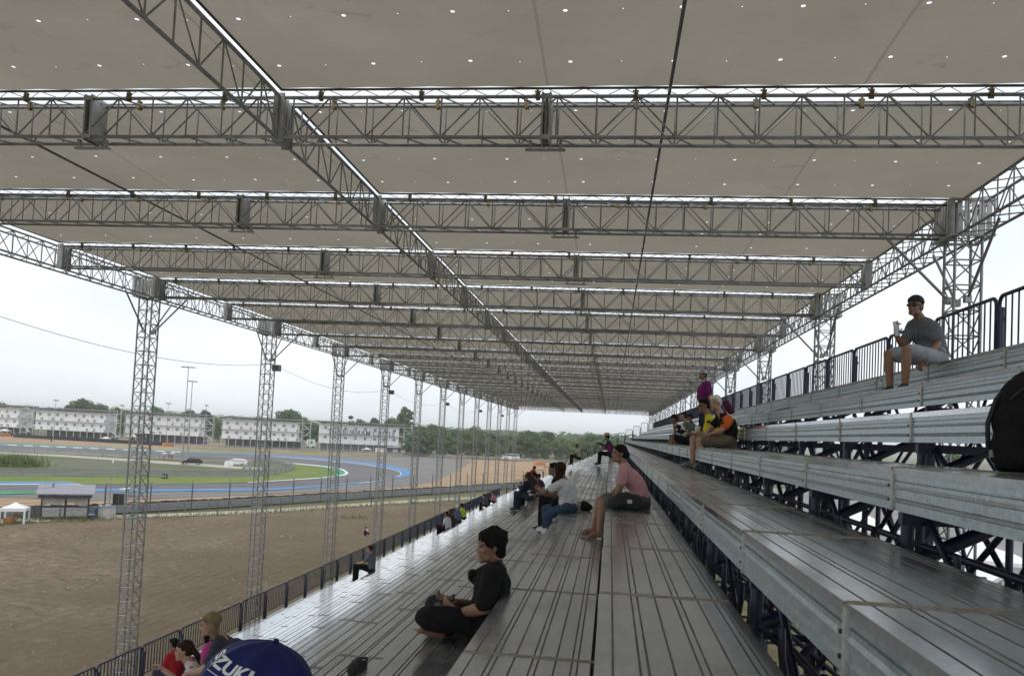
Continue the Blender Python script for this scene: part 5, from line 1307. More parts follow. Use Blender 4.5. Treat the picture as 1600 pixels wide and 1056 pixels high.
for x0 in (12, 37, 63, 89, 114, 140, 166, 192, 218, 243, 268):
    y0 = 693.6 + (x0 - 12) * 0.0412
    sheet('painted_dash', G((x0, y0 + 1.1), (x0 + 14, y0 + 1.6), (x0 + 14, y0 + 2.7), (x0, y0 + 2.2)), 0.08, GM['wpaint'])

# ---------------------------------------------------------------- guard rails and fences
def guard_rail(name, pts, h, beams, label, spacing=4.0, off=None, post_h=None, cap_posts=95, group=None, bh=0.30):
    e = empty(name, pts[0], label, 'guard rail', group); o0 = Vector(pts[0])
    L = sum((b - a).length for a, b in zip(pts[:-1], pts[1:])); line = resample(pts, max(20, int(L / 3)))
    for b in range(beams):
        mb = MB(); z = h - 0.16 - b * (h - 0.2) / max(1, beams) * 1.0
        n = len(line); prof = ((0.0, bh / 2), (0.04, bh / 4), (0.0, 0.0), (0.04, -bh / 4), (0.0, -bh / 2))
        nrm = []
        for i in range(n):
            d = line[min(i + 1, n - 1)] - line[max(i - 1, 0)]; d.z = 0; d.normalize(); nrm.append(Vector((-d.y, d.x, 0)))
        for i in range(n):
            for (q, zz) in prof: mb.v.append(tuple(line[i] - o0 + nrm[i] * q + Vector((0, 0, z + zz))))
        m_ = len(prof)
        for i in range(n - 1):
            for k in range(m_ - 1): mb.face((i * m_ + k, i * m_ + k + 1, (i + 1) * m_ + k + 1, (i + 1) * m_ + k), 0, False)
        mb.build('beam', M['grail'], e)
    np_ = min(cap_posts, max(2, int(L / spacing))); mb = MB(); mb.box((-0.06, -0.05, 0), (0.06, 0.05, post_h or h + 0.05)); pm = mb.mesh('post', M['grail'])
    for p in resample(pts, np_): place('post', pm, e, p - o0)
    return e
rail1 = smooth_line(G((-260, 840), (0, 811), (130, 806), (232, 800.5), (387, 791.5), (537, 781.5), (650, 774), (790, 764.5), (830, 761)), 5)
guard_rail('guard_rail', rail1, 1.05, 3, 'grey three beam guard rail along the near edge of the track, beyond the earth field', 3.0)
tw = MB()
tl_ = resample([q + Vector((-0.75, 0.42, 0)) for q in rail1], 240)
for p, p2 in zip(tl_[:-1], tl_[1:]):
    d_ = p2 - p; tw.box((0.02, -0.26, 0.0), (d_.length - 0.02, 0.26, 1.0 + 0.14 * random.random()), 0, Matrix.Translation(p) @ Matrix.Rotation(math.atan2(d_.y, d_.x), 4, 'Z'))
tag(tw.build('tyre_wall', M['rubber']), 'long dark tyre wall on the track side of the near guard rail', 'tyre wall')
rail2 = smooth_line(G((-260, 757), (0, 744), (250, 745), (400, 744), (445, 738), (459, 732), (445, 726), (417, 722), (390, 721)), 6)
guard_rail('guard_rail', rail2, 1.05, 2, 'grey guard rail that loops round the tip of the weedy infield', 4.5, bh=0.34)
rail3 = smooth_line(G((-260, 690), (0, 705.5), (100, 710), (200, 714.5), (280, 718.5), (350, 720.5), (395, 722.5)), 6)
guard_rail('guard_rail', rail3, 0.95, 2, 'low dark guard rail on the far side of the infield, behind the parked cars', 5.0)
rail4 = G((262, 697), (420, 703.2), (560, 708.5), (650, 712.5), (780, 718.5), (880, 724.5), (960, 730))
guard_rail('guard_rail', rail4, 1.2, 2, 'far grey guard rail in front of the last building and the trees', 6.0)

def debris_fence(pts, spacing, h, label, hook, wires, m, name='debris_fence'):
    e = empty(name, pts[0], label, 'fence'); o0 = Vector(pts[0])
    L = sum((b - a).length for a, b in zip(pts[:-1], pts[1:])); n = min(98, int(L / spacing)); line = resample(pts, n)
    mb = MB(); mb.tube((0, 0, 0), (0, 0, h - 0.45), 0.075, 7)
    if hook: mb.path([(0, 0, h - 0.45), (-0.03, 0.05, h - 0.25), (-0.13, 0.25, h - 0.08), (-0.26, 0.5, h)], 0.065, 6)
    else: mb.tube((0, 0, h - 0.45), (0, 0, h), 0.055, 7)
    pm = mb.mesh('post', m)
    for p in line: place('post', pm, e, p - o0)
    wm = MB()
    for i in range(wires):
        z = 0.5 + (h - 0.9) * i / max(1, wires - 1)
        for a, b in zip(line[:-1], line[1:]): wm.tube(a - o0 + UP * z, b - o0 + UP * z, 0.012, 4)
    wm.build('wires', m, e)
    return e
FG = simple('fence_grey', (0.11, 0.115, 0.115), 0.6, 0.3)
df = [p + Vector((0.55, -1.0, 0)) for p in rail1]
debris_fence(df, 4.6, 3.4, 'tall grey debris fence with hooked posts behind the near guard rail', True, 8, FG)
df2 = smooth_line(G((-200, 838), (0, 820), (215, 810), (412, 803), (525, 794.5), (650, 786.5), (755, 781)), 5)
debris_fence(df2, 6.5, 1.5, 'low post and wire fence beside the pale concrete path', False, 2, FG, 'wire_fence')
debris_fence([p + Vector((0.5, 2.5, 0)) for p in rail4], 5.0, 4.2, 'far debris fence in front of the tree belt and the white building', False, 7, FG)
# dark barrier on the far side with orange ends
bl = G((25, 683), (100, 687.2), (257, 696.2)); mb = MB()
for p in resample(bl, 70): mb.box((p.x - 0.95, p.y - 0.5, 0), (p.x + 0.95, p.y + 0.5, 1.25))
tag(mb.build('tyre_wall', simple('tyre_wall_far', (0.018, 0.018, 0.024), 0.8)), 'long black barrier along the far side of the track below the white buildings', 'tyre wall')
ORB = simple('barrier_orange', (0.52, 0.22, 0.07), 0.7, 0, 0.2)
def block(x0, x1, yb, h, d, label, m=ORB):
    a, b = gp(x0, yb), gp(x1, yb); mb = MB(); dirv = (b - a); L = dirv.length; ang = math.atan2(dirv.y, dirv.x)
    n = 5
    for i in range(n): mb.box((L * i / n + 0.02, 0, 0), (L * (i + 1) / n - 0.02, d, h)); 
    mb.box((0, 0.1, 0.05), (L, d - 0.1, h * 0.9)); mb.box((-0.04, -0.04, h * 0.62), (L + 0.04, 0.0, h * 0.70))
    o = mb.build('foam_barrier', m, None, a); o.rotation_euler = (0, 0, ang); return tag(o, label, 'barrier')
block(257.5, 272, 697.2, 1.25, 1.2, 'orange foam barrier at the right end of the far black barrier')
block(-2, 17, 681.4, 1.25, 1.2, 'orange foam barrier left of the far black barrier, below a white tent')
block(838, 852, 727, 1.3, 1.3, 'orange foam barrier at the end of the gravel trap near the far trees')

# ---------------------------------------------------------------- white buildings
WALL = simple('white_wall', (0.80, 0.81, 0.83), 0.7, 0, 0.06, 1.2); ROOFM = simple('roof_dark', (0.06, 0.06, 0.065), 0.7); WIN = simple('window_grey', (0.50, 0.52, 0.55), 0.4); FRM = simple('frame_galv', (0.55, 0.57, 0.58), 0.6, 0.2)
UNDER = simple('dark_panel', (0.15, 0.165, 0.175), 0.8); AC = simple('vent_dark', (0.28, 0.285, 0.29), 0.7)
def lodge(x0, y0, x1, y1, scale, label, dark_base=False, stair=True, text=None):
    """two white storeys on an open frame; ends given on the ground"""
    a, b = gp(x0, y0), gp(x1, y1); d = b - a; L = d.length; ang = math.atan2(d.y, d.x); pm = mpp((a + b) / 2)
    e = empty('lodge_building', a, label, 'building', 'white lodge buildings beyond the track'); e.rotation_euler = (0, 0, ang)
    h0 = 13.0 * pm; hs = 14.6 * pm; D = 7.5
    mb = MB(); mb.box((0, 0.9, h0), (L * 0.94, D, h0 + 2 * hs)); mb.build('wall', WALL, e)
    for k in (0, 1, 2):
        mb = MB(); mb.box((-0.3, -0.1, h0 + k * hs - 0.16), (L, D, h0 + k * hs + 0.06)); mb.build('floor_slab' if k < 2 else 'top_slab', FRM, e)
    mb = MB(); mb.prism([(-0.6, h0 + 2 * hs + 0.5), (D + 0.3, h0 + 2 * hs + 1.0), (D + 0.3, h0 + 2 * hs + 1.25), (-0.6, h0 + 2 * hs + 0.85)], -1.0, L + 0.2, 'x'); mb.build('roof', ROOFM, e)
    n = 8
    wm = MB(); wm.box((0, 0, 0), (1.25, 0.08, hs * 0.30)); wme = wm.mesh('window', WIN)
    pnm = MB(); pnm.box((0.12, -0.03, 0.12), (0.6, 0.0, hs * 0.30 - 0.12)); pnm.box((0.66, -0.03, 0.12), (1.13, 0.0, hs * 0.30 - 0.12)); pne = pnm.mesh('pane', simple('pane', (0.22, 0.25, 0.28), 0.2))
    acm = MB(); acm.box((0, 0, 0), (0.75, 0.3, 0.9)); acm.tube((0.37, -0.02, 0.45), (0.37, 0.0, 0.45), 0.3, 10, cap=True); ace = acm.mesh('cooling_unit', AC)
    for f_ in (0, 1):
        for i in range(n):
            x = L * 0.94 * (i + 0.35) / n
            w_ = place('window', wme, e, (x, 0.815, h0 + f_ * hs + hs * 0.46)); place('pane', pne, w_)
            if (i + f_) % 8 != 4 and not text: place('cooling_unit', ace, e, (x + L * 0.05 + (0.4 if i % 3 else -0.5), 0.55, h0 + f_ * hs + 0.15))
    for i in range(12):
        x = L * i / 11; mb = MB(); mb.box((x - 0.09, -0.2, 0), (x + 0.09, -0.02, h0 - 0.16)); mb.build('support_post', FRM, e); mb = MB(); mb.box((x - 0.09, D - 0.2, 0), (x + 0.09, D, h0 - 0.16)); mb.build('support_post', FRM, e)
    for i in range(6):
        x = L * i / 5; mb = MB(); mb.box((x - 0.06, -0.25, h0), (x + 0.06, -0.13, h0 + 2 * hs + 0.6)); mb.build('balcony_post', FRM, e)
    for k in (0, 1):
        mb = MB()
        for z in (0.5, 1.0): mb.box((0, -0.22, h0 + k * hs + z), (L, -0.17, h0 + k * hs + z + 0.05))
        mb.build('balcony_rail', FRM, e)
    mb = MB(); mb.box((0.3, D - 1.0 if not dark_base else 1.2, 0), (L - 0.3, D - 0.8 if not dark_base else 1.4, h0 - 0.2)); mb.build('back_panel', UNDER, e)
    if stair:
        mb = MB(); w_ = 3.2
        for xx in (L, L + w_):
            for yy in (0.2, 2.6): mb.box((xx - 0.08, yy - 0.08, 0), (xx + 0.08, yy + 0.08, h0 + 2 * hs + 1.4))
        for k in range(4):
            z = h0 + 2 * hs * k / 3 if k else h0 * 0.5; mb.box((L, 0.2, z - 0.08), (L + w_, 2.6, z + 0.08)); mb.box((L, 0.15, z + 0.95), (L + w_, 0.2, z + 1.0))
        for k in range(3):
            z0_ = h0 * 0.5 + k * hs * 0.8; 
            M_ = Matrix.Translation((L + w_ / 2, 1.4, z0_ + 1.4)) @ Matrix.Rotation(-0.7 if k % 2 else 0.7, 4, 'Y'); mb.box((-2.0, -0.6, -0.1), (2.0, 0.6, 0.1), 0, M_)
        mb.build('stair_tower', FRM, e)
    if text:
        cu = bpy.data.curves.new('t', 'FONT'); cu.body = text; cu.size = 1.0; cu.extrude = 0.05; cu.offset = 0.012; cu.space_character = 1.10
        o = bpy.data.objects.new('t', cu); COL.objects.link(o); me = bpy.data.meshes.new_from_object(o.evaluated_get(bpy.context.evaluated_depsgraph_get())); bpy.data.objects.remove(o)
        xs = [v.co.x for v in me.vertices]; wdt = max(xs) - min(xs); k = L * 0.80 / wdt
        me.transform(Matrix.Translation((L * 0.085, -0.42, h0 + hs * 0.92)) @ Matrix.Rotation(math.pi / 2, 4, 'X') @ Matrix.Diagonal((k, 8.6 * pm / 0.72, 1, 1))); me.materials.clear(); me.materials.append(simple('sign_letters', (0.07, 0.075, 0.085), 0.6)); place('sign_lettering', me, e)
    return e
lodge(-75, 674.5, 31, 681, 1, 'white two storey lodge on stilts, cut off by the left edge of the photo')
lodge(51, 682.3, 168, 688.6, 1, 'white two storey lodge on stilts behind the black barrier, peaked tent at its left')
lodge(193, 689, 318, 694.5, 1, 'white two storey lodge on stilts behind the two tall light masts')
lodge(345, 697, 470, 702.5, 1, 'white two storey lodge on stilts left of the green truck')
lodge(499, 704.5, 630, 709.5, 1, 'white two storey lodge with THE BURIRAM CASTLE in large letters across its front', True, True, 'THE BURIRAM CASTLE')

def tent(name, c, w_, d_, h, ang, label, eave=None, group=None, m=None):
    eave = eave or h * 0.74; e = empty(name, c, label, 'tent', group); e.rotation_euler = (0, 0, ang); m = m or M['white']
    for dx in (-1, 1):
        for dy in (-1, 1):
            mb = MB(); mb.prism([(dx * w_ / 2 - 0.07, dy * d_ / 2 - 0.07), (dx * w_ / 2 + 0.07, dy * d_ / 2 - 0.07), (dx * w_ / 2 + 0.07, dy * d_ / 2 + 0.07), (dx * w_ / 2 - 0.07, dy * d_ / 2 + 0.07)], 0, eave, 'z'); mb.build('leg', m, e)
    mb = MB(); n = 6; b = 0
    for i in range(n + 1):
        t_ = i / n; sc = 1 - t_; z = eave + (h - eave) * (t_ ** 1.35)
        for (u, v) in ((-1, -1), (1, -1), (1, 1), (-1, 1)): mb.v.append((u * sc * w_ / 2 * 1.04 + 1e-3 * u, v * sc * d_ / 2 * 1.04 + 1e-3 * v, z))
    for i in range(n):
        for j_ in range(4): mb.face((i * 4 + j_, i * 4 + (j_ + 1) % 4, (i + 1) * 4 + (j_ + 1) % 4, (i + 1) * 4 + j_))
    mb.build('roof', m, e)
    mb = MB(); a_, b_ = w_ / 2 * 1.045, d_ / 2 * 1.045
    for (p, q) in (((-a_, -b_), (a_, -b_)), ((a_, -b_), (a_, b_)), ((a_, b_), (-a_, b_)), ((-a_, b_), (-a_, -b_))): mb.poly([(*p, eave - 0.28), (*q, eave - 0.28), (*q, eave + 0.01), (*p, eave + 0.01)])
    mb.build('valance', m, e); return e
c = gp(22, 817); k = mpp(c); tent('gazebo', c, 33 * k, 30 * k, 33 * k, 0.45, 'small white gazebo at the left edge of the earth field, sheltering marshals')
c = gp(42, 680); k = mpp(c); tent('marquee', c, 17 * k, 17 * k, 23 * k, 0.2, 'peaked white marquee between the two lodges furthest left', 16 * k)
c = gp(7, 680); k = mpp(c); tent('gazebo', c, 13 * k, 12 * k, 10.5 * k, 0.2, 'flat white gazebo behind the orange barrier at the far left')
c = gp(573, 707.5); k = mpp(c); tent('gazebo', c, 13 * k, 10 * k, 8.6 * k, 0.1, 'small white gazebo in front of the lettered white building')
c = gp(207, 689.5); k = mpp(c); tent('marquee', c, 17 * k, 14 * k, 15 * k, 0.1, 'white marquee seen through the nearest lattice column, beside the masts', 8 * k)
c = gp(165, 690); k = mpp(c); tent('gazebo', c, 11 * k, 9 * k, 8 * k, 0.1, 'tiny white parasol tent at the right end of the black barrier lodge')

# low dark annex and white kiosks at the lettered building
a, b = gp(575, 708), gp(665, 712); k = mpp(a); mb = MB(); d = b - a; ang = math.atan2(d.y, d.x); L = d.length
e = empty('annex', a + Vector((0, 2.0, 0)), 'long low dark annex with a thin pale roof right of the lettered building', 'building'); e.rotation_euler = (0, 0, ang)
mb.box((L * 0.3, 0, 0), (L, 5, 10.5 * k)); mb.build('wall', simple('annex_dark', (0.06, 0.075, 0.10), 0.7), e); mb = MB(); mb.box((L * 0.28, -0.8, 10.5 * k), (L * 1.03, 5.3, 11.8 * k)); mb.build('roof', FRM, e)
for i in range(4):
    mb = MB(); mb.box((L * (0.40 + 0.14 * i), -0.05, 3 * k), (L * (0.40 + 0.14 * i) + 2, 0.0, 8 * k)); mb.build('window', WIN, e)
mb = MB(); a, b = gp(631, 710), gp(638, 710.2); mb.box((a.x, a.y, 0), (b.x, a.y + 1.5, 8.2 * k)); mb.box((a.x - 0.1, a.y - 0.1, 8.2 * k), (b.x + 0.1, a.y + 1.6, 8.6 * k)); tag(mb.build('kiosk', M['white']), 'narrow white kiosk in front of the dark annex', 'kiosk')
mb = MB(); a, b = gp(586, 708), gp(606, 709); mb.box((a.x, a.y, 0), (b.x, a.y + 3, 9 * k)); mb.box((a.x - 0.4, a.y - 0.6, 12.2 * k), (b.x + 0.4, a.y + 3.2, 13 * k), 1); mb.box((a.x, a.y + 0.5, 9 * k), (b.x, a.y + 3, 12.2 * k), 1); tag(mb.build('kiosk', [M['white'], UNDER]), 'white counter kiosk with a dark flat roof beside the small gazebo', 'kiosk')

# ---------------------------------------------------------------- masts
def mast(x, yb, yt, lamps, label, r=0.16, group='light masts beyond the track'):
    c = gp(x, yb); k = mpp(c); h = (yb - yt) * k * 0.999; e = empty('light_mast', c, label, 'light mast', group)
    mb = MB(); mb.tube((0, 0, 0), (0, 0, h), r * k / 0.12, 8, r2=r * 0.6 * k / 0.12); mb.build('pole', M['grail'], e)
    if lamps:
        mb = MB(); mb.tube((-lamps * k, 0, h - 0.2), (lamps * k, 0, h - 0.2), 0.06 * k / 0.12, 6); mb.build('crossbar', M['grail'], e)
        for i in range(4):
            u = -lamps + 2 * lamps * i / 3; mb = MB(); mb.box((-0.8 * k, -0.6, -0.9 * k), (1.4 * k, 0.6, 0.3 * k), 0, Matrix.Translation((u * k, 0, h - 0.2)) @ Matrix.Rotation(0.35 if u > 0 else -0.35, 4, 'Y')); mb.build('lamp_head', M['plate'], e)
    return e
mast(284, 735, 571, 9, 'taller of the two grey light masts on the infield', 0.11)
mast(293.5, 707, 594, 6, 'shorter grey light mast just behind the taller one', 0.10)
mast(83, 689, 624, 2, 'thin lamp post rising behind the roof of the lodge with the peaked tent', 0.06)
mast(187, 692, 632, 2, 'thin lamp post between the two lodges near the nearest column', 0.05)
mast(259, 694, 629, 2.5, 'thin lamp post behind the lodge at the light masts', 0.05)
mast(318.5, 697, 632, 1, 'thin lamp post at the right end of the lodge at the light masts', 0.05)
mast(153, 718, 667, 0, 'bare thin pole on the weedy infield', 0.03)
mast(170, 800, 741, 0, 'bare grey pole behind the white box beyond the earth field', 0.10)

# ---------------------------------------------------------------- vehicles
def car(c, L, H, W, ang, paint, label, kind='suv', cat='car'):
    e = empty('parked_car', c, label, cat); e.rotation_euler = (0, 0, ang)
    mb = MB(); x0, x1 = -L / 2, L / 2
    if kind == 'suv': low = [(x0, .25), (x0 + .02, .55), (x0 + .12, .62), (x0 + 1.1 * L / 4.6, .70), (x0 + L * .97, .70), (x1, .60), (x1, .28)]; cab = [(x0 + L * .22, .68), (x0 + L * .36, 1.0), (x0 + L * .82, .97), (x0 + L * .975, .68)]
    elif kind == 'van': low = [(x0, .20), (x0, .42), (x0 + L * .06, .50), (x0 + L * .10, .55), (x1 - .02, .55), (x1, .22)]; cab = [(x0 + L * .06, .54), (x0 + L * .20, 1.0), (x1 - L * .03, 1.0), (x1 - .01, .54)]
    elif kind == 'pickup': low = [(x0, .28), (x0 + .02, .55), (x0 + L * .24, .64), (x1, .64), (x1, .30)]; cab = [(x0 + L * .20, .63), (x0 + L * .32, 1.0), (x0 + L * .60, .98), (x0 + L * .66, .63)]
    def solid(prof, w0, w1, zb):
        n = len(prof); m_ = MB(); top = max(p[1] for p in prof)
        for sg in (-1, 1):
            for (x, z) in prof:
                wv = w0 + (w1 - w0) * ((z - prof[0][1]) / max(1e-3, top - prof[0][1])); m_.v.append((x, sg * wv * W / 2, z * H))
        m_.face(tuple(range(n))); m_.face(tuple(range(2 * n - 1, n - 1, -1)))
        for i in range(n): m_.face((i, n + i, n + (i + 1) % n, (i + 1) % n))
        return m_
    solid(low, 1.0, 0.97, 0).build('body', paint, e); solid(cab, 0.94, 0.78, 0).build('cabin', paint, e)
    g = [(x * 0.985 + (0.5 * (cab[0][0] + cab[-1][0])) * 0.015, z) for x, z in cab]; zt, zb_ = 0.95, 0.70
    xa = cab[0][0] + (cab[1][0] - cab[0][0]) * 0.28; xb = cab[1][0] + 0.05; xc = cab[2][0] - 0.03; xd = cab[3][0] + (cab[2][0] - cab[3][0]) * 0.28
    for sg in (-1, 1):
        gm_ = MB(); gm_.poly([(xa + .1, sg * W / 2 * 0.925, H * .715), (xd - .1, sg * W / 2 * 0.925, H * .715), (xc, sg * W / 2 * 0.805, H * .94), (xb, sg * W / 2 * 0.805, H * .94)]); gm_.build('side_window', M['glass'], e)
    gm_ = MB(); off_ = -0.02; gm_.poly([(xa + off_, -W * .41, H * .72), (xa + off_, W * .41, H * .72), (cab[1][0] + off_ - .02, W * .36, H * .95), (cab[1][0] + off_ - .02, -W * .36, H * .95)]); gm_.build('windscreen', M['glass'], e)
    gm_ = MB(); gm_.poly([(xd + .03, -W * .40, H * .73), (xd + .03, W * .40, H * .73), (cab[2][0] + .05, W * .35, H * .93), (cab[2][0] + .05, -W * .35, H * .93)]); gm_.build('rear_window', M['glass'], e)
    wr = H * 0.21
    for xx in (x0 + L * .19, x1 - L * .20):
        for sg in (-1, 1):
            mb = MB(); mb.tube((xx, sg * (W / 2 - 0.2), wr), (xx, sg * (W / 2 + 0.02), wr), wr, 16, cap=True); o = mb.build('wheel', M['rubber'], e)
            mb = MB(); mb.tube((xx, sg * (W / 2 + 0.02), wr), (xx, sg * (W / 2 + 0.035), wr), wr * .62, 12, cap=True); mb.build('rim', M['plate'], o)
    for sg in (-1, 1):
        mb = MB(); mb.box((x0 - 0.03, sg * W * .36 - 0.16, H * .47), (x0 + 0.03, sg * W * .36 + 0.16, H * .56)); mb.build('headlight', M['white'], e)
        mb = MB(); mb.box((x1 - 0.03, sg * W * .40 - 0.10, H * .47), (x1 + 0.03, sg * W * .40 + 0.10, H * .60)); mb.build('tail_light', simple('tail_red', (0.3, 0.02, 0.02), 0.4), e)
    return e
PB = simple('paint_black', (0.014, 0.014, 0.018), 0.25, 0.0, 0.1); PW = simple('paint_white', (0.66, 0.67, 0.68), 0.35, 0, 0.04); PR = simple('paint_red', (0.42, 0.03, 0.05), 0.3); PS = simple('paint_silver', (0.35, 0.37, 0.40), 0.35, 0.4); PBL = simple('paint_blue', (0.10, 0.14, 0.34), 0.35)
car(gp(299, 726.2), 4.5, 1.62, 1.85, 0.55, PB, 'black hatchback parked on the pale service road of the infield')
car(gp(369, 727.8), 4.8, 1.70, 1.85, 0.35, PW, 'white hatchback parked further right on the infield service road')
car(gp(798, 719.5), 7.0, 2.6, 2.3, 0.10, PW, 'white minibus parked beyond the gravel trap in front of the trees', 'van', 'minibus')
car(gp(688, 713.3), 4.6, 1.7, 1.9, 0.1, PW, 'white car half hidden behind the far guard rail', 'suv')
c = gp(486, 699.5); k = mpp(c); e = empty('box_truck', c, 'green and white box truck parked between two lodges', 'truck'); mb = MB(); mb.box((-6 * k, -1.2, 2 * k), (4.5 * k, 1.2, 13 * k)); mb.build('cargo_box', M['white'], e)
mb = MB(); mb.box((0 * k, -1.23, 6.5 * k), (4.0 * k, -1.2, 11 * k)); mb.build('green_panel', simple('truck_green', (0.05, 0.30, 0.13)), e); mb = MB(); mb.box((4.6 * k, -1.1, 2 * k), (7 * k, 1.1, 9 * k)); mb.build('cab', M['white'], e)
for xx in (-4 * k, 5 * k):
    mb = MB(); mb.tube((xx, -1.25, 1.6 * k), (xx, -0.9, 1.6 * k), 1.6 * k, 12, cap=True); mb.build('wheel', M['rubber'], e)
# white water barriers by the white car
for i, x in enumerate((353.5, 360.5)):
    c = gp(x, 729.5); k = mpp(c); mb = MB(); mb.prism([(-3.3 * k, 0), (3.3 * k, 0), (3.0 * k, 3 * k), (2.2 * k, 7.4 * k), (-2.2 * k, 7.4 * k), (-3.0 * k, 3 * k)], -0.3, 0.3, 'y'); mb.box((-2.4 * k, -0.34, 3.2 * k), (2.4 * k, 0.34, 3.6 * k))
    o = mb.build('water_barrier', M['white'], None, c); o.rotation_euler = (0, 0, 0.2); tag(o, ('white water filled barrier left of the white hatchback, ' + ('the farther left one' if i == 0 else 'the one nearer the car')), 'barrier', 'water barriers by the white car')
c = gp(386, 733.5); k = mpp(c); mb = MB(); mb.box((-8 * k, -0.4, 2.5 * k), (7 * k, 0.4, 5.2 * k)); mb.box((-6 * k, -0.3, 0), (-5 * k, 0.3, 2.5 * k)); mb.box((4 * k, -0.3, 0), (5 * k, 0.3, 2.5 * k)); mb.box((-7 * k, -0.35, 5.2 * k), (-2 * k, 0.35, 6.4 * k)); tag(mb.build('equipment_trolley', simple('trolley_grey', (0.32, 0.33, 0.33), 0.6), None, c), 'low grey equipment trolley behind the second lattice column', 'trolley')

# marshal post, box, bins, boards
def shelter():
    a, b = gp(63, 812), gp(132, 809.0); k = mpp((a + b) / 2); d = b - a; L = d.length; ang = math.atan2(d.y, d.x) * 0.6
    e = empty('marshal_shelter', a, 'marshal shelter with a sheet metal roof and torn white cloth sides', 'shelter'); e.rotation_euler = (0, 0, ang)
    H = 43 * k; D = 2.0; dk = simple('shelter_post', (0.04, 0.04, 0.05), 0.7); cl2 = simple('dirty_cloth', (0.42, 0.40, 0.37), 0.9, 0, 0.2, 2.5); rf = simple('shelter_roof', (0.26, 0.25, 0.29), 0.6)
    for x in (0, L * 0.5, L):
        for y in (0, D):
            mb = MB(); mb.box((x - 0.06, y - 0.06, 0), (x + 0.06, y + 0.06, H - 0.1)); mb.build('post', dk, e)
    mb = MB()
    pr = []
    for i in range(41): pr.append((-0.5 + (L + 1.0) * i / 40, 0.03 if i % 2 else 0.0))
    n = len(pr); 
    for (y, z) in ((-0.55, H - 0.15), (D + 0.5, H + 0.55)):
        for (x, dz) in pr: mb.v.append((x, y, z + dz))
    for i in range(n - 1): mb.face((i, i + 1, n + i + 1, n + i))
    for (y, z) in ((-0.55, H - 0.23), (D + 0.5, H + 0.47)):
        for (x, dz) in pr: mb.v.append((x, y, z))
    for i in range(n - 1): mb.face((2 * n + i, 3 * n + i, 3 * n + i + 1, 2 * n + i + 1)); mb.face((i, 2 * n + i, 2 * n + i + 1, i + 1))
    mb.build('roof', rf, e)
    mb = MB(); mb.box((-0.3, -0.50, H - 0.55), (L + 0.3, -0.40, H - 0.26)); mb.build('fascia', dk, e)
    for q in (0, 1):                                     # sagging upper cloths
        mb = MB(); nx, ny = 14, 6; x0, x1 = L * 0.5 * q + 0.12, L * 0.5 * (q + 1) - 0.08
        for j_ in range(ny + 1):
            for i in range(nx + 1):
                u, v = i / nx, j_ / ny; lowz = H * (0.50 + (0.10 * u if q == 0 else 0.10 * (1 - u)) + 0.04 * math.sin(3.1 * u * 2))
                mb.v.append((x0 + (x1 - x0) * u, -0.07 + 0.08 * math.sin(9 * u + q) * (1 - v), lowz + (H * 0.86 - lowz) * v))
        for j_ in range(ny):
            for i in range(nx): a_ = j_ * (nx + 1) + i; mb.face((a_, a_ + 1, a_ + nx + 2, a_ + nx + 1), 0, True)
        mb.build('upper_cloth', cl2, e)
        mb = MB(); mb.box((x0, -0.09, H * 0.12), (x1, -0.06, H * 0.44)); mb.build('lower_sheet', simple('lower_sheet', (0.33, 0.33, 0.32), 0.8, 0, 0.12, 2), e)
    mb = MB(); mb.box((0, -0.05, H * 0.45), (L, 0.05, H * 0.49)); mb.build('mid_rail', dk, e)
    mb = MB(); mb.box((0, 0, H * 0.02), (L, D, H * 0.06)); mb.build('floor_deck', dk, e)
    return e
shelter()
c = gp(167, 810); k = mpp(c); mb = MB(); mb.prism([(-10 * k, 0), (8.5 * k, 0), (8.0 * k, 19 * k), (-9 * k, 19 * k)], -0.6, 0.6, 'y', 0); mb.box((-9.5 * k, -0.65, 18.6 * k), (8.6 * k, 0.65, 19.6 * k), 1); mb.box((-2 * k, -0.3, 19.6 * k), (3 * k, 0.3, 22.5 * k), 0); tag(mb.build('plastic_tank', [simple('tank_white', (0.48, 0.47, 0.42), 0.7, 0, 0.12, 2), simple('tank_lid', (0.12, 0.2, 0.34))], None, c), 'dirty white plastic tank with a blue rim at the edge of the earth field', 'tank')
c = gp(138, 810.5); k = mpp(c); mb = MB(); mb.box((-6.5 * k, -0.4, 0), (8.5 * k, 0.4, 6.6 * k), 0); mb.box((-6.9 * k, -0.45, 6.6 * k), (8.9 * k, 0.45, 7.6 * k), 1); tag(mb.build('plastic_bin', [simple('bin_blue', (0.03, 0.03, 0.22), 0.5), simple('bin_rim', (0.30, 0.30, 0.42), 0.5)], None, c), 'low blue plastic bin between the shelter and the white tank', 'bin')
c = gp(153, 809); k = mpp(c); mb = MB(); mb.prism([(-4 * k, 0), (4.5 * k, 0), (5 * k, 18 * k), (2 * k, 18 * k), (-3 * k, 12 * k)], -0.35, 0.35, 'y', 0); mb.ell((3 * k, 0, 18.5 * k), 2.2 * k, 0.3, 2 * k, None, 10, 6, 1); tag(mb.build('tarp_bundle', [simple('tarp_teal', (0.05, 0.14, 0.22), 0.8), M['white']], None, c), 'teal tarpaulin bundle leaning on the white tank', 'tarpaulin')
c = gp(257, 748); k = mpp(c)
e = empty('board', c, 'small black A-frame board with white marks on the green verge', 'board'); mb = MB(); mb.prism([(-3 * k * 0.5, 0), (3 * k * 0.5, 0), (0.2 * k, 7.8 * k), (-0.2 * k, 7.8 * k)], -4.5 * k, 4.5 * k, 'x'); mb.build('panel', M['black'], e)
for u in (-2.2, 1.6):
    mb = MB(); mb.box((u * k - 0.7 * k, -1.0 * k, 2.4 * k), (u * k + 0.7 * k, -0.9 * k, 5.4 * k)); mb.build('mark', M['white'], e)
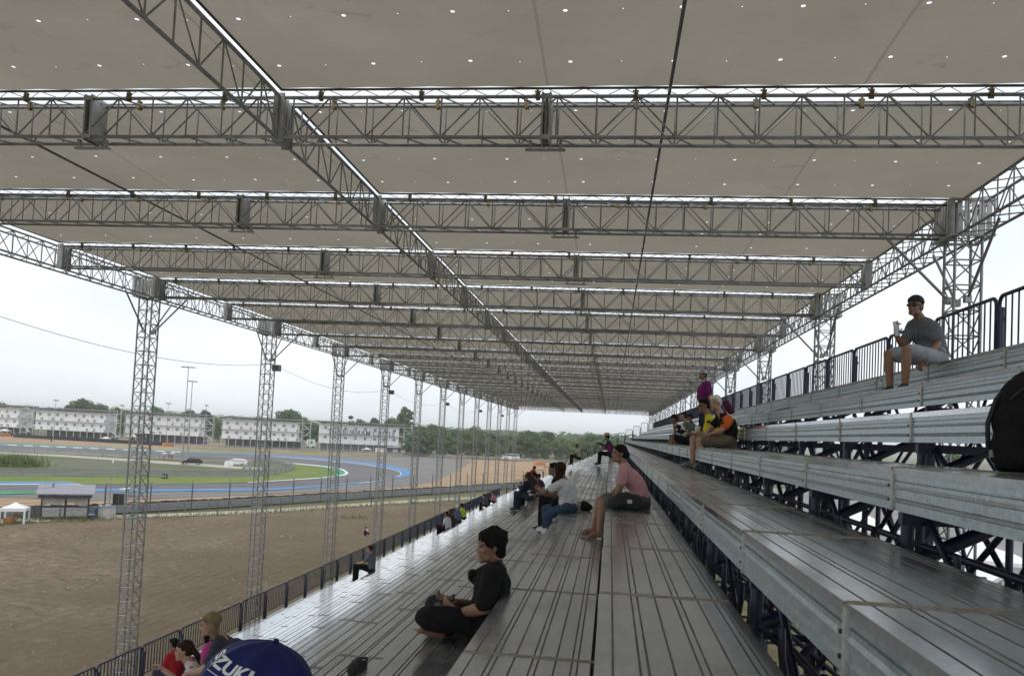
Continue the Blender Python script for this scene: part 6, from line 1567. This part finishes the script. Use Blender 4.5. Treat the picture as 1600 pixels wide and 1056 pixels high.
c = gp(181, 808); k = mpp(c); e = empty('signal_light', c, 'black signal light housing on a pole next to the nearest lattice column', 'signal light'); mb = MB(); mb.tube((0, 0, 0), (0, 0, 22 * k), 0.6 * k, 6); mb.build('pole', FG, e)
for u in (-2.6, 7.0):
    mb = MB(); mb.box(((u - 2.2) * k, -0.25, 20 * k), ((u + 2.2) * k, 0.25, 37 * k)); mb.build('housing', M['black'], e)
c = gp(201, 775); k = mpp(c); e = empty('parasol', c, 'flat white parasol on the track side, seen through the nearest lattice column', 'parasol'); mb = MB(); mb.tube((0, 0, 0), (0, 0, 11.5 * k), 0.5 * k, 6); mb.build('pole', FG, e); mb = MB(); mb.tube((0, 0, 11 * k), (0, 0, 13 * k), 15 * k, 14, cap=True, r2=3 * k); mb.build('canopy', M['white'], e)
for i, x in enumerate((256.3, 269)):
    c = gp(x, 719); k = mpp(c); e = empty('parasol', c, 'white parasol over marshals in orange behind the infield road, ' + ('the left one' if i == 0 else 'the right one'), 'parasol', 'marshal parasols'); mb = MB(); mb.tube((0, 0, 0), (0, 0, 11 * k), 0.3 * k, 6); mb.build('pole', FG, e); mb = MB(); mb.tube((0, 0, 10.4 * k), (0, 0, 12 * k), 5.2 * k, 12, cap=True, r2=0.6 * k); mb.build('canopy', M['white'], e)
    

# ---------------------------------------------------------------- trees
LEAF = [mat_leaf('leaf_a', (0.085, 0.15, 0.070), (0.155, 0.24, 0.105)), mat_leaf('leaf_b', (0.12, 0.19, 0.070), (0.20, 0.27, 0.10)), mat_leaf('leaf_dark', (0.050, 0.09, 0.048), (0.10, 0.155, 0.075))]
def tree_mesh(seed, H, W, trunk_h, leaves, leaf, lm, clumps=16, airy=False):
    rr = random.Random(seed); cr = MB(); tk = MB(); cs = []
    for i in range(clumps):
        a = rr.uniform(0, 6.283); q = rr.random() ** 0.6; z = trunk_h + (H - trunk_h) * rr.uniform(0.08, 0.95)
        f_ = math.sin(math.pi * min(1, max(0.05, (z - trunk_h) / (H - trunk_h) * 0.86 + 0.12))) ** 0.7
        rad = W * 0.5 * q * f_ * 0.8; r = W * rr.uniform(0.13, 0.24) * (0.7 if airy else 1)
        cs.append((Vector((math.cos(a) * rad, math.sin(a) * rad, z)), r))
    cs.append((Vector((0, 0, H * 0.92)), W * 0.15))
    for c, r in cs:
        for _ in range(int(leaves / len(cs))):
            d = Vector((rr.gauss(0, 1), rr.gauss(0, 1), rr.gauss(0, 1))).normalized(); p = c + Vector((d.x, d.y, d.z * 0.75)) * r * (rr.random() ** 0.33)
            n_ = (d + Vector((rr.gauss(0, .5), rr.gauss(0, .5), rr.gauss(0, .5) + 0.4))).normalized(); t1 = n_.orthogonal().normalized(); t2 = n_.cross(t1); an = rr.uniform(0, 3.14); t1, t2 = t1 * math.cos(an) + t2 * math.sin(an), t2 * math.cos(an) - t1 * math.sin(an)
            s_ = leaf * rr.uniform(0.6, 1.3); b = len(cr.v)
            cr.v += [tuple(p - t1 * s_), tuple(p - t2 * s_ * 0.55), tuple(p + t1 * s_), tuple(p + t2 * s_ * 0.55)]; cr.face((b, b + 1, b + 2, b + 3))
    tk.path([(0, 0, -0.3), (rr.uniform(-.2, .2), rr.uniform(-.2, .2), trunk_h * 0.6), (0, 0, trunk_h), (0, 0, H * 0.8)], 0.02 * H, 7)
    for c, r in cs[:9]: tk.tube((0, 0, trunk_h * rr.uniform(0.6, 1.1)), c, 0.009 * H, 5, r2=0.003 * H)
    return cr.mesh('crown', LEAF[lm]), tk.mesh('trunk', M['bark'])
TV = [tree_mesh(1, 10, 9.5, 1.4, 3000, 0.36, 0, 22), tree_mesh(2, 10, 8.5, 1.2, 3000, 0.36, 1, 20), tree_mesh(3, 10, 8.0, 1.6, 3200, 0.36, 2, 18), tree_mesh(4, 10, 9.0, 1.0, 2800, 0.38, 0, 17), tree_mesh(5, 10, 7.5, 1.3, 2800, 0.34, 1, 16)]
TALL = tree_mesh(9, 20, 9.5, 7.5, 4200, 0.42, 1, 26, True)
THIN = tree_mesh(11, 10, 5.0, 3.0, 1500, 0.30, 2, 9, True)
def plant(v, p, h, base, wide, label, group='trees around the circuit', name='leafy_tree', rz=0.0):
    e = empty(name, p, label, 'tree', group); e.rotation_euler = (0, 0, rz); s_ = h / base; e.scale = (s_ * wide, s_ * wide, s_)
    place('crown', v[0], e); place('trunk', v[1], e); return e
KIND = ['broad mid green tree', 'yellowish green bushy tree', 'dense dark green tree', 'rounded mid green tree', 'light green spreading tree']
rr = random.Random(21)
belt = [(645, 671), (656, 668), (668, 664), (683, 668), (697, 672), (712, 676), (731, 667), (746, 675), (760, 677), (774, 681), (790, 680), (806, 677), (821, 674), (836, 682), (852, 677), (867, 684), (884, 688), (899, 684), (915, 680), (932, 680), (946, 686), (962, 688), (975, 690)]
for i, (x, yt) in enumerate(belt):
    for r_ in (0, 1):
        yb = 713.5 + (x - 650) * 0.036 - 1.2 - r_ * 4.5
        xx = x + r_ * 7 + rr.uniform(-3, 3); c = gp(xx, yb); k = mpp(c); h = (yb - (yt + (r_ == 0) * rr.uniform(5, 13))) * k
        v = [2, 0, 3, 4, 0, 3, 1, 0, 3, 4, 0, 2, 3, 0, 2, 4, 1, 3, 0, 0, 1, 3, 0][i] if r_ else rr.choice([0, 1, 3, 4, 4])
        plant(TV[v], c, h, 10, rr.uniform(1.0, 1.3) * (1.15 if r_ == 0 else 1), KIND[v] + ', ' + ('front' if r_ == 0 else 'back') + ' row of the belt, ' + ordinal(i + 1) + ' from the lettered building', rz=rr.uniform(0, 6.3))
c = gp(628, 708.5); c += (c - Vector((0, 0, 0))).normalized() * 22; c.z = 0; k = mpp(c); plant(TALL, c, 71 * k, 20, 1.25, 'tall loose crowned tree rising behind the right end of the lettered building')
for i, (x, yt, v, lab) in enumerate([(118, 628, TV[0], 'round tree showing above the lodge with the peaked tent'), (127, 626, TV[3], 'highest tree top above the lodge with the peaked tent'), (105, 636, TV[2], 'low tree top left of the round one above the lodge'), (155, 634, TV[0], 'tree top near the right end of the lodge with the peaked tent'), (180, 638, TV[1], 'tree in the gap right of the lodge with the peaked tent'), (190, 645, TV[4], 'lower bush in the gap left of the light mast lodge'),
        (240, 638, TV[3], 'tree top above the middle of the light mast lodge'), (291, 643, TV[0], 'tree top behind the light masts'), (318, 644, TV[2], 'tree top at the right end of the light mast lodge'), (333, 652, TV[1], 'tree in the gap between the light mast lodge and the next'), (340, 660, TV[4], 'bush at the left end of the lodge beside the green truck'),
        (440, 644, TV[0], 'left of the twin tree tops above the lodge beside the truck'), (453, 643, TV[3], 'right of the twin tree tops above the lodge beside the truck'), (471, 654, TV[1], 'leafy tree above the green truck'), (482, 662, TV[2], 'dark tree right behind the green truck'), (492, 664, TV[0], 'leafy tree at the left end of the lettered building'),
        (545, 649, THIN, 'small spindly tree standing above the lettered roof'), (582, 656, TV[2], 'low dark tree top above the letter C'), (560, 658, TV[2], 'low tree top above the middle of the lettered building'), (612, 656, TV[0], 'bushy tree at the foot of the tall loose crowned tree'), (640, 662, TV[2], 'dark tree just right of the lettered building'),
        (2, 632, TV[0], 'tree top above the lodge at the left edge of the photo'), (45, 641, THIN, 'spindly tree between the two lodges furthest left'), (60, 642, THIN, 'thin tree above the peaked tent'), (72, 640, TV[1], 'small tree top above the left part of the lodge with the tent'), (90, 641, TV[3], 'flat tree top above the lodge with the tent')]):
    yb = 678 + x * 0.048; c = gp(x, yb); k0_ = mpp(c); c2 = c * 1.14; c2.z = 0; k = mpp(c2); base = 10
    plant(v, c2, (yb - 3.5 - yt) * k, base, 0.9, lab, rz=i * 1.1)
# far woods that read as one mass
def woods(name, x0, x1, dist, hmin, hmax, n, m, seed, lab):
    r2 = random.Random(seed); mb = MB()
    for i in range(n):
        x = x0 + (x1 - x0) * r2.random(); d = dist * r2.uniform(0.9, 1.25); h = r2.uniform(hmin, hmax); w_ = h * r2.uniform(0.7, 1.5)
        p0 = ray(x, 676); p0.z = 0; p0 = p0.normalized() * d
        for _ in range(26):
            dd = Vector((r2.gauss(0, 1), r2.gauss(0, 1), abs(r2.gauss(0, 1)))).normalized(); c = Vector((p0.x + dd.x * w_ * 0.6, p0.y + dd.y * w_ * 0.6, h * 0.35 + dd.z * h * 0.62)); s_ = h * r2.uniform(0.10, 0.2); t1 = dd.orthogonal().normalized(); t2 = dd.cross(t1); b = len(mb.v)
            mb.v += [tuple(c - t1 * s_), tuple(c - t2 * s_ * .7), tuple(c + t1 * s_), tuple(c + t2 * s_ * .7)]; mb.face((b, b + 1, b + 2, b + 3))
        mb.box((p0.x - w_ * 0.4, p0.y - w_ * 0.3, 0), (p0.x + w_ * 0.4, p0.y + w_ * 0.3, h * 0.42))
    return tag(mb.build(name, m), lab, 'woods', None, 'stuff')
woods('woods', -160, 1100, 620, 9, 15, 420, LEAF[0], 1, 'distant woods along the horizon just beyond the tree belt'); woods('woods', -200, 1250, 1150, 11, 17, 520, LEAF[2], 2, 'farthest hazy woods along the horizon under the hills')
hm = MB()
for q in range(3):
    r3 = random.Random(40 + q); dist = (2300, 3000, 3900)[q]; b = len(hm.v); n = 60
    for i in range(n + 1):
        x = -500 + 2300 * i / n; d = ray(x, 676); d.z = 0; p = d.normalized() * dist; hh = (18, 26, 38)[q] * (0.55 + 0.45 * math.sin(i * 0.37 + q * 2) * math.sin(i * 0.13 + q) + 0.15 * r3.random())
        back = d.normalized() * 500
        hm.v += [(p.x, p.y, 0), (p.x + back.x * 0.3, p.y + back.y * 0.3, max(6, hh)), (p.x + back.x, p.y + back.y, 0)]
    for i in range(n):
        for s_ in (0, 1): a_ = b + i * 3 + s_; hm.face((a_, a_ + 3, a_ + 4, a_ + 1), 0, True)
tag(hm.build('hills', mat_ground('far_hills', (0.10, 0.125, 0.085), (0.17, 0.18, 0.14), None, 0.01)), kind='structure')

# grass and weeds at the edges of the earth field
def tufts(name, spots, label, m):
    r2 = random.Random(9); mb = MB()
    for p, n, sp, h in spots:
        for _ in range(n):
            q = Vector((p.x + r2.gauss(0, sp), p.y + r2.gauss(0, sp), 0.02)); a = r2.uniform(0, 6.28); l = h * r2.uniform(0.4, 1.2); w_ = 0.02 + 0.05 * h; d = Vector((math.cos(a), math.sin(a), 0)); tp_ = q + Vector((r2.gauss(0, .35) * l, r2.gauss(0, .35) * l, l)); b = len(mb.v)
            mb.v += [tuple(q - d * w_), tuple(q + d * w_), tuple(tp_)]; mb.face((b, b + 1, b + 2))
    return tag(mb.build(name, m), label, 'grass', None, 'stuff')
gm2 = simple('weed_green', (0.12, 0.155, 0.045), 0.9, 0, 0.45, 0.8)
sp = []
for p in resample(edge, 150): sp.append((p + Vector((0.8, -0.6, 0)), 16, 0.7, 0.45))
for i in range(160):
    y = rr.uniform(34, 95); sp.append((Vector((rr.uniform(-16 - max(0, (y - 50) * .12), -10.2), y, 0)), 14, 0.55, 0.28))
for x, n_ in ((75, 40), (92, 50), (110, 60), (121, 80), (133, 40), (60, 30), (36, 30), (540, 60), (560, 50)): sp.append((gp(x, 811.5), n_, 0.7, 0.6))
for x in range(0, 42, 3): sp.append((gp(x, 729 - abs(x - 22) * 0.05), 60, 1.8, 2.3 if x < 38 else 1.2))
tufts('grass', sp, 'weeds and rough grass along the edges of the earth field', gm2)
st = MB(); r2 = random.Random(77)
for i in range(3200):
    y = 8 + 68 * r2.random() ** 0.8; x = -10.5 - r2.random() * (18 + y * 0.62); s_ = (0.02 + 0.075 * r2.random() ** 3) * (1 + y / 70); b = len(st.v); h = s_ * r2.uniform(0.5, 0.9)
    c = Vector((x, y, 0.06)); a = r2.uniform(0, 6.3)
    pts = [c + Vector((math.cos(a + q * 1.57) * s_ * r2.uniform(.7, 1.2), math.sin(a + q * 1.57) * s_ * r2.uniform(.7, 1.2), -0.04)) for q in range(4)]; st.v += [tuple(p) for p in pts] + [tuple(c + Vector((0, 0, h)))]
    for q in range(4): st.face((b + q, b + (q + 1) % 4, b + 4))
tag(st.build('clods', simple('clod', (0.24, 0.19, 0.135), 0.95, 0, 0.4, 0.6)), 'loose clods and stones scattered over the bare earth field', 'clods', None, 'stuff')

# ---------------------------------------------------------------- paddock behind the stand, seen under the seats
sheet('paddock', [Vector((13, -40, 0)), Vector((140, -40, 0)), Vector((220, 260, 0)), Vector((13, 200, 0))], -0.03, GM['paddock'])
sheet('paddock_lawn', [Vector((46, -10, 0)), Vector((62, -10, 0)), Vector((100, 110, 0)), Vector((66, 100, 0))], 0.0, GM['grass'])
sheet('paddock_line', [Vector((38, 0, 0)), Vector((38.4, 0, 0)), Vector((62.4, 100, 0)), Vector((62, 100, 0))], 0.01, GM['wpaint'])
r4 = random.Random(12)
spots = [(17, 22, 6), (19, 33, 7), (24, 26, 5), (18, 46, 8), (27, 40, 6), (23, 58, 7), (34, 52, 6), (30, 70, 8), (40, 64, 6), (17, 64, 6), (44, 80, 8), (26, 88, 7), (56, 70, 7)]
for i, (x, y, w_) in enumerate(spots):
    tent('paddock_tent', Vector((x, y, 0)), w_, w_ * 0.8, 3.6 + r4.random(), r4.uniform(0, 1.5), 'white paddock tent on the asphalt behind the stand, ' + ordinal(i + 1) + ' counted away from the camera', 2.5, 'paddock tents behind the stand')
for i, (x, y, pnt, kd, lab) in enumerate([(21, 38, PW, 'suv', 'white car'), (31, 34, PR, 'suv', 'red car'), (29, 47, PS, 'suv', 'silver car'), (38, 44, PW, 'van', 'white van'), (48, 58, PBL, 'van', 'blue van'), (36, 60, PW, 'pickup', 'white pickup'), (52, 90, PW, 'van', 'tall white van'), (66, 84, PS, 'suv', 'grey car')]):
    car(Vector((x, y, 0)), 5.4 if kd == 'van' else 4.5, 2.3 if kd == 'van' else 1.6, 1.9, r4.uniform(0.2, 1.4), pnt, lab + ' in the paddock seen under the seats, ' + ordinal(i + 1) + ' from the camera', kd)
for i in range(26):
    x = 75 + r4.uniform(0, 90); y = 20 + i * 9 + r4.uniform(-3, 3); v = i % 5
    plant(TV[v], Vector((x, y, 0)), r4.uniform(8, 13.5), 10, 1.2, KIND[v] + ' beyond the paddock behind the stand, ' + ordinal(i + 1) + ' counted away from the camera', 'trees beyond the paddock', rz=i * 0.9)

# ---------------------------------------------------------------- people out on the ground
WORK = cloth((0.50, 0.14, 0.05))
def stander(p, label, shirt, pants, yaw=0.0, s=1.0, hair=('crop', 'black'), cap=None, skin='dark', vox=0.022):
    a = math.pi - yaw; Fw = Vector((math.cos(a), math.sin(a), 0)); Rt = Fw.cross(UP); z0_ = p.z
    def Q(f_, r_, z): return Vector(p) + (Fw * f_ + Rt * r_ + UP * z) * s
    J = dict(head=Q(0.03, 0, 1.60), hf=Fw, neck=Q(0, 0, 1.44), sL=Q(-.02, -.19, 1.38), sR=Q(-.02, .19, 1.38), eL=Q(-.04, -.25, 1.1), wL=Q(.05, -.24, .86), eR=Q(-.04, .25, 1.1), wR=Q(.05, .24, .86), hL=Q(0, -.09, .9), hR=Q(0, .09, .9), kL=Q(.03, -.1, .49), kR=Q(.0, .1, .49), aL=Q(-.02, -.1, .085), aR=Q(-.05, .1, .085), tL=Q(.12, -.12, .04), tR=Q(.1, .12, .04))
    return person(J, label, skin, shirt, pants, SHOEB, hair, s, vox, 0.7, 'long', cap)
c = gp(24, 817); k = mpp(c); stander(c, 'marshal in orange and white standing at the white gazebo', WORK, cloth((0.5, 0.48, 0.46)), 0.6, 17.5 * k / 1.72, cap=(cloth((0.5, 0.45, 0.42)), 0.5))
c = gp(13.5, 818); k = mpp(c); e = empty('orange_box', c, 'orange mesh crate beside the marshal at the white gazebo', 'crate'); mb = MB()
for q in range(5): mb.box((-5 * k, -0.35, q * 2 * k), (5 * k, 0.35, q * 2 * k + 1.2 * k))
for u in (-4.8, 4.4): mb.box((u * k, -0.37, 0), (u * k + 0.5 * k, 0.37, 9.6 * k))
mb.build('crate_side', ORB, e)
for i, (x, lab, sh) in enumerate(((248.5, 'marshal in orange seated left of the white parasols', WORK), (255, 'marshal in white under the left white parasol', cloth((0.55, 0.5, 0.48))), (264, 'marshal in red and white under the right white parasol', cloth((0.5, 0.10, 0.12))), (267.5, 'marshal in pale red at the right white parasol', cloth((0.45, 0.2, 0.18))))):
    c = gp(x, 718.6); stander(c, lab, sh, cloth((0.4, 0.3, 0.28)), i * 0.7, 0.95 if i else 0.62)
c = gp(575, 837.5); k = mpp(c); J = sit(c + UP * 0.30, -0.9, 0.55, 0.22, 0.95, arms='knees', knee_up=0.20, reach=0.36)
person(J, 'person in a pink and white jacket and dark trousers crouching on the earth field', 'dark', cloth((0.50, 0.06, 0.22), 'blocks', (0.6, 0.55, 0.58)), BK, SHOEW, ('crop', 'redbrown'), 0.95, 0.016, 1.8, cap=(cloth((0.12, 0.03, 0.04)), 1))
c = gp(80, 690.5); stander(c, 'lone figure in dark clothes on the sand strip below the black barrier', BK, BK, 0, 1.0)
for i, x in enumerate((17.5, 22.5)): stander(gp(x, 682.5), 'spectator by the black barrier left end, ' + ('in dark clothes' if i == 0 else 'in pale clothes'), BK if i == 0 else WHT, BK, 0, 1.0)
c = gp(176.5, 724); k = mpp(c); mb = MB(); mb.tube((0, 0, 0), (0, 0, 4 * k), 1.3 * k, 10, cap=True, r2=1.0 * k); mb.tube((0, 0, 4 * k), (0, 0, 6 * k), 0.5 * k, 8, cap=True); tag(mb.build('marker_post', M['white'], None, c), 'small white marker post on the weedy infield', 'marker post')

# ---------------------------------------------------------------- humid air
hz = NT('humid_air'); pv = hz.n('VolumePrincipled'); pv.inputs['Color'].default_value = (0.93, 0.96, 1.0, 1); pv.inputs['Density'].default_value = HAZE; pv.inputs['Anisotropy'].default_value = 0.2
hz.link(pv.outputs[0], hz.out.inputs['Volume'])
mb = MB(); mb.box((-5200, -950, -1.2), (5200, 7100, 46.0)); tag(mb.build('haze', hz.mat), kind='stuff')
SC.cycles.volume_bounces = 3
